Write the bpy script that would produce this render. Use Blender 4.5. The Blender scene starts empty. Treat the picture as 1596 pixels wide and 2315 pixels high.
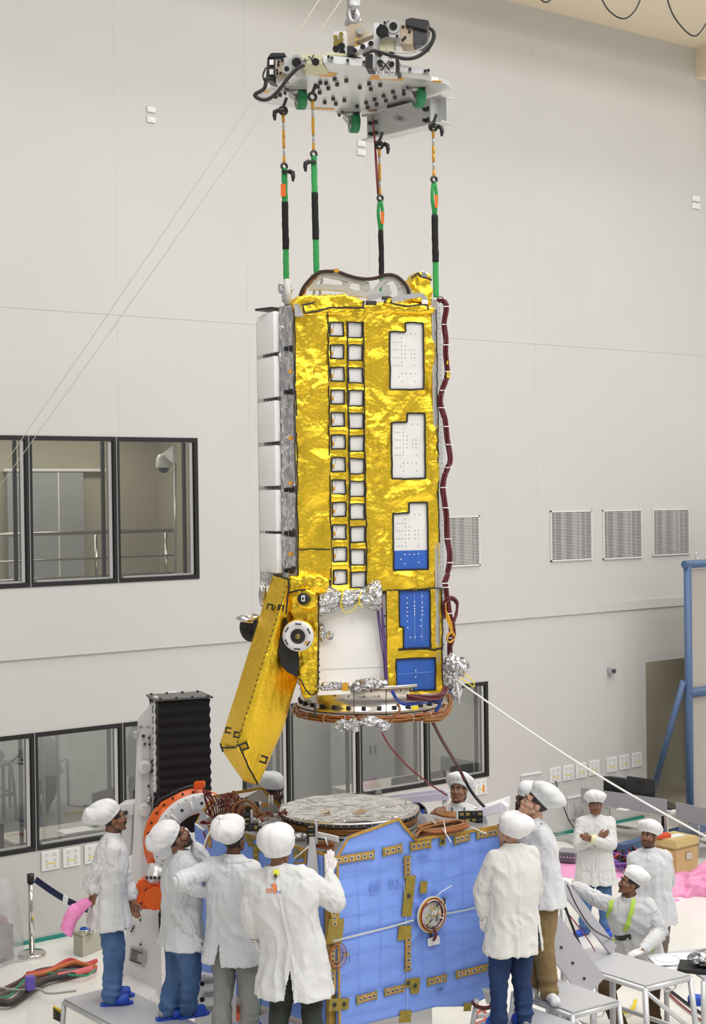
import bpy, bmesh, math, random
from math import sin, cos, pi, radians as R
from mathutils import Vector as V, Matrix as M, noise, Quaternion
from mathutils.bvhtree import BVHTree
random.seed(7)
C = bpy.context.scene.collection
S = bpy.context.scene

# ---------------------------------------------------------------- camera
FPX, PITCH, ROLL = 3400.0, R(0.61), R(-0.76)
EYE = V((0, 0, 5.35))
def ray(px, py):
    u = (px - 798) / FPX; v = -(py - 1157.5) / FPX
    c, s = cos(ROLL), sin(ROLL)
    u, v = c*u - s*v, s*u + c*v
    return V((u, cos(PITCH) + v*sin(PITCH), -sin(PITCH) + v*cos(PITCH)))
cam_d = bpy.data.cameras.new('camera'); cam = bpy.data.objects.new('camera', cam_d); C.objects.link(cam)
S.camera = cam
_r = ray(798 + FPX, 1157.5) - ray(798, 1157.5); _u = ray(798, 1157.5 - FPX) - ray(798, 1157.5); _f = ray(798, 1157.5)
cam.matrix_world = M.Translation(EYE) @ M((_r.normalized(), _u.normalized(), (-_f).normalized())).transposed().to_4x4()
cam_d.sensor_width = 36; cam_d.sensor_fit = 'AUTO'; cam_d.lens = FPX / 2315 * 36
cam_d.clip_end = 200

# ---------------------------------------------------------------- light
S.view_settings.view_transform = 'Standard'; S.view_settings.look = 'None'
S.view_settings.exposure = -0.6; S.view_settings.gamma = 1; S.view_settings.use_curve_mapping = False
w = bpy.data.worlds.new('world'); S.world = w; w.use_nodes = True
nt = w.node_tree; nt.nodes.clear()
wo = nt.nodes.new('ShaderNodeOutputWorld'); bg = nt.nodes.new('ShaderNodeBackground')
tc = nt.nodes.new('ShaderNodeTexCoord'); sp = nt.nodes.new('ShaderNodeSeparateXYZ')
cr = nt.nodes.new('ShaderNodeValToRGB'); mr = nt.nodes.new('ShaderNodeMapRange')
mr.inputs[1].default_value = -1; mr.inputs[2].default_value = 1
nt.links.new(tc.outputs['Generated'], sp.inputs[0]); nt.links.new(sp.outputs[2], mr.inputs[0])
nt.links.new(mr.outputs[0], cr.inputs[0]); nt.links.new(cr.outputs[0], bg.inputs[0]); nt.links.new(bg.outputs[0], wo.inputs[0])
e = cr.color_ramp.elements
e[0].position = 0.0; e[0].color = (.72, .71, .69, 1)
e[1].position = 1.0; e[1].color = (1, .99, .97, 1)
for p_, c_ in ((.46, (.66, .65, .64)), (.54, (.55, .55, .55)), (.68, (.66, .65, .64)), (.85, (.9, .89, .87))):
    k = e.new(p_); k.color = (*c_, 1)
bg.inputs[1].default_value = 0.75
def area(name, loc, sx, sy, power, col=(1, .97, .92), rot=(0, 0, 0)):
    l = bpy.data.lights.new(name, 'AREA'); l.shape = 'RECTANGLE'; l.size = sx; l.size_y = sy; l.energy = power; l.color = col
    o = bpy.data.objects.new(name, l); C.objects.link(o); o.location = loc; o.rotation_euler = rot; return o
TH = R(37.06); WD = 21.1
for i, (a, b) in enumerate(((-5, 3.5), (1, 3.5), (7, 3.5), (-5, 9.5), (1, 9.5), (7, 9.5), (-6, 17), (0, 17), (6, 17), (-6, 23), (0, 23), (6, 23), (-13, 12), (-13, 20))):
    p = V((0, WD, 0)) + V((cos(TH), sin(TH), 0))*a + V((sin(TH), -cos(TH), 0))*b
    area('ceiling_and_fill_lamp', (p.x, p.y, 16.5), 3.2, 3.2, 430 if b < 12 else 760, (1, .985, .965), (0, 0, TH))  # lamps over and behind the camera and at far left are added fill

# ---------------------------------------------------------------- placing
AX = V((cos(TH), sin(TH), 0)); NX = V((sin(TH), -cos(TH), 0))       # along the wall, out of the wall
W0 = V((0, WD, 0))
def at(px, py, D): return EYE + ray(px, py) * D
def on_z(px, py, z):
    r = ray(px, py); return EYE + r * ((z - EYE.z) / r.z)
def on_wall(px, py, off=0.0):
    r = ray(px, py); t = ((W0 + NX*off - EYE).dot(NX)) / r.dot(NX); return EYE + r * t
def wc(p): d = p - W0; return d.dot(AX), p.z                        # wall coordinates
def wp(a, z, off=0.0): q = W0 + AX*a + NX*off; return V((q.x, q.y, z))
def plane_hit(px, py, o, n):
    r = ray(px, py); return EYE + r * ((o - EYE).dot(n) / r.dot(n))

# ---------------------------------------------------------------- materials
_m = {}
def mat(name, col, rough=.5, metal=0.0, bump=0.0, bscale=60.0, vary=0.0, vscale=4.0, spec=None, emit=None, alpha=1.0, detail=3, sheen=0.0, stretch=None, aniso=0):
    if name in _m: return _m[name]
    m = bpy.data.materials.new(name); m.use_nodes = True; n = m.node_tree.nodes; L = m.node_tree.links; b = n['Principled BSDF']
    b.inputs['Base Color'].default_value = (*col, 1); b.inputs['Roughness'].default_value = rough; b.inputs['Metallic'].default_value = metal
    if spec is not None: b.inputs['Specular IOR Level'].default_value = spec
    if sheen: b.inputs['Sheen Weight'].default_value = sheen
    t = n.new('ShaderNodeTexCoord'); src = t.outputs['Object']
    if stretch:
        mp = n.new('ShaderNodeMapping'); mp.inputs['Scale'].default_value = stretch; L.new(src, mp.inputs[0]); src = mp.outputs[0]
    if vary or True:
        v = max(vary, .015)
        nz = n.new('ShaderNodeTexNoise'); nz.inputs['Scale'].default_value = vscale; nz.inputs['Detail'].default_value = 4; L.new(src, nz.inputs['Vector'])
        rp = n.new('ShaderNodeValToRGB'); rp.color_ramp.elements[0].position = .3; rp.color_ramp.elements[1].position = .7
        rp.color_ramp.elements[0].color = (*[max(0, c*(1-v)) for c in col], 1); rp.color_ramp.elements[1].color = (*[min(1, c*(1+v)) for c in col], 1)
        L.new(nz.outputs[0], rp.inputs[0]); L.new(rp.outputs[0], b.inputs['Base Color'])
    if bump:
        nb = n.new('ShaderNodeTexNoise'); nb.inputs['Scale'].default_value = bscale; nb.inputs['Detail'].default_value = detail; L.new(src, nb.inputs['Vector'])
        bp = n.new('ShaderNodeBump'); bp.inputs['Strength'].default_value = bump; bp.inputs['Distance'].default_value = .01
        L.new(nb.outputs[0], bp.inputs['Height']); L.new(bp.outputs[0], b.inputs['Normal'])
    if emit: b.inputs['Emission Color'].default_value = (*emit[0], 1); b.inputs['Emission Strength'].default_value = emit[1]
    if alpha < 1: b.inputs['Alpha'].default_value = alpha
    _m[name] = m; return m
def foil(name, col, rough=.25, cr1=9, cr2=40, s1=.5, s2=.35, emb=0.0, dark=.55):
    """crinkled metal foil: folded facets from stretched Voronoi cells plus a fine wrinkle"""
    if name in _m: return _m[name]
    m = bpy.data.materials.new(name); m.use_nodes = True; n = m.node_tree.nodes; L = m.node_tree.links; b = n['Principled BSDF']
    b.inputs['Base Color'].default_value = (*col, 1); b.inputs['Roughness'].default_value = rough; b.inputs['Metallic'].default_value = 1
    t = n.new('ShaderNodeTexCoord')
    wz = n.new('ShaderNodeTexNoise'); wz.inputs['Scale'].default_value = cr1*.8; wz.inputs['Detail'].default_value = 2; L.new(t.outputs['Object'], wz.inputs['Vector'])
    mx = n.new('ShaderNodeMix'); mx.data_type = 'VECTOR'; mx.inputs[0].default_value = .12; L.new(t.outputs['Object'], mx.inputs[4]); L.new(wz.outputs[1], mx.inputs[5])
    v1 = n.new('ShaderNodeTexVoronoi'); v1.feature = 'F1'; v1.inputs['Scale'].default_value = cr1; v1.inputs['Randomness'].default_value = 1; L.new(mx.outputs[1], v1.inputs['Vector'])
    v2 = n.new('ShaderNodeTexVoronoi'); v2.feature = 'F1'; v2.inputs['Scale'].default_value = cr2; L.new(mx.outputs[1], v2.inputs['Vector'])
    b1 = n.new('ShaderNodeBump'); b1.inputs['Strength'].default_value = s1; b1.inputs['Distance'].default_value = .06
    b2 = n.new('ShaderNodeBump'); b2.inputs['Strength'].default_value = s2; b2.inputs['Distance'].default_value = .012
    L.new(v1.outputs['Distance'], b1.inputs['Height']); L.new(v2.outputs['Distance'], b2.inputs['Height'])
    L.new(b1.outputs[0], b2.inputs['Normal']); last = b2
    if emb:                                                     # embossed grain of the blanket
        v3 = n.new('ShaderNodeTexVoronoi'); v3.inputs['Scale'].default_value = 190; L.new(t.outputs['Object'], v3.inputs['Vector'])
        b3 = n.new('ShaderNodeBump'); b3.inputs['Strength'].default_value = emb; b3.inputs['Distance'].default_value = .003
        L.new(v3.outputs['Distance'], b3.inputs['Height']); L.new(b2.outputs[0], b3.inputs['Normal']); last = b3
    L.new(last.outputs[0], b.inputs['Normal'])
    _m[name] = m; return m
def glass_mat(name, tint=(.85, .9, .9), refl=.12):
    if name in _m: return _m[name]
    m = bpy.data.materials.new(name); m.use_nodes = True; n = m.node_tree.nodes; L = m.node_tree.links; n.clear()
    o = n.new('ShaderNodeOutputMaterial'); t = n.new('ShaderNodeBsdfTransparent'); g = n.new('ShaderNodeBsdfGlossy'); x = n.new('ShaderNodeMixShader')
    t.inputs[0].default_value = (*tint, 1); g.inputs[0].default_value = (1, 1, 1, 1); g.inputs['Roughness'].default_value = .01
    lw = n.new('ShaderNodeFresnel'); lw.inputs[0].default_value = 1.5
    ad = n.new('ShaderNodeMath'); ad.operation = 'ADD'; ad.inputs[1].default_value = refl; ad.use_clamp = True
    L.new(lw.outputs[0], ad.inputs[0]); L.new(ad.outputs[0], x.inputs[0]); L.new(t.outputs[0], x.inputs[1]); L.new(g.outputs[0], x.inputs[2]); L.new(x.outputs[0], o.inputs[0])
    _m[name] = m; return m

# ---------------------------------------------------------------- building
ROOT = {}
def thing(name, label, cat, loc=(0, 0, 0), rotz=None, group=None):
    rotz = TH if rotz is None else rotz
    o = bpy.data.objects.new(name, None); C.objects.link(o); o.empty_display_size = .1
    o.location = loc; o.rotation_euler = (0, 0, rotz); o['label'] = label; o['category'] = cat
    if group: o['group'] = group
    ROOT[o.name] = M.Translation(V(loc)) @ M.Rotation(rotz, 4, 'Z'); return o
def tag(o, label, cat, group=None, kind=None):
    o['label'] = label; o['category'] = cat
    if group: o['group'] = group
    if kind: o['kind'] = kind
    return o
def root_of(o):
    while o.parent: o = o.parent
    return o
def obj(name, src, m, parent=None, local=False, smooth=False, kind=None, label=None, auto=None):
    """link a bmesh (or mesh) as ONE object; src is in world coordinates unless local"""
    if isinstance(src, bmesh.types.BMesh):
        me = bpy.data.meshes.new(name); src.to_mesh(me); src.free()
    else: me = src
    ms = m if isinstance(m, (list, tuple)) else [m]
    for k in ms: me.materials.append(k)
    o = bpy.data.objects.new(name, me); C.objects.link(o)
    if parent is not None:
        o.parent = parent
        r = root_of(parent)
        if not local and r.name in ROOT: me.transform(ROOT[r.name].inverted())
    if smooth: me.polygons.foreach_set('use_smooth', [True]*len(me.polygons))
    if auto is not None:
        me.polygons.foreach_set('use_smooth', [True]*len(me.polygons))
        b = bmesh.new(); b.from_mesh(me)
        for ed in b.edges:
            ed.smooth = not (len(ed.link_faces) == 2 and ed.calc_face_angle(0) > auto)
        b.to_mesh(me); b.free()
    if kind: o['kind'] = kind
    if label: o['label'] = label
    return o
def struct(name, src, m, **k):
    o = obj(name, src, m, **k); o['kind'] = 'structure'; return o
def B(): return bmesh.new()
def box(b, c, s, rot=None, bev=0.0, mi=0):
    """axis box of full sizes s at c; rot: 3x3 / angle about z"""
    g = bmesh.ops.create_cube(b, size=1)['verts']
    m3 = rot if isinstance(rot, M) else (M.Rotation(rot, 3, 'Z') if rot is not None else M.Identity(3))
    fs = set(f for v in g for f in v.link_faces)
    for f in fs: f.material_index = mi
    for v in g: v.co = V((v.co.x*s[0], v.co.y*s[1], v.co.z*s[2]))
    if bev:
        es = list(set(e for v in g for e in v.link_edges))
        r = bmesh.ops.bevel(b, geom=es, offset=bev, segments=2, affect='EDGES', profile=.5)
        g = list(set(v for f in r['faces'] for v in f.verts) | set(v for v in g if v.is_valid))
        for f in r['faces']: f.material_index = mi
    for v in g: v.co = m3 @ v.co + V(c)
    return b
def frame3(d, up=None):
    d = V(d).normalized(); up = V(up) if up is not None else (V((0, 0, 1)) if abs(d.z) < .95 else V((1, 0, 0)))
    x = up.cross(d).normalized(); y = d.cross(x); return x, y, d
def tube(b, pts, r, seg=8, cap=True, mi=0):
    """round tube through pts; r number or list"""
    pts = [V(p) for p in pts]; n = len(pts); rs = r if isinstance(r, (list, tuple)) else [r]*n
    rings = []; x = None
    for i, p in enumerate(pts):
        d = (pts[min(i+1, n-1)] - pts[max(i-1, 0)])
        if d.length < 1e-9: d = V((0, 0, 1))
        d.normalize()
        if x is None: x, y, _ = frame3(d)
        else:
            x = (x - d*x.dot(d));
            if x.length < 1e-6: x, y, _ = frame3(d)
            x.normalize(); y = d.cross(x)
        rings.append([b.verts.new(p + (x*cos(2*pi*k/seg) + y*sin(2*pi*k/seg))*rs[i]) for k in range(seg)])
    for i in range(n-1):
        for k in range(seg):
            f = b.faces.new((rings[i][k], rings[i][(k+1) % seg], rings[i+1][(k+1) % seg], rings[i+1][k])); f.material_index = mi; f.smooth = True
    if cap:
        f = b.faces.new(rings[0][::-1]); f.material_index = mi; f = b.faces.new(rings[-1]); f.material_index = mi
    return b
def cyl(b, p0, p1, r, seg=16, r2=None, mi=0): return tube(b, [p0, p1], [r, r if r2 is None else r2], seg, True, mi)
def curve(pts, n=8):
    """Catmull-Rom through pts"""
    pts = [V(p) for p in pts]; q = [pts[0]*2 - pts[1]] + pts + [pts[-1]*2 - pts[-2]]; out = []
    for i in range(1, len(q)-2):
        for k in range(n):
            t = k/n; a, b_, c, d = q[i-1], q[i], q[i+1], q[i+2]
            out.append(.5*((2*b_) + (c-a)*t + (2*a-5*b_+4*c-d)*t*t + (3*b_-a-3*c+d)*t**3))
    out.append(pts[-1]); return out
def prism(b, poly, ext, mi=0, bev=0.0):
    """polygon of 3-D points extruded by the vector ext"""
    a = [b.verts.new(V(p)) for p in poly]; c = [b.verts.new(V(p) + V(ext)) for p in poly]; n = len(poly)
    fs = [b.faces.new(a), b.faces.new(c[::-1])] + [b.faces.new((a[(i+1) % n], a[i], c[i], c[(i+1) % n])) for i in range(n)]
    for f in fs: f.material_index = mi
    bmesh.ops.recalc_face_normals(b, faces=fs)
    if bev: bmesh.ops.bevel(b, geom=list(set(e for f in fs for e in f.edges)), offset=bev, segments=2, affect='EDGES')
    return b
def lathe(b, c, axis, prof, seg=24, mi=0, a0=0, a1=2*pi):
    """profile of (radius, height) about axis through c"""
    x, y, d = frame3(axis); c = V(c); full = abs(a1-a0-2*pi) < 1e-6; n = seg if full else seg+1; rings = []
    for (r, h) in prof:
        rings.append([b.verts.new(c + d*h + (x*cos(a0+(a1-a0)*k/seg) + y*sin(a0+(a1-a0)*k/seg))*max(r, 1e-5)) for k in range(n)])
    for i in range(len(rings)-1):
        for k in range(seg):
            k2 = (k+1) % n; f = b.faces.new((rings[i][k], rings[i][k2], rings[i+1][k2], rings[i+1][k])); f.material_index = mi; f.smooth = True
    bmesh.ops.recalc_face_normals(b, faces=b.faces); return b
def ball(b, c, r, seg=12, mi=0, rot=None):
    r = V((r, r, r)) if not isinstance(r, (tuple, list, V)) else V(r)
    g = bmesh.ops.create_uvsphere(b, u_segments=seg, v_segments=max(6, seg*2//3), radius=1)['verts']
    for f in set(f for v in g for f in v.link_faces): f.material_index = mi; f.smooth = True
    for v in g:
        q = V((v.co.x*r.x, v.co.y*r.y, v.co.z*r.z)); v.co = (rot @ q if rot is not None else q) + V(c)
    return b
def cone(b, p0, r0, p1, r1, seg=12):
    """closed tapered capsule"""
    p0, p1 = V(p0), V(p1); x, y, d = frame3(p1-p0 if (p1-p0).length > 1e-6 else (0, 0, 1)); pts = []; rs = []
    for k in range(5):
        a = -pi/2 + pi/2*k/4; pts.append(p0 + d*sin(a)*r0); rs.append(max(cos(a)*r0, 1e-4))
    for k in range(5):
        a = pi/2*k/4; pts.append(p1 + d*sin(a)*r1); rs.append(max(cos(a)*r1, 1e-4))
    rings = [[b.verts.new(p + (x*cos(2*pi*k/seg) + y*sin(2*pi*k/seg))*r) for k in range(seg)] for p, r in zip(pts, rs)]
    for i in range(9):
        for k in range(seg): b.faces.new((rings[i][k], rings[i][(k+1) % seg], rings[i+1][(k+1) % seg], rings[i+1][k]))
    b.faces.new(rings[0][::-1]); b.faces.new(rings[-1]); return b
def hull(b, pts):
    vs = [b.verts.new(V(p)) for p in pts]; bmesh.ops.convex_hull(b, input=vs)
    bmesh.ops.delete(b, geom=[v for v in b.verts if not v.link_faces], context='VERTS'); return b
def loft(b, rings, seg=28, exp=2.2):
    """closed body from rings (center, half width a, half depth b, xdir, ydir)"""
    vr = []
    for (c, a, d, x, y) in rings:
        row = []
        for k in range(seg):
            t = 2*pi*k/seg; cx = math.copysign(abs(cos(t))**(2/exp), cos(t)); sy = math.copysign(abs(sin(t))**(2/exp), sin(t))
            row.append(b.verts.new(V(c) + V(x)*a*cx + V(y)*d*sy))
        vr.append(row)
    for i in range(len(vr)-1):
        for k in range(seg): b.faces.new((vr[i][k], vr[i][(k+1) % seg], vr[i+1][(k+1) % seg], vr[i+1][k]))
    b.faces.new(vr[0][::-1]); b.faces.new(vr[-1]); return b
def remesh(b, vox, smooth=2, fac=.5):
    """union everything in the bmesh into one even skin"""
    bmesh.ops.recalc_face_normals(b, faces=b.faces)
    me = bpy.data.meshes.new('tmp'); b.to_mesh(me); b.free(); o = bpy.data.objects.new('tmp', me); C.objects.link(o)
    md = o.modifiers.new('r', 'REMESH'); md.mode = 'VOXEL'; md.voxel_size = vox
    if smooth: sm = o.modifiers.new('s', 'SMOOTH'); sm.factor = fac; sm.iterations = smooth
    dg = bpy.context.evaluated_depsgraph_get(); dg.update(); r = bpy.data.meshes.new_from_object(o.evaluated_get(dg))
    bpy.data.objects.remove(o); bpy.data.meshes.remove(me); out = B(); out.from_mesh(r); bpy.data.meshes.remove(r)
    for f in out.faces: f.smooth = True
    return out
def crinkle(b, amp, sc, st=(1, 1, 1), seed=0, ridge=True, amp2=0.0, sc2=40):
    b.normal_update(); off = V((seed*13.7, seed*5.1, seed*7.7)); mv = []
    for v in b.verts:
        q = V((v.co.x*st[0], v.co.y*st[1], v.co.z*st[2]))
        n = noise.noise(q*sc + off)
        if ridge: n = 1 - 2*abs(n)*1.6
        h = n*amp
        if amp2: h += (1-3*abs(noise.noise(q*sc2 + off)))*amp2
        mv.append(v.normal*h)
    for v, d in zip(b.verts, mv): v.co += d
    return b
def text_mesh(s, size, ext=.0015, align='CENTER'):
    cu = bpy.data.curves.new('t', 'FONT'); cu.body = s; cu.size = size; cu.align_x = align; cu.align_y = 'CENTER'; cu.extrude = ext; cu.resolution_u = 2
    o = bpy.data.objects.new('t', cu); C.objects.link(o); dg = bpy.context.evaluated_depsgraph_get(); dg.update()
    me = bpy.data.meshes.new_from_object(o.evaluated_get(dg)); bpy.data.objects.remove(o); bpy.data.curves.remove(cu)
    b = B(); b.from_mesh(me); bpy.data.meshes.remove(me); return b
def text_at(s, size, o, x, y, ext=.0015, align='CENTER'):
    b = text_mesh(s, size, ext, align); x, y = V(x).normalized(), V(y).normalized(); n = x.cross(y)
    for v in b.verts: v.co = V(o) + x*v.co.x + y*v.co.y + n*v.co.z
    return b
def copy_tree(o, parent=None):
    c = o.copy(); C.objects.link(c)
    if parent is not None: c.parent = parent
    for ch in list(o.children): copy_tree(ch, c)
    return c
def foil_wad(c, r, seed, vox=.012, amp=.35):
    b = B(); bmesh.ops.create_icosphere(b, subdivisions=4, radius=1); r = V(r)
    for v in b.verts:
        n = noise.noise(v.co*2.3 + V((seed*3.1, 0, seed))); n2 = 1-2*abs(noise.noise(v.co*6 + V((0, seed*2.7, 0))))
        q = v.co*(1 + amp*n + amp*.3*n2); v.co = V((q.x*r.x, q.y*r.y, q.z*r.z)) + V(c)
    return b
# ---------------------------------------------------------------- the hall
WALL = mat('wall_paint', (.60, .588, .568), .55, bump=.02, bscale=3, vary=.025, vscale=.35)
FLOOR = mat('floor_epoxy', (.80, .78, .735), .22, bump=.01, bscale=2, vary=.03, vscale=.8)
BLACK = mat('black_rubber', (.012, .012, .013), .5)
ALU = mat('anodised_aluminium', (.62, .62, .62), .35, .7)
CREAM = mat('soffit_paint', (.82, .72, .55), .6)
TEAL = mat('teal_tape', (.02, .25, .2), .5)
WHITEP = mat('white_plastic', (.82, .82, .82), .4)
STEEL = mat('stainless_steel', (.6, .58, .55), .22, 1, bump=.03, bscale=20, vary=.05)
ROOMW = mat('inner_room_paint', (.42, .39, .31), .7, vary=.08, vscale=1.2)
ROOMG = mat('inner_room_grey', (.36, .37, .38), .6, vary=.05)
def quad(b, pts, mi=0):
    f = b.faces.new([b.verts.new(V(p)) for p in pts]); f.material_index = mi; return f
b = B(); quad(b, [(-22, -12, 0), (26, -12, 0), (26, 45, 0), (-22, 45, 0)]); struct('floor', b, FLOOR)
def holewall(rects, a0, a1, z0, z1, th, off=0.0):
    b = B(); As = sorted({a0, a1, *[r[0] for r in rects], *[r[1] for r in rects]}); Zs = sorted({z0, z1, *[r[2] for r in rects], *[r[3] for r in rects]})
    for i in range(len(As)-1):
        for j in range(len(Zs)-1):
            am, zm = (As[i]+As[i+1])/2, (Zs[j]+Zs[j+1])/2
            if any(r[0] < am < r[1] and r[2] < zm < r[3] for r in rects): continue
            quad(b, [wp(As[i], Zs[j], off), wp(As[i+1], Zs[j], off), wp(As[i+1], Zs[j+1], off), wp(As[i], Zs[j+1], off)])
    bmesh.ops.remove_doubles(b, verts=b.verts, dist=1e-4)
    for (p, q, r, s) in rects:                                  # reveals
        for (u, v) in (((p, r), (p, s)), ((p, s), (q, s)), ((q, s), (q, r)), ((q, r), (p, r))):
            quad(b, [wp(*u, off), wp(*v, off), wp(*v, off-th), wp(*u, off-th)])
    return b
UWZ = (4.30, 6.13); UWA = (-8.5, wc(on_wall(448, 1150))[0])
LWZ = (wc(on_wall(1104, 1754.3))[1], wc(on_wall(1104, 1540))[1]); LWA = (-8.5, wc(on_wall(392, 1700))[0]); RWA = (wc(on_wall(549, 1800))[0], wc(on_wall(1103.5, 1650))[0])
DRA = (wc(on_wall(1460.5, 1600))[0], 8.6); DRZ = (-.01, wc(on_wall(1462, 1497))[1])
struct('wall_back', holewall([(*UWA, *UWZ), (*LWA, *LWZ), (*RWA, *LWZ), (*DRA, *DRZ)], -14, 13, 0, 16.9, .14), WALL)
def wbox(b, a0, a1, z0, z1, o0, o1, mi=0):
    box(b, wp((a0+a1)/2, (z0+z1)/2, (o0+o1)/2), (a1-a0, abs(o1-o0), z1-z0), TH, mi=mi); return b
zt = wc(on_wall(1031.7, 1387.5))[1]; zb = wc(on_wall(1031.7, 1410))[1]
struct('trim_1', wbox(B(), -14, 9, zb, zt, 0, .03), WALL)
struct('trim_2', wbox(B(), -14, 13, 7.66, 7.80, 0, .004), WALL)
SEAMP = mat('panel_seam', (.52, .505, .48), .6)
for k, (px, z0, z1) in enumerate(((835, LWZ[1]+.1, 16), (1209, .1, 12.8), (265, UWZ[1]+.05, 16), (560, .1, 16))): ax_0 = wc(on_wall(px, 700))[0]; struct('trim_%d' % (k+3), wbox(B(), ax_0-.0015, ax_0+.0015, z0, z1, 0, .001), SEAMP)
b = wbox(B(), -14, DRA[0]-.1, 0, .045, 0, .025); struct('baseboard_back', b, TEAL)
# soffit under the roof and the return on the right
struct('ceiling_soffit', wbox(B(), -14, 9.0, 12.85, 16.9, 0, 1.9), CREAM)
zc = wc(on_wall(1575, 108))[1]; ac = wc(on_wall(1572, 115))[0]
struct('beam', wbox(B(), ac, 13, 12.35, 16.9, 0, 2.4), CREAM)
struct('wall_right', wbox(B(), 12.8, 13, 0, 16.9, 0, 16), WALL)
b = B(); box(b, wp(-1, 17.0, 9), (28, 20, .2), TH); struct('ceiling', b, mat('roof_panel', (.55, .54, .52), .7))

# ---------------------------------------------------------------- rooms behind the glass
def room(name, a0, a1, z0, z1, depth, m, mf):
    o0, o1 = -.15, -depth
    struct('wall_'+name, wbox(B(), a0, a1, z0, z1, o1-.05, o1), m); struct('wall_'+name+'_left', wbox(B(), a0-.05, a0, z0, z1, o1, o0), m); struct('wall_'+name+'_right', wbox(B(), a1, a1+.05, z0, z1, o1, o0), m)
    struct('ceiling_'+name, wbox(B(), a0, a1, z1, z1+.05, o1, o0), m); struct('floor_'+name, wbox(B(), a0, a1, z0-.015, z0, o1, o0), mf)
room('gallery', -9, UWA[1]+.9, 3.75, 6.7, 2.6, ROOMW, ROOMG)
room('control_room', -9, RWA[1]+1.2, .02, 3.4, 4.6, mat('control_room_paint', (.40, .40, .38), .7, vary=.06), mat('control_room_floor', (.3, .33, .33), .35))
room('service_room', DRA[0]-.6, 9.4, .02, 3.2, 2.6, mat('service_room_paint', (.40, .33, .22), .7, vary=.05), mat('service_floor', (.4, .36, .3), .5))
b = wbox(B(), DRA[0]+1.15, DRA[0]+3.2, 0, 3.2, -1.7, -1.6); struct('wall_service_partition', b, mat('service_partition', (.5, .47, .38), .7))
for (a, z, o, sx, pw) in ((-5, 6.6, -1.4, 1.5, 70), (-3, 6.6, -1.4, 1.5, 50), (-2.5, 3.3, -2.6, 2, 80), (-6, 3.3, -2.6, 2, 110), (1.4, 3.3, -2.6, 2, 110), (7.2, 3.1, -1.0, .6, 12)):
    p = wp(a, z, o); area('room_lamp', p, sx, .6, pw, (1, .96, .9), (0, 0, TH))

GLASS = glass_mat('window_glass', (.72, .75, .74), .10)
GLASSU = glass_mat('upper_window_glass', (.68, .68, .62), .12)
def window(name, a0, a1, z0, z1, mull, gm, fr=.055):
    """black gasket frame, one glazing pane and one pale bead per bay"""
    b = B(); fo = .012
    for (p, q, r, s) in ((a0, a1, z1-fr, z1), (a0, a1, z0, z0+fr), (a0, a0+fr, z0, z1), (a1-fr, a1, z0, z1)): wbox(b, p, q, r, s, -.05, fo)
    for m_ in mull: wbox(b, m_-fr*.8, m_+fr*.8, z0, z1, -.05, fo-.002)
    w_ = struct(name, b, BLACK)
    ed = [a0+fr*.2] + list(mull) + [a1-fr*.2]
    for p, q in zip(ed[:-1], ed[1:]):
        quadb = B(); quad(quadb, [wp(p+.03, z0+fr*.6, -.035), wp(q-.03, z0+fr*.6, -.035), wp(q-.03, z1-fr*.6, -.035), wp(p+.03, z1-fr*.6, -.035)])
        obj('pane', quadb, gm, w_)
        c = B(); wbox(c, q-.03-fr*1.35, q-.03-fr*.55, z0+fr*1.1, z1-fr*1.1, -.05, -.012); wbox(c, p+.09, q-.1, z0+fr, z0+fr*1.4, -.06, -.02); obj('glazing_bead', c, ALU, w_)
        d = B(); wbox(d, q-.03-fr*2.1, q-.03-fr*1.5, z0+fr, z1-fr, -.14, -.09); obj('inner_frame', d, BLACK, w_)
    for m_ in list(mull):
        c = B(); wbox(c, m_-.006, m_+.006, z0, z1, fo, fo+.004); obj('mullion_seam', c, mat('seam_grey', (.3, .3, .3), .5), w_)
    return w_
ma = lambda px, py: wc(on_wall(px, py))[0]
window('window_1', *UWA, *UWZ, [ma(66, 1150)-1.15, ma(66, 1150), ma(264, 1150)], GLASSU)
window('window_2', *LWA, *LWZ, [ma(79, 1790)-1.2, ma(79, 1790), ma(277, 1725)], GLASS)
window('window_3', *RWA, *LWZ, [ma(657, 1750), ma(813, 1720), ma(966, 1690)], GLASS)

# gallery behind the upper window: rail, door leaf, dome camera
t = thing('guard_rail', 'stainless steel guard rail with three bars behind the upper window', 'railing', wp(-4, 3.75, -.45))
for z, r in ((4.93, .028), (4.60, .014), (4.37, .014)): obj('rail', cyl(B(), wp(-8.5, z, -.45), wp(UWA[1]-.12, z, -.45), r, 10), STEEL, t)
for a in (-3.75, -5.6, -7.4, UWA[1]-.2): obj('post', cyl(B(), wp(a, 3.76, -.5), wp(a, 4.9, -.5), .022, 10), STEEL, t)
t = thing('grey_door_leaf', 'tall grey door panels with pale trim behind the upper window', 'door', wp(-3.2, 3.76, -2.45))
b = wbox(B(), -4.05, -2.9, 3.76, 5.75, -2.55, -2.5); obj('door_panel', b, ROOMG, t)
b = wbox(B(), -4.1, -2.55, 5.75, 5.79, -2.55, -2.48); wbox(b, -3.3, -3.28, 3.76, 5.75, -2.5, -2.49); obj('trim_strip', b, WHITEP, t)
p = at(370, 1045, 19.95)
t = thing('dome_camera', 'white dome security camera on a wall bracket behind the upper window', 'camera', p)
lathe(b := B(), p, (0, 0, 1), [(.001, .11), (.07, .10), (.10, .05), (.105, -.06), (.10, -.075), (.001, -.075)], 20); obj('housing', b, WHITEP, t)
b = B(); ball(b, p+V((0, 0, -.075)), (.075, .075, .07), 16); obj('dome', b, mat('smoked_dome', (.05, .05, .06), .1), t)
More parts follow.
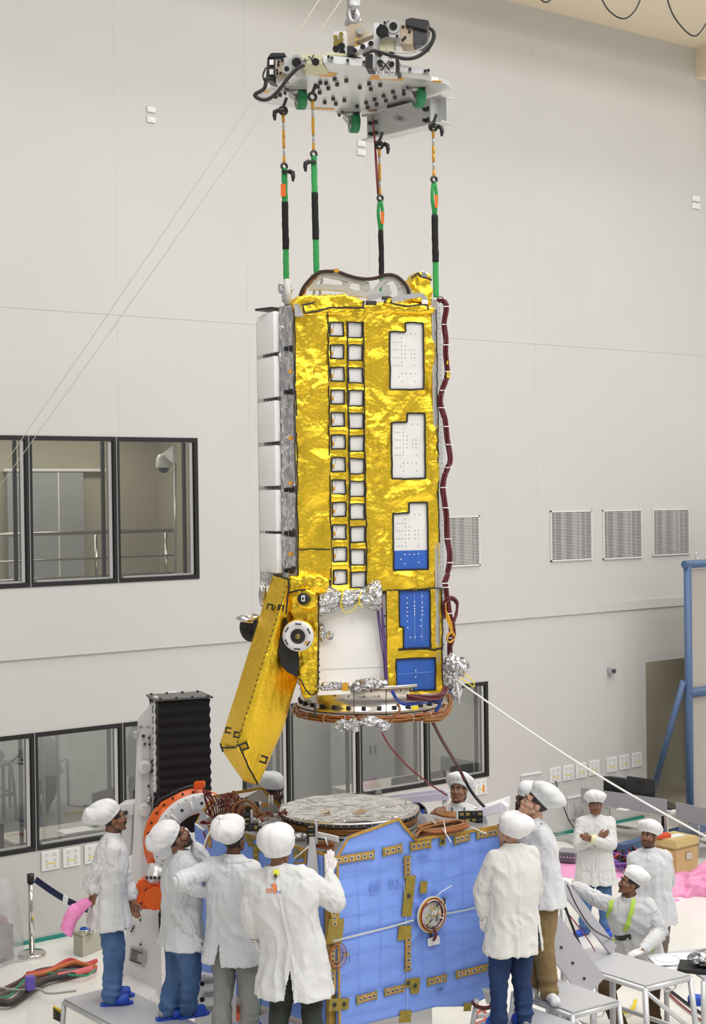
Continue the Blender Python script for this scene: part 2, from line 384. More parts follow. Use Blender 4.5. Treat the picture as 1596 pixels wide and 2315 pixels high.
q = wp(UWA[1]-.13, p.z+.14, -.3); b = B(); hull(b, [p+V((0, 0, .11))+d for d in (V((.03, 0, 0)), V((-.03, 0, 0)), V((0, .03, 0)))] + [p+V((.02, 0, .14))] + [q+V((0, 0, .07)), q+V((0, 0, -.16)), q+V((-.05, 0, .07)), q+V((-.05, 0, -.16))]); obj('bracket', b, WHITEP, t)
b = B(); cyl(b, q+V((-.03, .03, -.16)), wp(UWA[1]-.16, 4.0, -.35), .018, 8); obj('conduit', b, ALU, t)

# ---------------------------------------------------------------- wall fittings
LOUV = mat('louvre_paint', (.70, .69, .67), .5)
def vent(px0, py0, px1, py1, label):
    a0, z1 = wc(on_wall(px0, py0)); a1, z0 = wc(on_wall(px1, py1))
    t = thing('ventilation_grille', label, 'vent', wp((a0+a1)/2, z0, .02), None, 'ventilation grilles on the back wall')
    obj('backing', wbox(B(), a0+.02, a1-.02, z0+.02, z1-.02, .001, .006), mat('duct_dark', (.035, .035, .035), .8), t)
    f = B()
    for r_ in ((a0, a1, z1-.022, z1), (a0, a1, z0, z0+.022), (a0, a0+.022, z0, z1), (a1-.022, a1, z0, z1)): wbox(f, *r_, .001, .03)
    obj('frame', f, LOUV, t)
    s = B(); n = 34
    for k in range(1, n):
        z = z0 + (z1-z0)*k/n; box(s, wp((a0+a1)/2, z, .02), (a1-a0-.03, .022, .0105), TH)
    obj('louvre_slats', s, LOUV, t)
    d = B()
    for fr_, w_ in ((.12, .012), (.3, .035), (.36, .012), (.52, .006), (.6, .05), (.72, .03), (.85, .012)):
        wbox(d, a0+(a1-a0)*fr_-w_, a0+(a1-a0)*fr_+w_, z0+.03, z1-.03, .006, .012)
    obj('inner_blade', d, mat('inner_blade_grey', (.40, .40, .39), .6), t)
vent(1010, 1167, 1083.5, 1278.5, 'square wall grille partly hidden behind the gold satellite')
vent(1242, 1155, 1337, 1265, 'square wall grille, first of the three in a row right of the satellite')
vent(1361, 1153, 1450, 1261, 'square wall grille, middle one of the three in a row')
vent(1473, 1151, 1557, 1253, 'square wall grille, last of the three, above the blue frame')
YEL = mat('yellow_tape', (.75, .62, .03), .5); SOCK = mat('socket_plastic', (.80, .80, .78), .35); DOT = mat('socket_hole', (.04, .04, .05), .6)
def sockets(px, py, wpx, hpx, label, orange=False):
    a0, z1 = wc(on_wall(px, py)); a1, z0 = wc(on_wall(px+wpx, py+hpx-wpx*.17)); a1 = a0+.235; z0 = z1-.235
    t = thing('socket_panel', label, 'socket', wp((a0+a1)/2, z0, .0), None, 'white socket panels along the back wall')
    c = B(); wbox(c, a0, a1, z0, z1, .001, .022); bmesh.ops.bevel(c, geom=c.edges[:], offset=.005, segments=1, affect='EDGES'); obj('plate', c, SOCK, t)
    for i in range(2):
        for j in range(3):
            ca, cz = a0+(a1-a0)*(.28+.44*i), z0+(z1-z0)*(.2+.3*j)
            d = B()
            for (dx, dz) in ((0, .014), (-.014, -.008), (.014, -.008)): cyl(d, wp(ca+dx, cz+dz, .0215), wp(ca+dx, cz+dz, .024), .0055, 6)
            obj('outlet', d, DOT, t)
    d = B(); wbox(d, a0+.05, a1-.05, z0+(z1-z0)*.33, z0+(z1-z0)*.38, .022, .0235); obj('yellow_strip', d, YEL, t)
    if orange: d = B(); wbox(d, a1-.09, a1-.055, z0+.03, z0+.14, .022, .025); obj('orange_label', d, mat('orange_label', (.8, .3, .02), .5), t)
sockets(92.2, 1926.4, 38, 42, 'white socket panel on the wall behind the barrier post, nearest the post')
sockets(140.5, 1919, 40, 40, 'white socket panel between two others under the lower left window')
sockets(189.5, 1911, 36, 40, 'white socket panel half hidden behind the man holding pink bubble wrap')
for i, (px, py) in enumerate(((1241.4, 1737), (1271, 1732), (1300.5, 1727), (1330, 1721), (1370, 1714), (1398.5, 1708.5), (1427, 1703))):
    sockets(px, py, 22, 33, ['white socket panel with a black cord plugged into it', 'white socket panel next to the one with the cord', 'third white socket panel right of the plugged cord', 'white socket panel crossed by the white rope',
        'white socket panel above the computer tower', 'white socket panel between the tower and the doorway', 'white socket panel nearest the dark doorway'][i])
sockets(1072, 1763, 22, 33, 'white socket panel with an orange label beside the woman in the cap', True)
def switch(px, py, w_, h_, label):
    a0, z1 = wc(on_wall(px, py)); a1, z0 = wc(on_wall(px+w_, py+h_))
    t = thing('wall_switch', label, 'switch', wp((a0+a1)/2, z0, 0), None, 'small white wall plates high on the wall')
    c = B(); wbox(c, a0, a1, z0, z1, .001, .025); bmesh.ops.bevel(c, geom=c.edges[:], offset=.006, segments=1, affect='EDGES'); obj('plate', c, SOCK, t)
    c = B(); wbox(c, a0+(a1-a0)*.3, a1-(a1-a0)*.3, z0+(z1-z0)*.3, z1-(z1-z0)*.3, .025, .03); obj('rocker', c, WHITEP, t)
for (px, py, l) in ((331, 240, 'small white plate high on the left wall, upper of a pair'), (331, 263, 'small white plate high on the left wall, lower of a pair'), (807, 317, 'small white plate between the slings, upper of a pair'), (807, 337, 'small white plate between the slings, lower of a pair'),
                    (1563, 441, 'small white plate high at the right edge, upper of a pair'), (1563, 458, 'small white plate high at the right edge, lower of a pair')):
    switch(px, py, 18 if px > 1000 or px > 500 else 19, 16, l)
def hatch(px, py, px1, py1, label, handles):
    a0, z1 = wc(on_wall(px, py)); a1, z0 = wc(on_wall(px1, py1))
    t = thing('wall_hatch', label, 'hatch', wp((a0+a1)/2, z0, 0), 0)
    c = B(); wbox(c, a0, a1, z0, z1, .001, .02); bmesh.ops.bevel(c, geom=c.edges[:], offset=.006, segments=1, affect='EDGES'); obj('panel', c, WALL, t)
    c = B(); wbox(c, a0, a1, z1, z1+.025, .001, .035); obj('lip', c, WHITEP, t)
    for k in range(handles):
        x = a0+(a1-a0)*(.3+.5*k); z = (z0+z1)/2
        obj('handle', tube(B(), [wp(x, z-.08, .02), wp(x, z-.08, .05), wp(x, z+.08, .05), wp(x, z+.08, .02)], .008, 6), ALU, t)
hatch(1176, 1755, 1222, 1800, 'flat grey wall hatch above the tall man in khaki trousers', 0)
hatch(1282, 1806, 1330, 1845, 'low wall hatch with two bar handles beside the bench', 2)
t = thing('wall_bracket_lamp', 'small grey CCTV camera fixed high on the wall near the doorway', 'fitting', on_wall(1383, 1516, .05))  # a CCTV camera on the wall; it gives no light
p = on_wall(1383, 1516, .06); obj('housing', box(B(), p, (.1, .1, .09), TH, .008), mat('fitting_grey', (.4, .4, .42), .4), t); obj('lens', cyl(B(), p+NX*.05-AX*.02, p+NX*.09-AX*.03, .03, 12), DOT, t)
b = tube(B(), curve([on_wall(1256, 1765, .03), on_wall(1266, 1800, .1), on_wall(1284, 1850, .12), on_wall(1300, 1876, .1)], 8), .009, 6)
tag(obj('power_cord', b, BLACK), 'black power cord hanging from a socket panel down to the floor', 'cord')

# hanging lines
t = at(775, -40, 16); 
for k, (p0, p1, l) in enumerate((((735, -20, 15.5), (-20, 1092, 16.5), 'thin pale rope slanting across the left wall, upper of two'), ((785, -20, 15.5), (-20, 1126, 16.5), 'thin pale rope slanting across the left wall, lower of two'))):
    A, Z = at(*p0), at(*p1); b = tube(B(), [A.lerp(Z, s/12) + V((0, 0, -.25*s/12*(1-s/12)*4*.15)) for s in range(13)], .0042, 5)
    tag(obj('hanging_rope', b, mat('pale_rope', (.62, .58, .5), .7)), l, 'rope')
for pts, l in ((((1213, -16, 20), (1225, 1, 20), (1238, 4, 20), (1256, -12, 20)), 'dark cable loop barely dipping in at the top edge'), (((1352, -20, 20), (1375, 22, 20), (1408, 42, 20), (1435, 24, 20), (1455, -20, 20)), 'dark cable loop hanging below the soffit, middle of three'),
               (((1503, -20, 20), (1520, 30, 20), (1545, 65, 20), (1568, 81, 20), (1585, 70, 20), (1612, 25, 20)), 'dark cable loop hanging in the upper right corner')):
    b = tube(B(), curve([at(*p) for p in pts], 8), .011, 6); tag(obj('hanging_cable', b, BLACK), l, 'cable', 'festoon cable loops under the roof')
# ---------------------------------------------------------------- hoisted satellite half (radar payload)
GOLD = foil('gold_foil', (1.0, .68, .05), .29, 4, 34, .12, .22, .35)
GOLDP = foil('gold_foil_smooth', (1.0, .67, .05), .38, 6, 40, .08, .2, .3)
SILV = foil('silver_foil', (.60, .60, .62), .27, 14, 50, .7, .5)
GREYF = foil('grey_foil', (.66, .65, .66), .3, 8, 30, .5, .3)
WHT = mat('white_thermal_paint', (.80, .79, .77), .5, vary=.02, vscale=3)
RADOME = mat('white_radome', (.93, .93, .93), .45)
BLUE = mat('blue_protective_film', (.035, .12, .48), .32, vary=.12, vscale=5, bump=.04, bscale=14)
TAPE = mat('black_tape', (.012, .011, .010), .6)
PGREY = mat('panel_grey', (.52, .52, .52), .45, vary=.03)
MAROON = mat('maroon_harness', (.11, .012, .018), .45, bump=.2, bscale=120)
KAPT = mat('amber_harness', (.30, .125, .03), .35, bump=.2, bscale=120)
ORNG = mat('amber_tape', (.62, .30, .02), .35)
PURP = mat('purple_harness', (.12, .06, .2), .5, bump=.2, bscale=120)
TIE = mat('white_tie', (.8, .8, .78), .5)
YTIE = mat('yellow_tie', (.85, .68, .03), .5)
GREYM = mat('cast_grey', (.42, .42, .41), .4, .6)
OFFW = mat('bracket_offwhite', (.52, .51, .47), .45)
PHI = R(14); FX = V((cos(PHI), sin(PHI), 0)); FN = V((sin(PHI), -cos(PHI), 0))
FO = plane_hit(668, 1000, at(668, 1000, 12.72), FN)
def FP(px, py, off=0.0): return plane_hit(px, py, FO + FN*off, FN)
def fu(px, py): d = FP(px, py) - FO; return d.dot(FX), d.z + FO.z
def fq(u, z, off=0.0): q = FO + FX*u + FN*off; return V((q.x, q.y, z))
RC = at(838, 1600, 13.5); RZ0, RZ1 = 3.50, 3.80
PAY = thing('radar_satellite_payload', 'tall gold foil wrapped satellite body hanging from four green slings over the blue block', 'satellite', (RC.x, RC.y, RZ0), PHI)
def rect_px(x0, y0, x1, y1):
    (a, b_), (c, d) = fu(x0, y0), fu(x1, y1); return (a, c, d, b_)        # u0,u1,z0,z1
def blanket(name, rects, holes, off, amp, seed, m=None, step=.013, low=.03):
    """foil sheet over the union of rects minus holes, folded where nothing pins it down"""
    us = sorted({r[0] for r in rects+holes} | {r[1] for r in rects+holes}); zs = sorted({r[2] for r in rects+holes} | {r[3] for r in rects+holes})
    def fill(s):
        out = []
        for p, q in zip(s[:-1], s[1:]):
            n = max(1, int((q-p)/step+.5)); out += [p+(q-p)*k/n for k in range(n)]
        return out + [s[-1]]
    us, zs = fill(us), fill(zs); b = B(); vid = {}
    def depth(u, z):
        d = 1e9
        for (p, q, r, s) in holes:
            dx = max(p-u, 0, u-q); dz = max(r-z, 0, z-s); d = min(d, math.hypot(dx, dz))
        return d
    def vert(i, j):
        if (i, j) not in vid:
            u, z = us[i], zs[j]; k = min(1, depth(u, z)/.05)
            n1 = noise.noise(V((u*3.6+seed, z*2.4, seed*3.3))); wx, wz = .12*noise.noise(V((u*3, z*3, seed))), .12*noise.noise(V((u*3, z*3, seed+9))); n2 = 1-2.8*abs(noise.noise(V(((u+wx)*5+z*2, (z+wz)*4-u*2, seed*1.7)))); n3 = (1-2.8*abs(noise.noise(V(((u+wx)*12-z*6, (z+wz)*9+u*4, seed*2.9)))))*max(0, .3+noise.noise(V((u*2.5, z*2.5, seed+4)))*1.6)
            vid[i, j] = b.verts.new(fq(u, z, off + k*(low*n1 + amp*n2 + amp*.45*n3) + (.004*n3)))
        return vid[i, j]
    for i in range(len(us)-1):
        for j in range(len(zs)-1):
            um, zm = (us[i]+us[i+1])/2, (zs[j]+zs[j+1])/2
            if not any(r[0] < um < r[1] and r[2] < zm < r[3] for r in rects): continue
            if any(r[0] < um < r[1] and r[2] < zm < r[3] for r in holes): continue
            f = b.faces.new((vert(i, j), vert(i+1, j), vert(i+1, j+1), vert(i, j+1))); f.smooth = True
    return obj(name, b, m or GOLD, PAY)
def strip(b, pts, w_, n, th=.003, wob=0.0, seed=0):
    """ribbon of width w_ lying on a surface of normal n"""
    pts = [V(p) for p in pts]; n = V(n); rows = []
    for i, p in enumerate(pts):
        d = (pts[min(i+1, len(pts)-1)] - pts[max(i-1, 0)]).normalized(); s = n.cross(d).normalized()
        q = p + s*wob*noise.noise(p*14+V((seed, 0, 0)))
        rows.append([b.verts.new(q+s*w_/2), b.verts.new(q+s*w_/2+n*th), b.verts.new(q-s*w_/2+n*th), b.verts.new(q-s*w_/2)])
    for a, c in zip(rows[:-1], rows[1:]):
        for k in range(4): b.faces.new((a[k], a[(k+1) % 4], c[(k+1) % 4], c[k]))
    b.faces.new(rows[0]); b.faces.new(rows[-1][::-1]); bmesh.ops.recalc_face_normals(b, faces=b.faces); return b
def seg_pts(p, q, n=10): return [V(p).lerp(V(q), k/n) for k in range(n+1)]
def outline(us, off, w_=.014, seed=0):
    b = B()
    for (p, q) in zip(us, us[1:]+us[:1]): strip(b, seg_pts(fq(*p, off), fq(*q, off), 8), w_, FN, .004, .006, seed)
    return b
# body core
uL = -.13; plan = [(0, 0), (1.235, 0), (1.36, .14), (1.36, .9), (1.0, 1.25), (.2, 1.25), (-.16, .85), (-.163, .496), (-.087, .125)]
zt_, zb_ = fu(668, 694)[1], fu(668, 1330)[1]
def planpt(u, v, z): q = FO + FX*u - FN*v; return V((q.x, q.y, z))
obj('structure_core', prism(B(), [planpt(u, v+.03, zb_) for u, v in plan], (0, 0, zt_-zb_-.03)), PGREY, PAY)
zl = fu(880, 1568)[1]
obj('lower_core', prism(B(), [planpt(u, v, zl) for u, v in ((.18, .10), (1.19, .10), (1.19, 1.0), (.18, 1.0))], (0, 0, zb_-zl)), PGREY, PAY)
# front openings
colL = [rect_px(745, 729+50.9*k, 776, 729+50.9*k+31.5) for k in range(12)]
uA, uB = colL[0][0], colL[0][1]; colL = [(uA, uB, r[2], r[3]) for r in colL]
colR = [rect_px(785.5, 729+51.35*k, 818, 729+51.35*k+34.5) for k in range(12)]; uC, uD = colR[0][0], colR[0][1]; colR = [(uC, uD, r[2], r[3]) for r in colR]
notch = []
for (x0, x1, xt, yt, ym, yb) in ((879.5, 957.5, 915, 730, 750, 881), (883.5, 961, 919, 934.5, 955, 1082), (887.5, 967, 923.5, 1137, 1160.5, 1287)):
    main = rect_px(x0, ym, x1, yb); tab = rect_px(xt, yt, x1, ym); notch.append((main, (tab[0], main[1], main[3], tab[3])))
uleft = 0.0; uright = fu(986, 760)[0]; zfrontT = fu(800, 697)[1]; zfrontB = fu(800, 1337)[1]; u742 = fu(740, 735)[0]
blanket('foil_blanket', [(uleft, u742, fu(668, 1312)[1], fu(668, 706)[1])], [], .012, .010, 1)
holes = colL + colR + [r for n_ in notch for r in n_]
blanket('foil_blanket', [(u742, uright, zfrontB, zfrontT)], holes, .012, .010, 5)
bA = rect_px(901.5, 1337, 972, 1415.7); bA = (bA[0], bA[1], bA[2], zfrontB); bA2 = rect_px(911, 1415.7, 972, 1464); bA2 = (bA2[0], bA[1], bA2[2], bA[2]); bB = rect_px(894.5, 1490, 984, 1559)
lowR = (fu(874, 1450)[0], fu(999, 1450)[0], fu(880, 1571)[1], zfrontB)
blanket('foil_blanket', [lowR], [bA, bA2, bB], .012, .008, 9)
# black tape lines on the blankets
tp = B()
for (p, q) in (((uleft+.004, fu(668, 1305)[1]), (uleft+.004, fu(668, 706)[1])), ((u742, fu(742, 1308)[1]), (u742, zfrontT)), ((.01, fu(690, 1242)[1]), (u742, fu(742, 1241)[1])), ((uD+.008, colR[-1][2]), (uD+.008, colR[0][3]+.008)),
               ((uC-.008, colR[-1][2]), (uC-.008, colR[0][3]+.008)), ((lowR[0], zfrontB), (lowR[1], zfrontB+.01)), ((lowR[1]-.003, lowR[2]), (lowR[1]-.003, zfrontB)), ((uright-.004, zfrontB+.4), (uright-.004, zfrontT))):
    strip(tp, seg_pts(fq(*p, .024), fq(*q, .024), 50), .010, FN, .004, .010)
obj('seam_tape', tp, TAPE, PAY)
tp = B(); strip(tp, seg_pts(fq(lowR[0]+.1, fu(900, 1469)[1], .026), fq(lowR[1]-.01, fu(990, 1466)[1], .026), 12), .016, FN, .004, .02); obj('seam_tape', tp, TAPE, PAY)
def dots(b, pts, r, off=.0015):
    for (u, z) in pts: cyl(b, fq(u, z, off-.001), fq(u, z, off+.002), r, 6)
    return b
PANELW = mat('radiator_white', (.76, .75, .73), .35, vary=.05, vscale=6)
BOLT = mat('bolt_dark', (.06, .06, .06), .4, .5)
for k, r in enumerate(colL):
    p = obj('radiator_tile', box(B(), fq((r[0]+r[1])/2, (r[2]+r[3])/2, -.004), (r[1]-r[0]+.01, .008, r[3]-r[2]+.01), PHI), PANELW, PAY)
    obj('tile_edging', outline([(r[0], r[2]), (r[1], r[2]), (r[1], r[3]), (r[0], r[3])], .012, .012, k), TAPE, p)
    obj('amber_clip', box(B(), fq(r[0]+.016, r[2]+(r[3]-r[2])*.40, .004), (.022, .012, .03), PHI, .003), ORNG, p)
    obj('bolts', dots(B(), [(r[0]+(r[1]-r[0])*.3, r[2]+(r[3]-r[2])*f) for f in (.62, .75, .9)] + [(r[1]-.012, r[2]+(r[3]-r[2])*.72)], .0032), BOLT, p)
for k, r in enumerate(colR):
    p = obj('radiator_tile', box(B(), fq((r[0]+r[1])/2, (r[2]+r[3])/2, -.004), (r[1]-r[0]+.01, .008, r[3]-r[2]+.01), PHI), PANELW, PAY)
    obj('tile_edging', outline([(r[0], r[2]), (r[1], r[2]), (r[1], r[3]), (r[0], r[3])], .012, .011, k+30), TAPE, p)
for k, (m_, t_) in enumerate(notch):
    b = B(); poly = [(m_[0], m_[2]), (m_[1], m_[2]), (m_[1], t_[3]), (t_[0], t_[3]), (t_[0], m_[3]), (m_[0], m_[3])]
    prism(b, [fq(u, z, -.006) for u, z in poly], FN*.009); p = obj('radiator_panel', b, PANELW, PAY)
    obj('panel_edging', outline(poly, .013, .014, k+60), TAPE, p)
    W_, H_ = m_[1]-m_[0], m_[3]-m_[2]; g = []
    for z_, us_ in ((.82, (.12, .19, .26, .36)), (.69, (.12, .19, .26, .36, .47, .64, .74)), (.62, (.36, .47, .64, .74)), (.55, (.12, .19, .26, .36, .47, .64, .74)), (.42, (.12, .19, .26, .36, .74)), (.28, (.36, .49, .62, .74)), (.22, (.27,)), (.14, (.36, .75)), (.48, (.36,)), (.76, (.36, .48)), (.89, (.36,)), (.97, (.64, .78))):
        g += [(m_[0]+W_*f, m_[2]+H_*z_) for f in us_]
    obj('bolts', dots(B(), g, .0035, .0035), BOLT, p)
    if k == 2:
        zz = fu(900, 1245)[1]; obj('blue_film', prism(B(), [fq(u, z, .0035) for u, z in ((m_[0]+.004, m_[2]+.004), (m_[1]-.004, m_[2]+.004), (m_[1]-.004, zz), (m_[0]+.004, zz))], FN*.002), BLUE, p)
        obj('film_rivet', dots(B(), [(m_[0]+W_*f, m_[2]+H_*z_) for f, z_ in ((.33, .27), (.47, .27), (.6, .27), (.73, .28), (.22, .19), (.33, .11), (.73, .13))], .006, .006), WHITEP, p)
for nm, poly, g in (('blue_panel', [(bA2[0], bA2[2]), (bA2[1], bA2[2]), (bA[1], bA[3]-.004), (bA[0], bA[3]-.004), (bA[0], bA[2]), (bA2[0], bA[2])], [(.26, .87), (.26, .78), (.26, .7), (.26, .63), (.26, .56), (.26, .47), (.27, .36), (.5, .8), (.5, .73), (.5, .68), (.5, .63), (.5, .58), (.75, .89), (.75, .78), (.75, .7), (.75, .64), (.75, .57), (.7, .48), (.7, .38), (.35, .19), (.5, .19), (.7, .2)]),
                    ('blue_panel', [(bB[0], bB[2]), (bB[1], bB[2]), (bB[1], bB[3]), (bB[0], bB[3])], [(.5, .62), (.5, .42)])):
    p = obj(nm, prism(B(), [fq(u, z, -.006) for u, z in poly], FN*.009), BLUE, PAY)
    obj('panel_edging', outline(poly, .013, .012, len(g)), TAPE, p)
    u0, u1 = min(q[0] for q in poly), max(q[0] for q in poly); z0, z1 = min(q[1] for q in poly), max(q[1] for q in poly)
    obj('film_rivet', dots(B(), [(u0+(u1-u0)*f, z0+(z1-z0)*h) for f, h in g], .0062, .004), WHITEP, p)
    b = B()
    if len(g) > 5:
        for f in (.5, .74): strip(b, [fq(u0+(u1-u0)*f, z0+.06, .0032), fq(u0+(u1-u0)*f, z1-.02, .0032)], .003, FN, .001)
    else: strip(b, [fq(u0+.02, z0+(z1-z0)*.53, .0032), fq(u1-.02, z0+(z1-z0)*.56, .0032)], .003, FN, .001)
    obj('film_seam', b, mat('film_seam', (.3, .42, .75), .4), p)
# left flank: grey blanket and six white antenna tiles
g0, g1 = planpt(0, 0, 0), planpt(-.087, .125, 0); gd = (g1-g0); gn = V((gd.y, -gd.x, 0)).normalized()
if gn.y > 0: gn = -gn
zg0, zg1 = fu(668, 1312)[1], fu(668, 690)[1]; b = B(); nu, nz = 12, 190; gv = []
for j in range(nz+1):
    row = []
    for i in range(nu+1):
        z = zg0+(zg1-zg0)*j/nz; p = g0+gd*(i/nu*1.02)+gn*(.012+.012*noise.noise(V((i*.35, z*5, 2)))+.008*(1-2.5*abs(noise.noise(V((i*.4+z*4, z*9, 7))))))
        row.append(b.verts.new(V((p.x, p.y, z))))
    gv.append(row)
for j in range(nz):
    for i in range(nu): f = b.faces.new((gv[j][i+1], gv[j][i], gv[j+1][i], gv[j+1][i+1])); f.smooth = True
obj('grey_blanket', b, GREYF, PAY)
a0, a1 = planpt(-.087, .125, 0), planpt(-.163, .496, 0); ad = (a1-a0).normalized(); an = V((ad.y, -ad.x, 0))
if an.x > 0: an = -an
def side(px, py): return plane_hit(px, py, a0+an*.02, an)
ys = [(703, 800), (804, 901), (904, 1001), (1005, 1101), (1105, 1203), (1204, 1297)]
for k, (y0, y1) in enumerate(ys):
    z1, z0 = side(622, y0).z, side(622, y1).z; L = .385; b = B()
    c = a0+ad*(L/2+.012)+an*.035; box(b, (c.x, c.y, (z0+z1)/2), (L, .06, z1-z0-.018), M((ad, an, V((0, 0, 1)))).transposed(), .014)
    t_ = obj('antenna_tile', b, RADOME, PAY, auto=.6)
    if k < 5:
        c2 = a0+ad*.2+an*.03; b = B(); cyl(b, V((c2.x, c2.y, z0-.0))-ad*.17, V((c2.x, c2.y, z0-.0))+ad*.13, .004, 6)
        for s in (-.15, -.05, .05, .12): q = V((c2.x, c2.y, z0))+ad*s; box(b, q, (.006, .01, .03), 0)
        obj('gap_clip', b, BOLT, t_)
for py in (788, 886, 1108, 1206, 1290):
    q = plane_hit(650, py, g0+gn*.035, gn); b = B(); box(b, q-gd*.25, (.03, .02, .045), math.atan2(gd.y, gd.x)); box(b, q+gd*.12, (.03, .02, .035), math.atan2(gd.y, gd.x)); obj('fastener_tab', b, TAPE, PAY)
for py in (840, 990, 1092, 1246, 1288): q = plane_hit(656, py+(py % 3)*6, g0+gn*.03, gn); obj('amber_tape_tab', box(B(), q, (.03, .012, .03), .3), ORNG, PAY)
# right flank: honeycomb flange, maroon harness
f0, f1 = planpt(1.215, -.005, 0), planpt(1.36, .13, 0); z0, z1 = fu(1000, 1500)[1], fu(995, 676)[1]
fd = (f1-f0).normalized(); fn = V((fd.y, -fd.x, 0)); b = B()
if fn.y > 0: fn = -fn
prism(b, [V((p.x, p.y, z0)) for p in (f0+fn*.012, f0, f1, f1+fn*.012)], (0, 0, z1-z0)); fl = obj('side_flange', b, PGREY, PAY)
b = B(); box(b, V((f0.x, f0.y, (z0+z1)/2))+fn*.016+fd*.02, (.022, .02, z1-z0-.02), math.atan2(fd.y, fd.x)); obj('edge_channel', b, ALU, fl)
b = B()
for k in range(70):
    z = z0+(z1-z0)*(k+.5)/70; 
    for s in (.07, .12):
        if (k//3) % 3 == 0 or s > .1: q = V((f0.x, f0.y, z))+fd*s+fn*.012; cyl(b, q, q+fn*.003, .004, 6)
obj('flange_rivets', b, BOLT, fl)
def fc(pts, off, sc=3.192, ox=560, oy=640): return [FP(ox+x/sc, oy+y/sc, off) for x, y in pts]
hp = fc([(1372, 130), (1395, 112), (1428, 150), (1432, 200), (1420, 300), (1428, 400), (1428, 500), (1442, 640), (1420, 730), (1392, 820), (1398, 900), (1420, 980), (1436, 1090)], .03) + \
     fc([(1447, 80), (1458, 200), (1428, 290), (1408, 390), (1416, 480), (1436, 600), (1440, 760), (1456, 880), (1450, 980), (1418, 1080)], .03, oy=980) + fc([(1353, 120), (1365, 190), (1378, 300), (1390, 400), (1384, 480), (1382, 560)], .03, 2.574, 480, 1270)
def bundle(pts, r, n, spread, m, name, parent, seed=0, seg=6, step=6):
    c = curve(pts, step); o_ = None
    b = B()
    for k in range(n):
        a = 2*pi*k/n + seed
        q = []
        for i, p in enumerate(c):
            d = (c[min(i+1, len(c)-1)]-c[max(i-1, 0)]).normalized(); x, y, _ = frame3(d); tw = a + i*.12
            q.append(p + x*cos(tw)*spread + y*sin(tw)*spread)
        tube(b, q, r, seg)
    return obj(name, b, m, parent, smooth=True)
bundle(hp, .013, 3, .014, MAROON, 'maroon_harness', PAY)
b = B(); c = curve(hp, 6)
for k in range(6, len(c)-4, 9): box(b, c[k], (.06, .05, .008), .4)
obj('harness_tie', b, TIE, PAY)
lp = [(1365, 190), (1385, 165), (1415, 180), (1420, 250), (1398, 320), (1380, 380), (1385, 470), (1378, 560)]
lp = [(1352, 330), (1350, 250), (1372, 218), (1400, 215), (1424, 245), (1418, 310), (1398, 360), (1402, 430), (1380, 500)]
bundle(fc(lp, .05, 2.574, 480, 1270), .011, 2, .012, MAROON, 'maroon_harness', PAY)
bundle(fc([(1358, 240), (1362, 320), (1392, 400), (1408, 440), (1380, 470), (1366, 440), (1392, 395), (1378, 330), (1356, 280)], .06, 2.574, 480, 1270), .006, 2, .006, mat('amber_bright', (.7, .38, .03), .4), 'amber_loop', PAY)
for (px, py) in ((1013, 820), (1013, 850), (1014, 842)): obj('yellow_tag', box(B(), FP(px, py, .05), (.03, .006, .03), PHI+.5), YTIE, PAY)
# folded boom on the lower left
near = [(653, 1311, 12.62), (534, 1686, 12.45), (552, 1713, 12.45), (618, 1299, 12.92), (499, 1678, 12.75), (509, 1705, 12.75), (550, 1765, 12.70), (583, 1775, 12.60), (641, 1643, 12.82), (673, 1530, 12.86), (676, 1420, 12.86)]
b = hull(B(), [at(*p) for p in near] + [at(x, y, D+.28) for x, y, D in near]); b = remesh(b, .0125, 1); crinkle(b, .004, 5, (1, 1, .5), 3, True, .0012, 18)
BOOM = obj('folded_boom', b, GOLDP, PAY, smooth=True)
up = V((0, -1, 0))
tpb = B(); P_ = seg_pts(at(653, 1311, 12.58), at(534, 1686, 12.41), 60)
for k in range(0, 60, 2): strip(tpb, P_[k:k+2], .008, up, .003)
obj('boom_seam', tpb, TAPE, BOOM)
for pts in (((617, 1299, 12.88), (653, 1310, 12.58)), ((652, 1312, 12.58), (653, 1330, 12.58), (647, 1388, 12.6)), ((534, 1686, 12.41), (540, 1684, 12.42), (552, 1713, 12.41), (566, 1740, 12.46), (583, 1774, 12.56)), ((499, 1680, 12.71), (504, 1700, 12.70)), ((502, 1690, 12.7), (534, 1690, 12.42))):
    q = []; 
    for s, t_ in zip(pts[:-1], pts[1:]): q += seg_pts(at(*s), at(*t_), 6)
    obj('boom_tape', strip(B(), q, .014, up, .004, .008), TAPE, BOOM)
def ubracket(px, py, D, s, a, par):
    b = B(); c = at(px, py, D); m3 = M.Rotation(a, 3, 'Y')
    for (dx, dz, sx, sz) in ((-.02, 0, .012, .05), (.02, 0, .012, .05), (0, .02, .052, .012)): box(b, c + m3 @ V((dx*s, 0, dz*s)), (sx*s, .012, sz*s), m3)
    return obj('fastener_loop', b, TAPE, par)
for px, py, D, a in ((610, 1372, 12.72), (636, 1374, 12.62), (516, 1650, 12.62), (536, 1661, 12.42)) and ((610, 1372, 12.70, .2), (635, 1374, 12.60, .2), (516, 1651, 12.55, -1.4), (535, 1661, 12.42, -1.4), (553, 1687, 12.42, 1.2), (596, 1717, 12.55, 1.9)): ubracket(px, py, D, 1.0 if py < 1680 else 1.2, a, BOOM)
b = B(); hull(b, [at(*p) for p in ((594, 1294, 12.95), (612, 1300, 12.9), (606, 1318, 12.95), (600, 1330, 12.95), (598, 1310, 13.05))]); obj('foil_corner', b, SILV, BOOM)
b = foil_wad(at(594, 1345, 12.98), (.03, .03, .10), 3); obj('foil_corner', b, GREYF, BOOM, smooth=True)
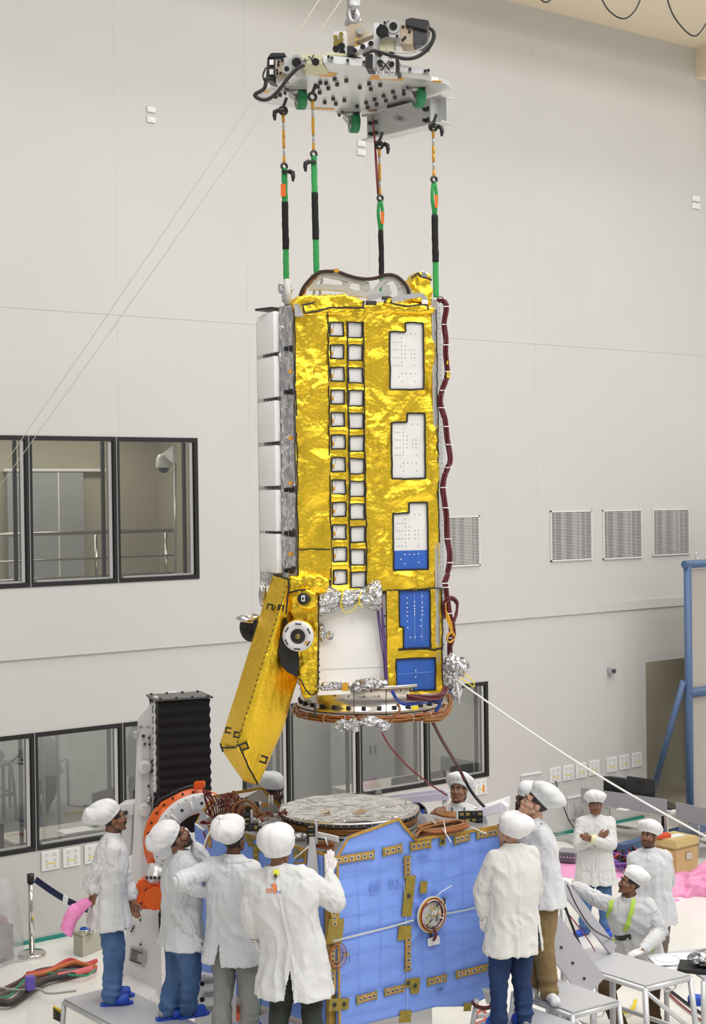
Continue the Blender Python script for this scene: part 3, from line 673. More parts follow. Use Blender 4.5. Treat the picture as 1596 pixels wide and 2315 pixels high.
def disc(px, py, D, r, ax, par, rim, face, nm):
    c = at(px, py, D); ax = V(ax).normalized()
    o_ = obj(nm, lathe(B(), c, ax, [(.001, -.05), (r*1.0, -.05), (r*1.0, -.012), (r*.97, 0), (r*.5, 0), (r*.42, -.03), (.001, -.03)], 32), face, par)
    obj('gold_rim', lathe(B(), c, ax, [(r*1.01, -.075), (r*1.04, -.06), (r*1.04, -.035), (r*1.0, -.03)], 32), rim, o_); return o_, c, ax
d1, c1, ax1 = disc(673, 1439, 12.50, .13, (-.12, -1, -.12), PAY, GOLDP, mat('white_flange', (.72, .72, .72), .4), 'hinge_flange')
x_, y_, _ = frame3(ax1)
obj('hinge_bore', lathe(B(), c1, ax1, [(.001, .006), (.055, .006), (.06, .003), (.060, -.02)], 10), TAPE, d1); obj('bore_plug', lathe(B(), c1, ax1, [(.001, .013), (.022, .013), (.024, .005)], 12), mat('dull_brass', (.3, .22, .06), .4, .8), d1)
for k in range(6):
    a = k*pi/3+.45; b = B()
    for s in (-.12, .12): q = c1+(x_*cos(a+s)+y_*sin(a+s))*.108; box(b, q+ax1*.004, (.022, .006, .01), M((x_*-sin(a)+y_*cos(a), ax1, x_*cos(a)+y_*sin(a))).transposed())
    obj('flange_slot', b, TAPE, d1)
obj('amber_tab', box(B(), c1+x_*.07+ax1*.006+y_*-.05, (.022, .004, .022), .2), ORNG, d1)
d2, c2, ax2 = disc(563, 1422, 13.0, .115, (-.62, -.78, -.10), PAY, GOLDP, TAPE, 'hinge_drum')
b = foil_wad(at(563, 1398, 12.98), (.09, .05, .035), 5); obj('foil_cover', b, GREYF, d2, smooth=True)
# gold bracket between boom and white bay, and its shaded opening put on in black
nb = [(653, 1312), (700, 1330), (718, 1345), (719, 1440), (718, 1565), (690, 1580), (676, 1530), (664, 1440)]
b = hull(B(), [at(x, y, 12.66) for x, y in nb] + [at(x, y, 12.98) for x, y in nb]); b = remesh(b, .012, 1); crinkle(b, .010, 8, (1, 1, 1), 8, True, .004, 22); obj('foil_bracket', b, GOLD, PAY, smooth=True)
nb = [(655, 1305), (718, 1300), (742, 1312), (735, 1338), (700, 1345), (655, 1335)]
b = hull(B(), [at(x, y, 12.60) for x, y in nb] + [at(x, y, 12.9) for x, y in nb]); b = remesh(b, .012, 1); crinkle(b, .014, 9, (1, 1, 1), 18, True, .005, 22); obj('foil_bracket', b, GOLD, PAY, smooth=True)
nb = [(648, 1398), (640, 1425), (632, 1448), (630, 1475), (636, 1505), (650, 1520), (673, 1531), (677, 1495), (672, 1460), (655, 1440)]
obj('opening_shade_patch', prism(B(), [at(x, y, 12.60) for x, y in nb], (0, .08, 0)), TAPE, PAY)  # flat black patch standing in for the shade of the opening
nb = [(670, 1338), (690, 1330), (712, 1342), (716, 1372), (700, 1378), (676, 1372)]
b = hull(B(), [at(x, y, 12.52) for x, y in nb] + [at(x, y, 12.7) for x, y in nb]); b = remesh(b, .01, 1); crinkle(b, .006, 12, (1, 1, 1), 28); st = obj('star_sensor', b, GOLD, PAY, smooth=True)
obj('sensor_bezel', lathe(B(), at(684, 1354, 12.48), (-.3, -1, 0), [(.001, 0), (.045, 0), (.05, -.01), (.05, -.05)], 10), TAPE, st)
b = B(); box(b, at(685, 1353, 12.45), (.03, .01, .05), .1, .004); obj('sensor_window', b, WHITEP, st); obj('sensor_slot', box(B(), at(685, 1353, 12.445), (.012, .012, .026), .1), TAPE, st)
b = B(); strip(b, curve([at(652, 1340, 12.58), at(680, 1334, 12.5), at(700, 1332, 12.55)], 6), .014, up, .004); obj('seam_tape', b, TAPE, PAY); b = B(); strip(b, curve([at(719, 1344, 12.6), at(720, 1440, 12.64), at(719, 1560, 12.64)], 10), .012, up, .004, .004); obj('seam_tape', b, TAPE, PAY); b = B(); strip(b, curve([at(719, 1562, 12.64), at(700, 1570, 12.6), at(676, 1532, 12.6)], 10), .012, up, .004, .004); obj('seam_tape', b, TAPE, PAY)
# open white bay
bay = (fu(719, 1450)[0], fu(876, 1450)[0], fu(800, 1570)[1], fu(800, 1345)[1])
b = prism(B(), [fq(u, z, -.05) for u, z in ((bay[0], bay[2]), (bay[1], bay[2]), (bay[1], bay[3]), (bay[0], bay[3]))], FN*.01); BAY = obj('white_bay_panel', b, mat('bay_white', (.90, .88, .85), .5, vary=.02), PAY)
obj('bay_screws', dots(B(), [(bay[0]+.015, bay[2]+.09+.055*k) for k in range(8)] + [(bay[1]-.012, bay[2]+.12+.09*k) for k in range(7)], .008, -.035), BOLT, BAY)
b = B(); strip(b, [fq(bay[0]+.03, bay[2]+.22, -.038), fq(bay[1]-.03, bay[2]+.22, -.038)], .003, FN, .001); obj('panel_joint', b, mat('joint_grey', (.55, .54, .52), .5), BAY)
for k, ox in enumerate((0, .03)):
    bundle(fc([(960, 180), (965, 300), (985, 450), (1000, 560), (1010, 700), (1040, 770), (1100, 800)] if k == 0 else [(985, 180), (990, 330), (1005, 520), (1012, 640), (1022, 740), (1050, 800)], .03, 2.574, 480, 1270), .007, 2, .008, PURP, 'purple_harness', PAY)
# silver foil wrap tied with yellow cord across the bay head
b = B(); bc = [(717, 1350, .165), (732, 1352, .150), (750, 1354, .115), (768, 1356, .070), (788, 1353, .068), (808, 1350, .058), (824, 1350, .085), (842, 1347, .120), (858, 1345, .130)]
loft(b, [(FP(x, y, .05), r, r*.55, V((0, 0, 1)), FN) for x, y, r in bc], 24, 2); b = remesh(b, .008, 1); crinkle(b, .010, 7, (.5, 1, 1.8), 4, True, .004, 26)
WR = obj('silver_foil_wrap', b, SILV, PAY, smooth=True)
for x, y, r in ((770, 1356, .078), (811, 1351, .068)):
    q = [FP(x, y, .05)+V((0, 0, 1))*cos(t*pi/8)*r+FN*sin(t*pi/8)*r*.75+FX*.012*sin(t) for t in range(17)]; obj('yellow_cord', tube(B(), q, .006, 6), YTIE, WR)
obj('yellow_cord', tube(B(), curve([FP(772, 1370, .1), FP(780, 1385, .1), FP(800, 1378, .1), FP(808, 1365, .1), FP(820, 1373, .1)], 6), .004, 6), YTIE, WR)
b = foil_wad(FP(727, 1430, .0), (.03, .03, .07), 9); obj('silver_scrap', b, SILV, PAY, smooth=True); b = foil_wad(FP(745, 1437, .02), (.03, .02, .035), 11); obj('silver_scrap', b, SILV, PAY, smooth=True)
# separation ring, harness under it
RINGM = mat('machined_ring', (.60, .56, .50), .25, 1, bump=.02, bscale=6, vary=.08, vscale=2)
rc = V((RC.x, RC.y, 0))
RG = obj('separation_ring', lathe(B(), rc, (0, 0, 1), [(0.615, 3.720), (0.645, 3.720), (0.645, 3.695), (0.630, 3.690), (0.630, 3.520), (0.655, 3.510), (0.655, 3.475), (.58, 3.470), (.56, 3.720)], 72), RINGM, PAY)
b = B()
for k in range(30):
    a = 2*pi*k/30; q = rc+V((cos(a)*0.633, sin(a)*0.633, 3.525)); box(b, q, (.035, .035, .045), a+pi/2)
obj('ring_notches', b, TAPE, RG)
for k in range(60):
    a = 2*pi*k/60
    if sin(a) < .25: q = rc+V((cos(a)*0.631, sin(a)*0.631, 3.670 if k % 2 else 3.630)); obj('ring_bolt', cyl(B(), q, q+V((cos(a), sin(a), 0))*.006, .006, 6), BOLT, RG)
ring = lambda r, z, n=64, ph=0, wob=0: [rc+V((cos(2*pi*k/n)*(r+wob*sin(k*1.7+ph)), sin(2*pi*k/n)*(r+wob*sin(k*1.7+ph)), z+wob*.6*cos(k*2.3+ph))) for k in range(n+1)]
AMB = mat('amber_cable', (.33, .10, .02), .4, bump=.2, bscale=100)
for k, (r, z) in enumerate(((0.680, 3.440), (0.695, 3.455), (0.670, 3.420), (0.687, 3.415), (0.705, 3.435), (0.675, 3.460))): obj('amber_cable', tube(B(), ring(r, z, 64, k, .006), .010, 6, False), AMB if k % 2 else KAPT, PAY)
for k in range(22):
    a = 2*pi*k/22+.1; b = B(); q = rc+V((cos(a)*0.687, sin(a)*0.687, 3.437)); x_, y_, d_ = frame3(V((-sin(a), cos(a), 0))); tube(b, [q+(x_*cos(t*pi/4)+y_*sin(t*pi/4))*.036 for t in range(9)], .0025, 4); obj('cable_tie', b, TIE, PAY)
for px, py, r, sd in ((775, 1640, (.07, .05, .045), 1), (800, 1640, (.05, .05, .06), 2), (835, 1632, (.09, .05, .04), 3), (866, 1640, (.06, .05, .045), 4)):
    obj('silver_wrap', foil_wad(at(px, py, 12.55), r, sd+20), SILV, PAY, smooth=True)
for px, py, r, sd in ((752, 1551, (.13, .05, .035), 31), (838, 1546, (.13, .05, .045), 32), (805, 1556, (.05, .04, .03), 33), (1022, 1505, (.07, .07, .09), 34), (1045, 1508, (.055, .06, .075), 35), (1020, 1530, (.06, .05, .08), 36), (1030, 1560, (.05, .05, .08), 37)):
    obj('silver_wrap', foil_wad(at(px, py, 12.60 if px < 900 else 12.85), r, sd), SILV, PAY, smooth=True)
obj('amber_tape_tab', box(B(), at(780, 1553, 12.54), (.05, .01, .07), .2), ORNG, PAY); obj('amber_tape_tab', box(B(), at(938, 1600, 12.72), (.06, .01, .035), .4), YTIE, PAY)
for x, y0, y1, r, D in ((800, 1548, 1620, .004, 12.52), (873, 1560, 1620, .004, 12.56), (712, 1590, 1622, .012, 12.7)): obj('ring_strap', tube(B(), seg_pts(at(x, y0, D), at(x, y1, D+.03), 3), r, 6), BOLT, PAY)
bundle([at(*p) for p in ((1008, 1555, 12.75), (1000, 1570, 12.6), (975, 1578, 12.5), (945, 1577, 12.48), (920, 1575, 12.5))], .014, 3, .016, MAROON, 'maroon_harness', PAY)
bundle([at(*p) for p in ((885, 1560, 12.5), (900, 1585, 12.5), (920, 1592, 12.5), (960, 1588, 12.5), (995, 1585, 12.6), (985, 1610, 12.6))], .005, 4, .01, mat('blue_harness', (.03, .06, .35), .45), 'blue_harness', PAY)
bundle([at(*p) for p in ((1012, 1570, 12.8), (1018, 1595, 12.75), (1000, 1622, 12.65), (960, 1630, 12.55))], .009, 4, .014, KAPT, 'amber_harness', PAY)
bundle([at(*p) for p in ((898, 1590, 12.5), (904, 1605, 12.5), (890, 1620, 12.5), (880, 1632, 12.52))], .006, 3, .008, KAPT, 'amber_harness', PAY)
# head of the body: foil caps, truss, harness, gold box
def capfoil(poly, off, dep, seed, m=None, amp=.012):
    pts = [FP(560+x/3.192, 320+y/3.192, off) for x, y in poly]; b = hull(B(), pts+[p-FN*dep for p in pts]); b = remesh(b, .012, 1); crinkle(b, amp, 7, (1, 1, 1), seed, True, amp*.35, 20)
    return obj('foil_cap', b, m or GOLD, PAY, smooth=True)
capfoil([(318, 1168), (385, 1112), (480, 1125), (600, 1110), (700, 1108), (838, 1150), (835, 1200), (580, 1212), (400, 1235), (345, 1230)], .03, .5, 41)
capfoil([(840, 1190), (960, 1165), (1012, 1160), (1150, 1160), (1290, 1185), (1345, 1205), (1350, 1235), (840, 1235)], .022, .5, 43)
capfoil([(400, 1225), (580, 1205), (840, 1195), (840, 1240), (400, 1250)], .015, .3, 44)
capfoil([(1005, 1118), (1045, 1130), (1035, 1185), (985, 1175)], .05, .05, 45, None, .004)
capfoil([(1180, 985), (1232, 945), (1290, 935), (1325, 985), (1335, 1175), (1190, 1150)], .0, .3, 46)
b = B()
for pts in (((395, 1180), (410, 1240)), ((410, 1240), (500, 1225), (580, 1200)), ((580, 1200), (838, 1200)), ((838, 1150), (830, 1200)), ((395, 1180), (480, 1160)), ((1040, 1170), (1120, 1185), (1290, 1180)), ((1005, 1120), (1045, 1130), (1035, 1170)), ((1295, 1180), (1305, 1215)), ((1005, 1120), (985, 1165))):
    q = []
    for s, t_ in zip(pts[:-1], pts[1:]): q += seg_pts(FP(560+s[0]/3.192, 320+s[1]/3.192, .062), FP(560+t_[0]/3.192, 320+t_[1]/3.192, .062), 6)
    strip(b, q, .014, up, .004, .008)
obj('seam_tape', b, TAPE, PAY)
c_ = lambda x, y, D: at(560+x/3.192, 320+y/3.192, D)
for pts in (((1180, 985), (1232, 947), (1245, 975)), ((1245, 975), (1290, 985)), ((1290, 985), (1330, 1000))):
    for s, t_ in zip(pts[:-1], pts[1:]): b = strip(B(), seg_pts(FP(560+s[0]/3.192, 320+s[1]/3.192, .03), FP(560+t_[0]/3.192, 320+t_[1]/3.192, .03), 4), .014, up); obj('seam_tape', b, TAPE, PAY)
obj('grey_patch', box(B(), FP(560+1275/3.192, 320+955/3.192, .03), (.05, .01, .05), .2), GREYF, PAY)
def bar(b, p, q, w_, h_):
    x, y, d = frame3(V(q)-V(p), (0, 0, 1) if abs((V(q)-V(p)).normalized().z) < .9 else (0, 1, 0)); c = (V(p)+V(q))/2
    return box(b, c, (w_, h_, (V(q)-V(p)).length), M((x, y, d)).transposed())
TR = B()
for pl, w_ in ((((535, 955), (700, 990), (850, 1015)), .045), (((440, 1052), (560, 1050), (700, 1062), (760, 1095), (890, 1108)), .05), (((700, 992), (705, 1062)), .03), (((850, 1015), (870, 1075), (900, 1105)), .035), (((825, 1010), (830, 1090)), .03), (((705, 1065), (740, 1010)), .03),
               (((890, 1108), (940, 1050), (985, 1000), (1060, 985), (1120, 1020), (1170, 1085), (1180, 1130)), .04), (((985, 1000), (990, 1110)), .03), (((1000, 1040), (1020, 1110)), .03), (((1060, 990), (1100, 1060), (1105, 1120)), .035), (((540, 958), (480, 1010), (440, 1052)), .035), (((1125, 1030), (1140, 1120)), .03)):
    for s, t_ in zip(pl[:-1], pl[1:]): bar(TR, c_(*s, 12.9), c_(*t_, 12.9), .05, w_)
obj('head_truss', TR, OFFW, PAY)
b = B(); bar(b, c_(860, 1135, 12.66), c_(1025, 1085, 12.7), .03, .05); bar(b, c_(1040, 1140, 12.68), c_(1250, 1105, 12.72), .03, .04); bar(b, c_(1250, 1105, 12.72), c_(1290, 1150, 12.72), .03, .04); obj('cross_brace', b, ALU, PAY)
b = B(); box(b, c_(890, 1165, 12.62), (.09, .03, .035), PHI, .004); box(b, c_(985, 1130, 12.62), (.04, .03, .03), .3, .004); obj('latch_block', b, BOLT, PAY)
obj('white_tag', box(B(), c_(1278, 1157, 12.62), (.05, .004, .035), .1), WHITEP, PAY)
bundle([c_(*p, 12.86) for p in ((378, 1115), (400, 1060), (440, 1005), (490, 960), (540, 938), (640, 940), (720, 965), (790, 985), (860, 992), (930, 985), (1000, 962), (1060, 968), (1110, 1000), (1150, 1050), (1168, 1110))], .006, 5, .010, mat('dark_brown_harness', (.045, .022, .015), .5), 'head_harness', PAY, step=5)
bundle([c_(*p, 12.88) for p in ((395, 1115), (415, 1060), (455, 1010), (500, 975))], .007, 4, .013, KAPT, 'head_harness', PAY)
obj('amber_tape_tab', box(B(), c_(640, 932, 12.8), (.04, .03, .03), .2), ORNG, PAY)
b = prism(B(), [c_(335, 1165, 12.62), c_(375, 1180, 12.6), c_(405, 1255, 12.6), c_(340, 1258, 12.62)], (0, .1, 0)); obj('corner_bracket', b, PGREY, PAY)
b = B(); cyl(b, c_(284, 1000, 12.86), c_(292, 1185, 12.80), .032, 12); LG = obj('lifting_post', b, OFFW, PAY)
for px, py, r, sd in ((240, 1060, (.022, .022, .045), 51), (262, 1120, (.018, .018, .05), 52), (312, 1060, (.012, .02, .05), 53)): obj('silver_wrap', foil_wad(c_(px, py, 12.85), r, sd), SILV, PAY, smooth=True)
b = B(); box(b, c_(175, 1215, 13.0), (.22, .2, .02), .9, .004); obj('tile_end_plate', b, BOLT, PAY)
# ---------------------------------------------------------------- lifting fixture
MILL = mat('milled_aluminium', (.70, .70, .70), .34, .6, bump=.015, bscale=30, vary=.07, vscale=3)
TAN = mat('tan_steel', (.42, .34, .25), .4, .5)
PALEY = mat('pale_yellow_zinc', (.62, .60, .40), .45, .3)
GREENW = mat('green_polyurethane', (.01, .20, .07), .35)
CASTG = mat('cast_alloy', (.46, .46, .46), .4, .6)
MBLK = mat('motor_black', (.012, .012, .013), .4)
l_ = lambda x, y: (540+x/2.956, y/2.956)
def LZ(x, y, z): return on_z(*l_(x, y), z)
def LA(x, y, D): return at(*l_(x, y), D)
ZP = 9.02
FIX = thing('lifting_fixture', 'grey aluminium lifting plate with green caster wheels and motor drives hanging from the hook', 'lifting fixture', LZ(760, 620, ZP), PHI)
pl = [(108, 660), (122, 645), (340, 560), (520, 472), (570, 456), (640, 450), (705, 455), (1330, 545), (1400, 568), (1417, 590), (1400, 612), (1180, 690), (900, 770), (870, 774), (830, 770), (500, 737), (345, 716), (150, 690), (118, 676)]
PLT = obj('base_plate', prism(B(), [LZ(x, y, ZP) for x, y in pl], (0, 0, .036)), MILL, FIX)
for x, y in ((640, 528), (718, 538), (583, 556), (657, 564), (598, 590), (870, 558), (945, 568), (808, 584), (882, 595), (1030, 614), (967, 640), (1042, 650), (907, 664), (982, 672), (850, 686), (920, 697), (860, 718), (630, 660), (705, 670), (574, 684), (648, 694), (790, 710), (540, 618), (545, 552), (527, 580), (318, 590), (275, 634), (246, 646), (1102, 625)):
    p = LZ(x, y-8, ZP); obj('hex_bolt', cyl(B(), p, p-V((0, 0, .028)), .018, 8), BOLT, PLT)
for x, y, w_, h_, a in ((550, 490, .26, .13, .5), (990, 520, .30, .12, .2), (560, 726, .22, .05, .2)):
    obj('amber_tape', box(B(), LZ(x, y, ZP)-V((0, 0, .002)), (w_, h_, .003), a), ORNG, PLT)
for x, y in ((175, 610), (1325, 543), (895, 740)): obj('amber_tape', box(B(), LZ(x, y, ZP)-V((0, 0, .002)), (.08, .05, .004), .3), ORNG, PLT)
def caster(x, y, xw, yw, rot):
    """swivel caster hanging under the plate: mount plate at (x,y), wheel centre at (xw,yw)"""
    p = LZ(x, y, ZP); D = p.y; wc_ = LA(xw, yw, D); r = .095; ax = V((cos(rot), sin(rot), 0))
    b = B(); box(b, p-V((0, 0, .008)), (.2, .16, .016), rot, .003); cyl(b, p-V((0, 0, .016)), p-V((0, 0, .05)), .055, 16); c_ = obj('caster', b, CASTG, FIX)
    b = B()
    for s in (-1, 1):
        q = wc_+ax*s*.052; hull(b, [q+ax*e+V(d) for e in (-.004, .004) for d in ((0, 0, -.03), (.02*sin(rot), -.02*cos(rot), -.02), (-.03*sin(rot), .03*cos(rot), 0))] + [p+ax*s*.05+ax*e+V(d) for e in (-.004, .004) for d in ((.05*sin(rot), -.05*cos(rot), -.05), (-.05*sin(rot), .05*cos(rot), -.05))])
    obj('fork', b, CASTG, c_)
    obj('wheel', lathe(B(), wc_, ax, [(.06, -.042), (r-.008, -.042), (r, -.034), (r, .034), (r-.008, .042), (.06, .042)], 32), GREENW, c_)
    obj('hub', lathe(B(), wc_, ax, [(.001, -.046), (.025, -.046), (.03, -.036), (.055, -.036), (.062, -.042), (.062, .042), (.055, .036), (.03, .036), (.025, .046), (.001, .046)], 24), CASTG, c_)
    b = B()
    for dx in (-.08, .08):
        for dy in (-.06, .06): q = p+V((dx*cos(rot)-dy*sin(rot), dx*sin(rot)+dy*cos(rot), -.016)); cyl(b, q, q-V((0, 0, .022)), .014, 6)
    obj('caster_bolts', b, BOLT, c_)
caster(375, 596, 415, 662, R(14)); caster(1170, 580, 1205, 650, R(14)); caster(735, 745, 770, 822, R(14))
# deep channel beam under the right corner
p0, p1 = on_z(*l_(850, 782), 8.98), on_z(*l_(1380, 645), 8.98); bd = (p1-p0).normalized(); bn = V((-bd.y, bd.x, 0))
b = B(); L_ = (p1-p0).length; mid = (p0+p1)/2; m3 = M((bd, bn, V((0, 0, 1)))).transposed()
for dz, h_, w_ in ((0, .014, .16), (-.115, .22, .014), (-.23, .014, .16)): box(b, mid+bn*.02+V((0, 0, dz)), (L_, w_, h_), m3)
BM = obj('channel_beam', b, MILL, FIX)
for s in (.06, .12, .75, .80):
    for dz in (-.07, -.17): q = p0+bd*L_*s+bn*.01+V((0, 0, dz)); obj('hex_bolt', cyl(B(), q, q-bn*.03, .018, 8), BOLT, BM)
q = p0+bd*L_*.42+V((0, 0, -.09)); obj('stud', cyl(B(), q, q-bn*.05, .022, 6), CASTG, BM)
b = B(); q = p0+bd*L_*.42+bn*.02; box(b, q+V((0, 0, .03)), (.2, .14, .05), m3); obj('beam_spacer', b, BOLT, BM)
q = p0+bd*L_*.90+bn*.02-bn*.06; b = B(); box(b, q+V((0, 0, -.115)), (.014, .12, .21), m3); obj('beam_rib', b, MILL, BM)
def pb(px, D, dep, name, m, par=FIX, bev=.004):
    b = prism(B(), [LA(x, y, D) for x, y in px], (dep*.15, dep, 0), 0, bev); return obj(name, b, m, par)
def rc4(x0, y0, x1, y1, sl=0.0): return [(x0, y1), (x1, y1+(x1-x0)*sl), (x1, y0+(x1-x0)*sl), (x0, y0)]
# rails and carriages on top
pb([(565, 420), (850, 448), (850, 395), (560, 365)], 12.68, .16, 'lower_rail', MILL); pb([(1065, 480), (1275, 503), (1275, 462), (1065, 432)], 12.74, .16, 'lower_rail', MILL)
pb([(560, 366), (820, 386), (760, 362), (590, 346)], 12.75, .12, 'rail_cover', PALEY); pb([(400, 435), (562, 432), (562, 366), (430, 360), (398, 378)], 12.72, .3, 'drive_end_block', PALEY)
for x, y, D in ((600, 380, 12.66), (622, 387, 12.66), (727, 403, 12.66), (835, 415, 12.66), (1143, 462, 12.72), (1245, 474, 12.72), (1266, 470, 12.72)): obj('rail_bolt', cyl(B(), LA(x, y, D), LA(x, y, D-.03), .014, 8), BOLT, FIX)
pb(rc4(845, 360, 893, 452), 12.66, .2, 'carriage_clamp', MBLK); pb(rc4(1040, 395, 1068, 482), 12.66, .2, 'carriage_clamp', MBLK); pb(rc4(893, 375, 925, 455), 12.64, .1, 'carriage_shim', CASTG)
PLX = pb(rc4(922, 345, 1042, 482), 12.58, .22, 'carriage_block', mat('pale_alloy', (.68, .67, .64), .4, .3))
for x, y in ((942, 358), (1020, 362), (942, 416), (1020, 428)): obj('block_hole', cyl(B(), LA(x, y, 12.57), LA(x, y, 12.555), .044*.55, 14), MBLK, PLX)
b = text_at('X', .12, LA(980, 440, 12.555), V((1, .12, 0)), V((0, 0, 1))); bar(b, LA(936, 425, 12.555), LA(960, 428, 12.555), .004, .015); bar(b, LA(936, 440, 12.555), LA(962, 443, 12.555), .004, .015); obj('axis_lettering', b, MBLK, PLX)
lb = pb([(932, 492), (1035, 503), (1035, 484), (932, 470)], 12.52, .01, 'warning_label', WHITEP, FIX, 0)
obj('label_text', text_at('NO MORE', .04, LA(984, 488, 12.515), V((1, .1, -.1)), V((.1, 0, 1)), .001), mat('ink_black', (.02, .02, .02), .6), lb)
obj('axis_lettering', text_at('+Y', .1, LA(466, 405, 12.70), V((1, .1, .28)), V((-.2, 0, 1)), .002), MBLK, FIX); obj('knurled_knob', cyl(B(), LA(513, 414, 12.70), LA(513, 414, 12.62), .032, 14), MBLK, FIX)
# left drive
MT = pb([(180, 530), (232, 540), (240, 372), (190, 385)], 12.86, .2, 'servo_motor', MBLK); pb([(190, 385), (312, 378), (305, 352), (215, 352)], 12.84, .2, 'motor_cap', MBLK); pb(rc4(232, 380, 310, 520), 12.85, .18, 'motor_body', MBLK)
for y in (398, 462): pb(rc4(205, y, 232, y+35), 12.84, .005, 'rating_label', WHITEP, FIX, 0)
GP = pb(rc4(242, 398, 302, 506), 12.78, .1, 'gear_plate', TAN)
for x, y in ((266, 410), (264, 432), (254, 468), (256, 490), (288, 402), (278, 488)): obj('plate_hole', cyl(B(), LA(x, y, 12.775), LA(x, y, 12.765), .011, 8), MBLK, GP)
GB = pb(rc4(300, 382, 418, 470), 12.74, .2, 'gearbox', CASTG)
obj('gearbox_flange', cyl(B(), LA(386, 418, 12.735), LA(386, 418, 12.715), .062, 24), mat('flange_silver', (.7, .7, .7), .3, .8), GB); obj('gearbox_bore', cyl(B(), LA(386, 418, 12.714), LA(386, 418, 12.708), .04, 24), MBLK, GB)
obj('gearbox_flange', cyl(B(), LA(320, 460, 12.735), LA(320, 460, 12.715), .04, 20), MILL, GB); obj('gearbox_bore', cyl(B(), LA(320, 460, 12.714), LA(320, 460, 12.708), .022, 16), MBLK, GB)
pb([(250, 565), (400, 480), (345, 470), (245, 520)], 12.86, .1, 'motor_foot', MILL)
for pts, r in ((((185, 520), (170, 590), (115, 625), (112, 645), (160, 667), (210, 655), (270, 600), (330, 520), (395, 455), (440, 435)), .016), (((182, 450), (162, 500), (172, 540), (200, 545)), .007)):
    obj('drive_cable', tube(B(), curve([LA(x, y, 12.62) for x, y in pts], 8), r, 8), BLACK, FIX)
# upper cross slide, clevis, right drive
PW = pb(rc4(632, 208, 720, 358), 12.80, .16, 'perforated_bracket', mat('pale_alloy', (.7, .7, .7), .4)); BR = mat('brass_bolt', (.45, .33, .08), .35, .8)
for x, y in ((645, 248), (683, 228), (645, 290), (665, 278), (685, 266)): obj('brass_bolt', cyl(B(), LA(x, y, 12.79), LA(x, y, 12.755), .02, 6), BR, PW)
for x, y in ((648, 326), (688, 308), (690, 350)): obj('block_hole', cyl(B(), LA(x, y, 12.79), LA(x, y, 12.78), .028, 12), MBLK, PW)
CLV = pb([(722, 300), (905, 290), (870, 235), (812, 160), (740, 158), (722, 190)], 12.95, .07, 'clevis_plate', TAN); pb([(700, 230), (745, 185), (760, 185), (760, 300), (700, 300)], 13.15, .07, 'clevis_plate', TAN)
obj('clevis_pin', cyl(B(), LA(800, 210, 12.98), LA(815, 203, 12.86), .03, 18), MILL, CLV)
obj('screw_shaft', cyl(B(), LA(780, 290, 12.85), LA(905, 235, 12.7), .022, 10), TAN, FIX); pb(rc4(775, 255, 818, 306), 12.82, .1, 'screw_nut', BR)
UR = pb([(755, 350), (905, 300), (905, 258), (760, 322)], 12.62, .14, 'upper_rail', MILL); pb(rc4(722, 305, 770, 370), 12.66, .14, 'rail_stop', MBLK)
for x, y in ((772, 338), (828, 312), (882, 290)): obj('rail_bolt', cyl(B(), LA(x, y, 12.61), LA(x, y, 12.60), .022, 10), MBLK, UR)
pb(rc4(898, 152, 940, 345), 12.60, .2, 'upright_plate', mat('pale_grey_alloy', (.62, .62, .62), .4, .3))
pb([(940, 350), (1035, 355), (1035, 262), (1062, 258), (1075, 245), (960, 250), (940, 290)], 12.56, .15, 'motor_bracket', PALEY)
G2 = pb([(940, 275), (982, 245), (982, 128), (940, 160)], 12.50, .25, 'gearbox', CASTG); G3 = pb([(982, 245), (1076, 258), (1074, 150), (982, 130)], 12.49, .25, 'gearbox', CASTG)
for x, y, r, g in ((958, 210, .052, G2), (1032, 176, .055, G3)):
    obj('gearbox_flange', cyl(B(), LA(x, y, 12.485), LA(x, y, 12.46), r, 24), MILL if g is G3 else MBLK, g); obj('gearbox_bore', cyl(B(), LA(x, y, 12.459), LA(x, y, 12.452), r*.6, 20), MBLK, g)
for x, y in ((1000, 146), (1056, 158), (995, 236), (1058, 240), (948, 168), (975, 150)): obj('gearbox_screw', cyl(B(), LA(x, y, 12.485), LA(x, y, 12.475), .012, 8), MBLK, G3)
G4 = pb([(1076, 290), (1165, 304), (1165, 175), (1076, 162)], 12.50, .22, 'gear_plate', TAN)
for x, y in ((1096, 178), (1140, 210), (1110, 250), (1095, 265), (1130, 182)): obj('plate_hole', cyl(B(), LA(x, y, 12.495), LA(x, y, 12.485), .012, 8), MBLK, G4)
pb([(1165, 290), (1258, 304), (1258, 195), (1165, 180)], 12.49, .2, 'motor_body', mat('motor_graphite', (.05, .05, .055), .4)); pb([(1112, 165), (1255, 205), (1268, 135), (1150, 117), (1112, 130)], 12.46, .2, 'motor_cap', MBLK)
for pts, r in ((((1268, 185), (1300, 210), (1300, 260), (1260, 330), (1190, 380), (1110, 392), (1010, 368), (930, 345), (890, 340), (830, 370)), .016), (((1262, 185), (1280, 230), (1250, 300), (1170, 345), (1080, 352), (980, 335)), .006)):
    obj('drive_cable', tube(B(), curve([LA(x, y, 12.40) for x, y in pts], 8), r, 8), BLACK if r > .01 else CASTG, FIX)
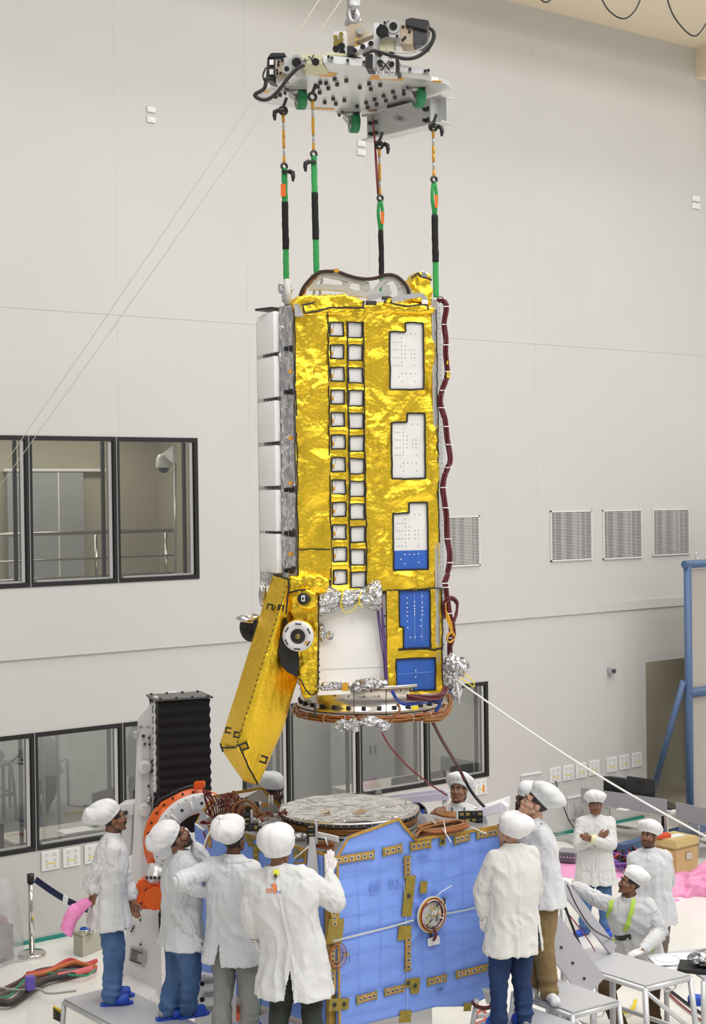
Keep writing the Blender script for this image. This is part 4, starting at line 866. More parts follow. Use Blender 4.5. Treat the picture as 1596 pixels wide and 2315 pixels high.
# hook and chain
HK = thing('crane_hook', 'galvanised swivel hook and shackle above the lifting fixture at the top edge', 'hook', LA(765, 60, 12.98))
b = B(); tube(b, curve([LA(*p, 12.98) for p in ((768, 20), (745, 55), (735, 95), (745, 135), (768, 148), (788, 130), (790, 100), (778, 80))], 8), .026, 10); obj('hook_body', b, CASTG, HK)
b = B(); box(b, LA(766, 20, 12.98), (.11, .08, .10), .3, .02); ball(b, LA(766, 45, 12.98), .05, 12); obj('hook_eye', b, CASTG, HK); b = B(); cyl(b, LA(764, 20, 12.98), LA(762, -70, 12.98), .03, 10); obj('hook_shank', b, CASTG, HK)
obj('hook_latch', cyl(B(), LA(788, 60, 12.96), LA(775, 128, 12.96), .012, 8), CASTG, HK)
b = tube(B(), curve([LA(*p, 13.02) for p in ((728, 170), (728, 150), (745, 118), (765, 110), (785, 118), (800, 150))], 8), .028, 10); obj('shackle', b, CASTG, HK)
# ---------------------------------------------------------------- slings
WEB = mat('green_webbing', (.035, .33, .085), .75, bump=.3, bscale=160, stretch=(1, 1, .3)); SLV = mat('black_sleeve', (.010, .010, .011), .85, bump=.5, bscale=35, stretch=(1, 1, .4)); LEV = mat('lever_black', (.02, .02, .02), .4)
def sling(name, D, x0, yh, yr, yg, yb0, yb1, ye, x1, label, lev, tagy=None, double=False, wr=.026):
    X = lambda y: x0+(x1-x0)*(y-yh)/(ye-yh)
    t = thing('lifting_sling', label, 'sling', at(X(yh), yh, D), None, 'green lifting slings between fixture and satellite')
    P = lambda y, dx=0, dd=0: at(X(y)+dx, y, D+dd)
    b = B(); tube(b, curve([P(yh-26, 8), P(yh-14, 4), P(yh-6, 0)], 5), .014, 8); lathe(b, P(yh+3), (.3, -1, 0), [(.022, -.012), (.042, -.012), (.046, 0), (.042, .012), (.022, .012), (.022, -.012)], 16); obj('eye_hook', b, BOLT, t)
    n = 6
    for k in range(n):
        a, c = yh+10+(yg-yh-18)*k/n, yh+10+(yg-yh-18)*(k+1)/n; k_ = (k % 3) != 1
        obj('turnbuckle_rod', cyl(B(), P(a), P(c), .013 if k_ else .010, 8), ORNG if k_ else CASTG, t)
    b = B(); lathe(b, P(yg-4), (.3, -1, 0), [(.016, -.012), (.032, -.012), (.036, 0), (.032, .012), (.016, .012), (.016, -.012)], 14); obj('rod_eye', b, BOLT, t)
    for (ly, s) in lev:
        b = B(); c = P(ly, 4*s, -.03); cyl(b, P(ly, -5*s, -.03), P(ly, 16*s, -.03), .016, 8); tube(b, [P(ly-1, 10*s, -.03), P(ly+3, 19*s, -.03), P(ly+12, 20*s, -.04), P(ly+22, 19*s, -.04)], [.022, .022, .018, .010], 8); obj('release_lever', b, LEV, t)
    def web(y0, y1, r, m, nm, seed, fat=.55):
        b = B(); rg = []
        for k in range(17):
            y = y0+(y1-y0)*k/16; rr = r*(1+.10*noise.noise(V((seed, k*.8, 0)))); rg.append((P(y, .8*noise.noise(V((k*.5, seed, 0)))), rr, rr*fat, V((1, .15, 0)).normalized(), V((-.15, 1, 0)).normalized()))
        loft(b, rg, 14, 2.6); return obj(nm, b, m, t, smooth=True)
    if double:
        for dx in (-5, 5):
            b = B(); loft(b, [(P(yg+(yb0-yg)*k/6, dx*(.3+.7*sin(pi*min(1, k/6*1.1)))), .015, .01, V((1, 0, 0)), V((0, 1, 0))) for k in range(7)], 12); obj('webbing', b, WEB, t, smooth=True)
    else: web(yg, yb0+2, wr, WEB, 'webbing', D)
    web(yb0, yb1, wr*1.12, SLV, 'black_sleeve', D*2, .8); web(yb1-2, ye, wr, WEB, 'webbing', D*3)
    if tagy: obj('orange_tag', box(B(), P(tagy, 4 if double else -3, -.035), (.026 if double else .045, .006, .11), .1), mat('orange_tag', (.85, .16, .01), .5), t)
    return t, P
sling('a', 13.25, 640, 247, 260, 380, 457, 563, 640, 647.5, 'green sling with black sleeve at the far left above the white tiles', ((250, -1), (388, 1)), 430)
t, P = sling('b', 13.05, 706, 216, 240, 352, 436, 541, 627, 716, 'green sling with black sleeve, second from the left, lever near its top', ((366, -1),), None)
b = B(); tube(b, curve([P(620, -9), P(632, -12), P(645, -6), P(650, 0), P(645, 7), P(632, 12), P(620, 9)], 5), .012, 8); tube(b, curve([P(648, -5), P(665, -7), P(672, 0), P(665, 7), P(648, 5)], 5), .012, 8); obj('bow_shackle', b, CASTG, t)
t, P = sling('c', 13.75, 857, 325, 340, 452, 521, 623, 662, 863.5, 'green sling with black sleeve behind the red cable, third from the left', ((326, 1),), 492, True, .022)
sling('d', 13.3, 979, 284, 300, 410, 487, 592, 672, 986, 'green sling with black sleeve at the far right above the maroon harness', ((286, 1),), 455, True)
HC = bundle([at(*p) for p in ((843, 262, 13.75), (848, 330, 13.75), (851, 380, 13.75), (855, 440, 13.8))], .006, 2, .006, mat('red_cable', (.25, .01, .015), .4), 'drive_cable', None); tag(HC, 'red and black cable hanging beside the third sling from the fixture', 'cable')
# ---------------------------------------------------------------- spacecraft bus under blue film
FILM = mat('blue_kraft_film', (.205, .345, .85), .5, bump=.35, bscale=9, vary=.05, vscale=2.5, detail=5)
DECKM = mat('deck_honeycomb', (.45, .44, .45), .3, .6, vary=.06, vscale=5)
AMBT = mat('amber_film_tape', (.45, .25, .03), .3, vary=.25, vscale=20)
STRIPM = mat('strip_alloy', (.6, .58, .52), .35, .6)
OLIVE = mat('olive_tape', (.30, .22, .03), .5, vary=.2, vscale=25)
BO = at(757, 1943, 12.3); BT = R(33.5); BX = V((cos(BT), sin(BT), 0)); BN = V((sin(BT), -cos(BT), 0)); BL = V((-.697, .717, 0))
def bp(px, py, off=0.0): return plane_hit(px, py, BO + BN*off, BN)
def buv(px, py): d = bp(px, py) - BO; return d.dot(BX), d.z + BO.z
def bq(u, z, off=0.0): q = BO + BX*u + BN*off; return V((q.x, q.y, z))
ZD, ZB, BW, BD = 2.42, .97, buv(1131, 1900)[0], 1.82
BUS = thing('spacecraft_bus', 'satellite block wrapped in pale blue film with a silver foil ring on top', 'satellite', (BO.x, BO.y, ZB), BT)
dk = lambda u, l, z: V(((BO+BX*u+BL*l).x, (BO+BX*u+BL*l).y, z))
obj('deck', prism(B(), [dk(.01, .01, ZD-.06), dk(BW, .01, ZD-.06), dk(BW, BD, ZD-.06), dk(.01, BD, ZD-.06)], (0, 0, .05)), DECKM, BUS)
obj('deck', prism(B(), [dk(.02, .02, ZB), dk(BW-.02, .02, ZB), dk(BW-.02, BD, ZB), dk(.02, BD, ZB)], (0, 0, .05)), DECKM, BUS)
# front sheet with its raised middle; soft billows
pts = [buv(*p) for p in ((784, 1893), (897, 1851), (938, 1898))]
zt0, zt1 = ZD, buv(1131, 1866)[1]
poly = [(0, ZB), (BW, ZB), (BW, zt1), (pts[2][0], buv(938, 1898)[1]), (pts[1][0], pts[1][1]), (pts[0][0], pts[0][1]), (0, buv(757, 1943)[1])]
# lower right corner is cut away in the photograph
cc = [buv(*p) for p in ((1128, 2240), (1060, 2275))]
poly = [(0, ZB), (cc[1][0]-.35, ZB), (cc[1][0], cc[1][1]), (cc[0][0], cc[0][1])] + poly[2:]
b = B(); prism(b, [bq(u, z, -.02) for u, z in poly], BN*.02); bmesh.ops.triangulate(b, faces=b.faces)
for it in range(7):
    lg = [e for e in b.edges if e.calc_length() > .035]
    if not lg or len(b.verts) > 26000: break
    bmesh.ops.subdivide_edges(b, edges=lg, cuts=1, use_grid_fill=False); bmesh.ops.triangulate(b, faces=[f for f in b.faces if len(f.verts) > 3])
uk, zk = buv(968, 2070)
for v in b.verts:
    d = v.co-BO; u = d.dot(BX); z = v.co.z
    if d.dot(BN) > -.01:
        n = noise.noise(V((u*3, z*4, 3)))*.008 + (1-2.6*abs(noise.noise(V((u*2.2, z*7, 8)))))*.006 + (1-2.6*abs(noise.noise(V((u*9, z*11, 5)))))*.0018
        du, dz = u-uk, z-zk; rr = math.hypot(du, dz)
        n += .02*math.exp(-(rr/.22)**2)*(1-2*abs(math.sin(math.atan2(dz, du)*4)))
        if abs((z-(zk-.03))-.0*(u-uk)) < .03: n -= .008
        v.co += BN*n
FS = obj('front_film_cover', b, FILM, BUS, smooth=True)
b = B()
def edge(p, q, w_=.03, m=AMBT, off=.012, name='edge_tape', par=BUS, n=10): return obj(name, strip(B(), seg_pts(p, q, n), w_, BN, .004, .006, 3), m, par)
for (p, q) in zip(poly[3:], poly[4:] + poly[:1]): 
    if p[0] == 0: continue
    d = .012; edge(bq(p[0], p[1], .018), bq(q[0], q[1], .018), .024)
edge(bq(.012, ZB, .018), bq(.012, zt0-.05, .018), .02)
# creases of the folded film
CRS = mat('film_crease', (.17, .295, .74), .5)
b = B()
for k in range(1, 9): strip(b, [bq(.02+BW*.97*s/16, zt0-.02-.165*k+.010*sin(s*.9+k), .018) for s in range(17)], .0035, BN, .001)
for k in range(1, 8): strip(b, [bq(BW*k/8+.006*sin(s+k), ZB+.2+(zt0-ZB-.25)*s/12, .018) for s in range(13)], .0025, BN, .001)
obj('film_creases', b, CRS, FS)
obj('film_joint', strip(B(), [bp(*p, .022) for p in ((752, 2128), (800, 2116), (880, 2096), (935, 2080))], .016, BN, .003), mat('pale_film_edge', (.55, .58, .56), .5), FS); obj('film_joint', strip(B(), [bp(*p, .022) for p in ((1005, 2066), (1050, 2058), (1090, 2048))], .012, BN, .003), mat('pale_film_edge', (.55, .58, .56), .5), FS)
obj('film_joint', strip(B(), [bp(*p, .02) for p in ((913, 1995), (918, 2100), (921, 2200), (920, 2300))], .006, BN, .002), mat('pale_film_edge2', (.35, .52, .85), .5), FS)
r_ = lambda x, y: (700+x/3.192, 1850+y/3.192)
def plate(x0, y0, x1, y1, w_, n):
    """taped-over bracket strip with screws"""
    p, q = bp(*r_(x0, y0), .02), bp(*r_(x1, y1), .02); d = (q-p).normalized(); s = BN.cross(d).normalized(); L = (q-p).length; m3 = M((d, BN, s)).transposed(); c = (p+q)/2
    o = obj('bracket_strip', box(B(), c, (L, .008, w_), m3), AMBT, FS)
    for k in range(n): e = p+d*L*(k+.5)/n; obj('strip_plate', box(B(), e+BN*.006, (L/n*.62, .006, w_*.52), m3), STRIPM, o)
    b = B()
    for k in range(n): e = p+d*L*(k+.5)/n; cyl(b, e+BN*.008, e+BN*.014, .009, 8)
    obj('strip_screw', b, BOLT, o)
    for k in (0, 1): e = p+d*(L*k); obj('tape_end', box(B(), e+BN*.002, (.02, .006, w_*1.25), m3), OLIVE, o)
for a in ((185, 305, 460, 262, .062, 6), (535, 243, 660, 215, .066, 3), (732, 205, 870, 182, .066, 4), (1048, 157, 1150, 130, .066, 3), (1212, 118, 1350, 95, .066, 4), (703, 280, 706, 420, .06, 4), (710, 850, 708, 1095, .056, 5), (345, 1312, 478, 1275, .06, 4), (547, 1257, 675, 1225, .058, 4), (855, 1182, 980, 1150, .058, 3), (1060, 1130, 1305, 1070, .058, 5), (165, 1100, 165, 1240, .058, 4), (165, 940, 162, 1075, .052, 4), (172, 660, 180, 780, .055, 3)): plate(*a)
for x, y, w_, h_ in ((822, 497, .07, .10), (685, 826, .13, .12), (690, 1430, .12, .10), (960, 167, .06, .07), (712, 1190, .06, .07), (762, 1208, .09, .13), (180, 1345, .11, .10), (250, 1340, .09, .09), (715, 560, .10, .34), (1140, 1362, .08, .07), (185, 815, .15, .20)):
    m3 = M((BX, BN, V((0, 0, 1)))).transposed(); o = obj('tape_patch', box(B(), bp(*r_(x, y), .02), (w_, .006, h_), m3 @ M.Rotation(.15, 3, 'Y')), OLIVE, FS)
    if w_ < .12 and y > 160 and (x, y) not in ((822, 497), (690, 1430), (1140, 1362)): obj('patch_fitting', cyl(B(), bp(*r_(x, y), .022), bp(*r_(x, y), .034), .018, 8), BOLT, o)
PEN = mat('pencil_grey', (.165, .275, .63), .7)
for s, x, y, sz, m_ in (('TOP', 825, 277, .062, PEN), ('EP', 480, 510, .12, PEN), ('02', 615, 470, .12, PEN), ('1 030', 932, 1236, .045, mat('pencil_dark', (.05, .09, .22), .7)), ('5000', 938, 1262, .026, PEN)):
    obj('pen_writing', text_at(s, sz, bp(*r_(x, y), .022), BX+V((0, 0, -.03)), V((0, 0, 1)), .0008), m_, FS)
# round connector saver with its coil of leads
c0 = bp(*r_(870, 690), .03)
CO = obj('cable_coil_disc', lathe(B(), c0, BN, [(.001, .0), (.14, .0), (.155, .02), (.155, .03), (.12, .02), (.001, .015)], 28), mat('pale_grey_plastic', (.6, .6, .58), .5), BUS)
for k in range(9):
    rr = .105+.006*(k % 4)+.004*k*.4; b = tube(B(), [c0+BN*(.03+.006*(k % 3))+(BX*cos(t*pi/12)*rr*(1+.04*sin(k)))+V((0, 0, 1))*sin(t*pi/12)*rr*(1.05+.05*cos(k)) for t in range(25)], .0045, 5)
    obj('coiled_lead', b, (MAROON, TIE, mat('red_cable', (.25, .01, .015), .4), ORNG)[k % 4], CO)
random.seed(5)
for k in range(14):
    a, rr = random.uniform(0, 6.28), random.uniform(.01, .09); p = c0+BN*.035+BX*cos(a)*rr+V((0, 0, sin(a)*rr)); a2 = random.uniform(0, 6.28)
    obj('connector_pin', cyl(B(), p, p+(BX*cos(a2)+V((0, 0, sin(a2))))*.05+BN*.012, .006, 6), (BR, TIE, ORNG, BOLT)[k % 4], CO)
b = tube(B(), curve([c0+BN*.04+V((0, 0, -.10)), c0+BN*.05+V((0, 0, -.17))+BX*.02, c0+BN*.04+V((0, 0, -.22))], 6), .012, 8); obj('coiled_lead', b, MAROON, CO)
obj('connector_pin', cyl(B(), bp(*r_(835, 775), .05), bp(*r_(880, 850), .05), .016, 10), BOLT, CO); obj('connector_pin', cyl(B(), bp(*r_(968, 620), .05), bp(*r_(975, 572), .05), .012, 8), BOLT, CO)
obj('paper_label', prism(B(), [bp(*r_(*p), .03) for p in ((850, 868), (925, 845), (938, 858), (938, 905), (855, 925))], BN*.002), mat('label_paper', (.75, .75, .74), .6), CO)
b = tube(B(), [bp(*r_(890, 590), .05), bp(*r_(950, 530), .09), bp(*r_(1028, 484), .06)], .004, 5); obj('white_lead', b, TIE, CO)
for k in range(4):
    cc_ = bp(*r_(190, 985), .03); rr = .05+.012*k; obj('thin_lead_loop', tube(B(), [cc_+BN*.01*k+BX*cos(t*pi/10)*rr+V((0, 0, sin(t*pi/10)*rr*1.2)) for t in range(21)], .003, 5), (ORNG, mat('red_cable', (.25, .01, .015), .4))[k % 2], BUS)
obj('thin_lead_loop', tube(B(), curve([bp(*r_(230, 975), .03), bp(*r_(265, 975), .04), bp(*r_(285, 1000), .04), bp(*r_(290, 1040), .03)], 6), .0025, 5), BOLT, BUS); obj('connector_pin', box(B(), bp(*r_(268, 982), .04), (.03, .02, .02), .3), BR, BUS)
# left flank film and its brackets; strip on the far right
LN = V((-BL.y, BL.x, 0));
if LN.x > 0: LN = -LN
def lp_(px, py, off=0.0): return plane_hit(px, py, BO+LN*off, LN)
b = prism(B(), [dk(0, .12, ZB), dk(0, BD, ZB), dk(0, BD, ZD-.01), dk(0, .12, ZD-.01)], LN*.015); bmesh.ops.subdivide_edges(b, edges=b.edges, cuts=40, use_grid_fill=True)
for v in b.verts: v.co += LN*(.010*noise.noise(v.co*4)+.005*(1-2.6*abs(noise.noise(v.co*7))))
SF = obj('side_film_cover', b, FILM, BUS, smooth=True)
obj('edge_tape', strip(B(), [dk(0, .1+1.7*k/10, ZD-.01)+LN*.02 for k in range(11)], .03, LN, .004), AMBT, SF)
g_ = lambda x, y: (440+x/4.99, 1740+y/4.99)
for k, (x, y) in enumerate(((630, 820), (685, 890), (690, 965), (690, 1055), (1140, 965), (1205, 955), (700, 1130), (600, 770), (740, 880))):
    o = obj('tape_patch', box(B(), lp_(*g_(x, y), .022), (.06, .008, .07), math.atan2(BL.y, BL.x)), OLIVE, SF); obj('patch_fitting', cyl(B(), lp_(*g_(x, y), .024), lp_(*g_(x, y), .034), .014, 8), BR, o)
for (x0, x1, y0, y1) in ((1240, 1262, 915, 1060), (1120, 1250, 1040, 1060), (160, 190, 650, 880)):
    obj('edge_tape', prism(B(), [lp_(*g_(x0, y0), .022), lp_(*g_(x1, y0), .022), lp_(*g_(x1, y1), .022), lp_(*g_(x0, y1), .022)], LN*.005), AMBT, SF)
cz = [buv(1136, 1880)[1], buv(1120, 1985)[1]]
obj('end_film_cover', prism(B(), [bq(BW+.02, ZB+.3), bq(BW+.16, ZB+.3), bq(BW+.16, zt1-.02), bq(BW+.02, zt1-.02)], -BN*.03), FILM, BUS)
for z in (zt1-.08, zt1-.16): obj('tape_patch', box(B(), bq(BW+.08, z, .004), (.06, .008, .05), BT), OLIVE, BUS)
# rear-left raised side panel in bare metal
pr = [(481, 1801), (592, 1782), (633, 1824), (628, 1838), (470, 1860), (441, 1865)]
RP = obj('rear_side_panel', prism(B(), [at(x, y, 13.9 if x > 450 else 13.7) for x, y in pr], (.012, .02, 0)), mat('bare_alloy', (.5, .49, .48), .35, .7, vary=.06), BUS)
for (p, q) in (((481, 1801), (592, 1782)), ((592, 1782), (633, 1824)), ((441, 1865), (481, 1801))): obj('edge_tape', strip(B(), seg_pts(at(*p, 13.72), at(*q, 13.86), 8), .026, V((0, -1, 0)), .004, .006), AMBT, RP)
obj('amber_tag', box(B(), at(605, 1820, 13.85), (.10, .004, .03), 0), ORNG, RP)
for x, y in ((520, 1808), (537, 1806), (548, 1805), (557, 1804)): obj('panel_screw', cyl(B(), at(x, y, 13.87), at(x, y, 13.83), .008, 8), BOLT, RP)
b = B()
for x in (609, 615): cyl(b, at(x, 1840, 13.6), at(x, 1798, 13.6), .010, 8)
obj('standoff_rods', b, ALU, BUS)
# foil covered ring on the deck
oc = dk(.9, .91, 0); zr = 2.425
DR = obj('deck_ring', lathe(B(), oc, (0, 0, 1), [(.58, zr), (.625, zr), (.605, zr+.02), (.605, zr+.09), (.63, zr+.10), (.63, zr+.135), (.60, zr+.137), (.58, zr)], 72), RINGM, BUS)
obj('amber_band', lathe(B(), oc, (0, 0, 1), [(.608, zr+.02), (.612, zr+.02), (.612, zr+.085), (.608, zr+.085)], 72), mat('amber_band', (.20, .08, .012), .3, .4, vary=.2, vscale=8), DR)
obj('black_band', lathe(B(), oc, (0, 0, 1), [(.632, zr+.100), (.635, zr+.100), (.635, zr+.120), (.632, zr+.120)], 72), BLACK, DR)
b = B()
for k in range(60): a = 2*pi*k/60; q = oc+V((cos(a)*.634, sin(a)*.634, zr+.112)); cyl(b, q, q+V((cos(a), sin(a), 0))*.004, .0045, 6)
obj('rim_screws', b, TIE, DR)
b = B(); n = 40; rows = []
for j in range(n+1):
    r = .605*j/n; rows.append([])
    for k in range(96):
        a = 2*pi*k/96; q = V((cos(a)*r, sin(a)*r, 0)); h = .012*noise.noise(V((cos(a)*2, sin(a)*2, r*3)))*(r/.6)+.010*(1-2.6*abs(noise.noise(V((q.x*5, q.y*5, 2)))))+.004*(1-2.6*abs(noise.noise(V((a*7, r*4, 1)))))
        rows[-1].append(b.verts.new(oc+q+V((0, 0, zr+.135+.014*(1-(j/n)**2)+h*(1 if j < n else .3)))))
for j in range(n):
    for k in range(96): f = b.faces.new((rows[j][k], rows[j+1][k], rows[j+1][(k+1) % 96], rows[j][(k+1) % 96])); f.smooth = True
bmesh.ops.remove_doubles(b, verts=b.verts, dist=1e-5); SILC = foil('silver_cover', (.80, .79, .77), .17, 7, 26, .5, .45); FC = obj('foil_cover', b, SILC, DR, smooth=True)
for x, y, a in ((735, 1833, .4), (810, 1834, .1), (820, 1832, -.2)): obj('amber_tape_tab', box(B(), on_z(x, y, zr+.165), (.10, .025, .003), a), ORNG, FC)
# connector brackets and cable clutter on the deck
def conn(px, py, D, w_, h_, rows_, cols, name='connector_bracket', side=True, rot=.1):
    c = at(px, py, D); o = obj(name, box(B(), c, (w_, .02, h_), rot, .004), TAPE, BUS)
    for i in range(rows_):
        for j in range(cols):
            q = c+V((cos(rot), sin(rot), 0))*(w_*((j+.5)/cols-.5))+V((sin(rot), -cos(rot), 0))*.012+V((0, 0, h_*((i+.5)/rows_-.5)))
            obj('connector', box(B(), q, (w_/cols*.7, .012, h_/rows_*.45), rot, .003), (mat('connector_gold', (.35, .27, .08), .4, .6) if (i+j) % 3 else BOLT), o)
    if side: obj('bracket_leg', box(B(), c+V((w_*.62, .06, -.0)), (.02, .12, h_), rot), ALU, o)
    return o
conn(559, 1857, 12.95, .055, .16, 4, 1); conn(572, 1870, 12.88, .09, .07, 1, 2); conn(590, 1874, 12.8, .06, .05, 1, 2, 'connector_bracket', False); conn(703, 1886, 12.55, .065, .16, 5, 1); conn(570, 1828, 13.4, .11, .08, 1, 2); conn(584, 1824, 13.5, .06, .09, 2, 1, 'connector_bracket', False)
conn(1064, 1847, 13.55, .22, .11, 2, 4, 'connector_bracket', False, .05)
b = prism(B(), [at(x, y, 14.2) for x, y in ((806, 1811), (806, 1792), (860, 1800), (868, 1814))], (0, .02, 0)); BBK = obj('slotted_bracket', b, TAPE, BUS)
for x, y in ((823, 1799), (835, 1801), (823, 1805), (836, 1807), (848, 1804)): obj('slot', box(B(), at(x, y, 14.19), (.03, .004, .014), 0), WHITEP, BBK)
obj('slotted_bracket', prism(B(), [at(x, y, 14.1) for x, y in ((881, 1815), (882, 1803), (912, 1810), (914, 1819))], (0, .02, 0)), TAPE, BUS)
for px, py, D, h_ in ((856, 1795, 14.25, .1), (706, 1925, 12.38, .30), (458, 1852, 13.4, .16)):
    p = at(px, py, D); obj('lifting_lug', prism(B(), [p+V((-.05, 0, -h_*.6)), p+V((.05, 0, -h_*.6)), p+V((.022, 0, h_*.4)), p+V((-.022, 0, h_*.4))], (0, .012, 0), 0, .003), PGREY, BUS)
random.seed(11)
def clutter(cx, cy, D, sx, sy, n, r, ms, seed, name='loose_cable'):
    rnd = random.Random(seed)
    for k in range(n):
        p0 = V((rnd.uniform(-sx, sx), rnd.uniform(-.08, .08), 0)); q = [at(cx, cy, D)+V((p0.x+rnd.uniform(-.5, .5)*sx, p0.y+rnd.uniform(-.05, .05), rnd.uniform(-.2, 1)*sy)) for _ in range(5)]
        obj(name, tube(B(), curve(q, 6), r*rnd.uniform(.7, 1.2), 6), ms[k % len(ms)], BUS)
DRED = mat('dark_red_cable', (.16, .012, .01), .4); ORC = mat('orange_brown_cable', (.26, .10, .025), .4)
clutter(500, 1838, 13.3, .13, .20, 9, .008, (DRED, DRED, ORC, MAROON), 1); clutter(610, 1850, 13.2, .12, .06, 8, .007, (DRED, ORC), 2); clutter(480, 1868, 13.0, .10, .05, 5, .009, (DRED, ORC), 3)
for k in range(8):
    c = at(508, 1846, 13.25); a = k*.3; obj('loose_cable', tube(B(), [c+V((-.10+.012*k, .02*k, -.06)), c+V((-.12+.02*k, .02*k, .08)), c+V((-.06+.02*k, .015*k, .19)), c+V((.02+.02*k, .01*k, .12)), c+V((.10+.015*k, 0, -.04))], .007, 6), DRED if k % 3 else ORC, BUS)
b = B(); tube(b, curve([at(*p) for p in ((525, 1860, 13.2), (530, 1822, 13.2), (560, 1810, 13.2), (582, 1830, 13.2), (580, 1850, 13.2))], 8), .013, 8); obj('amber_hose', b, KAPT, BUS); b = B(); tube(b, curve([at(*p) for p in ((535, 1850, 13.1), (545, 1826, 13.1), (568, 1822, 13.1), (578, 1845, 13.1))], 8), .012, 8); obj('amber_hose', b, KAPT, BUS)
obj('white_lead', tube(B(), curve([at(*p) for p in ((460, 1925, 12.9), (470, 1890, 12.9), (495, 1862, 12.9), (540, 1852, 12.95))], 8), .012, 8), TIE, BUS)
b = tube(B(), curve([at(*p) for p in ((462, 1925, 12.86), (474, 1892, 12.88), (500, 1866, 12.9))], 6), .008, 6); obj('amber_hose', b, KAPT, BUS)
b = tube(B(), curve([at(*p) for p in ((460, 1880, 12.9), (466, 1900, 12.9), (462, 1918, 12.9), (470, 1935, 12.9))], 6), .008, 6); obj('loose_cable', b, DRED, BUS)
for px, py, r, sd in ((535, 1845, (.06, .04, .03), 61), (600, 1862, (.06, .05, .035), 62), (612, 1870, (.05, .04, .025), 63), (680, 1882, (.06, .05, .02), 64), (585, 1850, (.05, .05, .03), 65), (545, 1858, (.04, .04, .02), 66)): obj('silver_wrap', foil_wad(on_z(px, py+6, 2.46), r, sd), SILV, BUS, smooth=True)
for k in range(10):
    c = on_z(1000, 1877, 2.45); rx, ry = .23+.008*(k % 4), .115+.01*(k % 3); obj('cable_coil_turn', tube(B(), [c+V((.02*sin(k), .01*cos(k), .012*(k % 5)))+BX*cos(t*pi/12)*rx+V((-BX.y, BX.x, 0))*sin(t*pi/12)*ry for t in range(25)], .010, 6), (KAPT, ORC, AMB)[k % 3], BUS)
for k in range(6): obj('cable_coil_turn', tube(B(), curve([on_z(*p, 2.45+.01*k) for p in ((1020, 1862-k), (960, 1868+k), (945, 1880+k), (938, 1893))], 6), .009, 6), (KAPT, ORC)[k % 2], BUS)
for p, q in (((1003, 1856), (1008, 1885)), ((985, 1862), (970, 1850)), ((1000, 1872), (1020, 1904))): obj('white_lead', tube(B(), [on_z(*p, 2.53), on_z(*q, 2.50)], .005, 5), TIE, BUS)
obj('white_lead', tube(B(), [on_z(1040, 1866, 2.47), on_z(1070, 1872, 2.46), at(1100, 1885, 12.8)], .005, 5), TIE, BUS)
for k in range(4): obj('amber_hose', tube(B(), curve([on_z(985+0*k, 1830+3*k, 2.47), on_z(1005, 1836+3*k, 2.48), on_z(1030, 1838+3*k, 2.48)], 6), .014, 6), KAPT, BUS)
for k in range(6): obj('blue_lead', tube(B(), curve([on_z(920+4*k, 1822, 2.5), on_z(932+3*k, 1816, 2.56), on_z(945+3*k, 1826, 2.47), on_z(955+2*k, 1838, 2.46)], 5), .008, 6), mat('blue_lead', (.02, .06, .5), .4) if k < 3 else BOLT, BUS)
obj('yellow_cap', box(B(), on_z(916, 1820, 2.46), (.05, .04, .04), .2, .01), YTIE, BUS)
for k in range(5): obj('loose_cable', tube(B(), curve([at(715, 1905+4*k, 12.6), at(735, 1903+4*k, 12.55), at(755, 1906+3*k, 12.5)], 5), .009, 6), (ORC, KAPT, DRED)[k % 3], BUS)
for k in range(4): obj('white_lead', tube(B(), curve([at(716, 1882+3*k, 12.7), at(740, 1887+3*k, 12.65), at(765, 1893+3*k, 12.6)], 5), .009, 6), TIE, BUS)
for p, q in (((664, 1942), (712, 1903)), ((735, 1893), (741, 1912)), ((441, 1862), (461, 1877)), ((694, 1806), (716, 1816)), ((922, 1786), (917, 1816))): obj('white_lead', tube(B(), [at(*p, 12.5 if p[1] > 1850 else 13.6), at(*q, 12.5 if p[1] > 1850 else 13.6)], .007, 5), TIE, BUS)
obj('corner_post', box(B(), dk(-.01, .06, (ZB+ZD)/2), (.06, .05, ZD-ZB), BT), AMBT, BUS); obj('corner_post', box(B(), dk(.0, .14, (ZB+ZD)/2)-LN*.02, (.05, .05, ZD-ZB), BT), mat('dark_amber', (.07, .035, .012), .4), BUS)
p = dk(.05, 1.0, 0); b = lathe(B(), p+LN*.02+V((0, 0, 1.15)), LN, [(.001, .02), (.20, .02), (.24, 0), (.24, -.02)], 24); obj('underside_dish', b, PGREY, BUS)
# assembly stand carrying the bus
STD = thing('assembly_stand', 'white and orange stand carrying the blue satellite block', 'stand', dk(.9, .91, 0))
WEN = mat('white_enamel', (.78, .78, .78), .35); OEN = mat('orange_enamel', (.80, .13, .015), .35)
obj('stand_frame', prism(B(), [dk(.06, .08, .30), dk(1.05, .08, .30), dk(1.05, 1.7, .30), dk(.06, 1.7, .30)], (0, 0, .28)), WEN, STD); obj('orange_band', prism(B(), [dk(.04, .06, .66), dk(.55, .06, .66), dk(.55, 1.75, .66), dk(.04, 1.75, .66)], (0, 0, .14)), OEN, STD)
obj('stand_frame', prism(B(), [dk(.15, .15, .76), dk(1.1, .15, .76), dk(1.1, 1.6, .76), dk(.15, 1.6, .76)], (0, 0, .208)), WEN, STD)
for u, l in ((.25, .2), (.95, .2), (.95, 1.5), (.25, 1.5)): obj('stand_leg', cyl(B(), dk(u, l, 0), dk(u, l, .32), .06, 12), BOLT, STD)
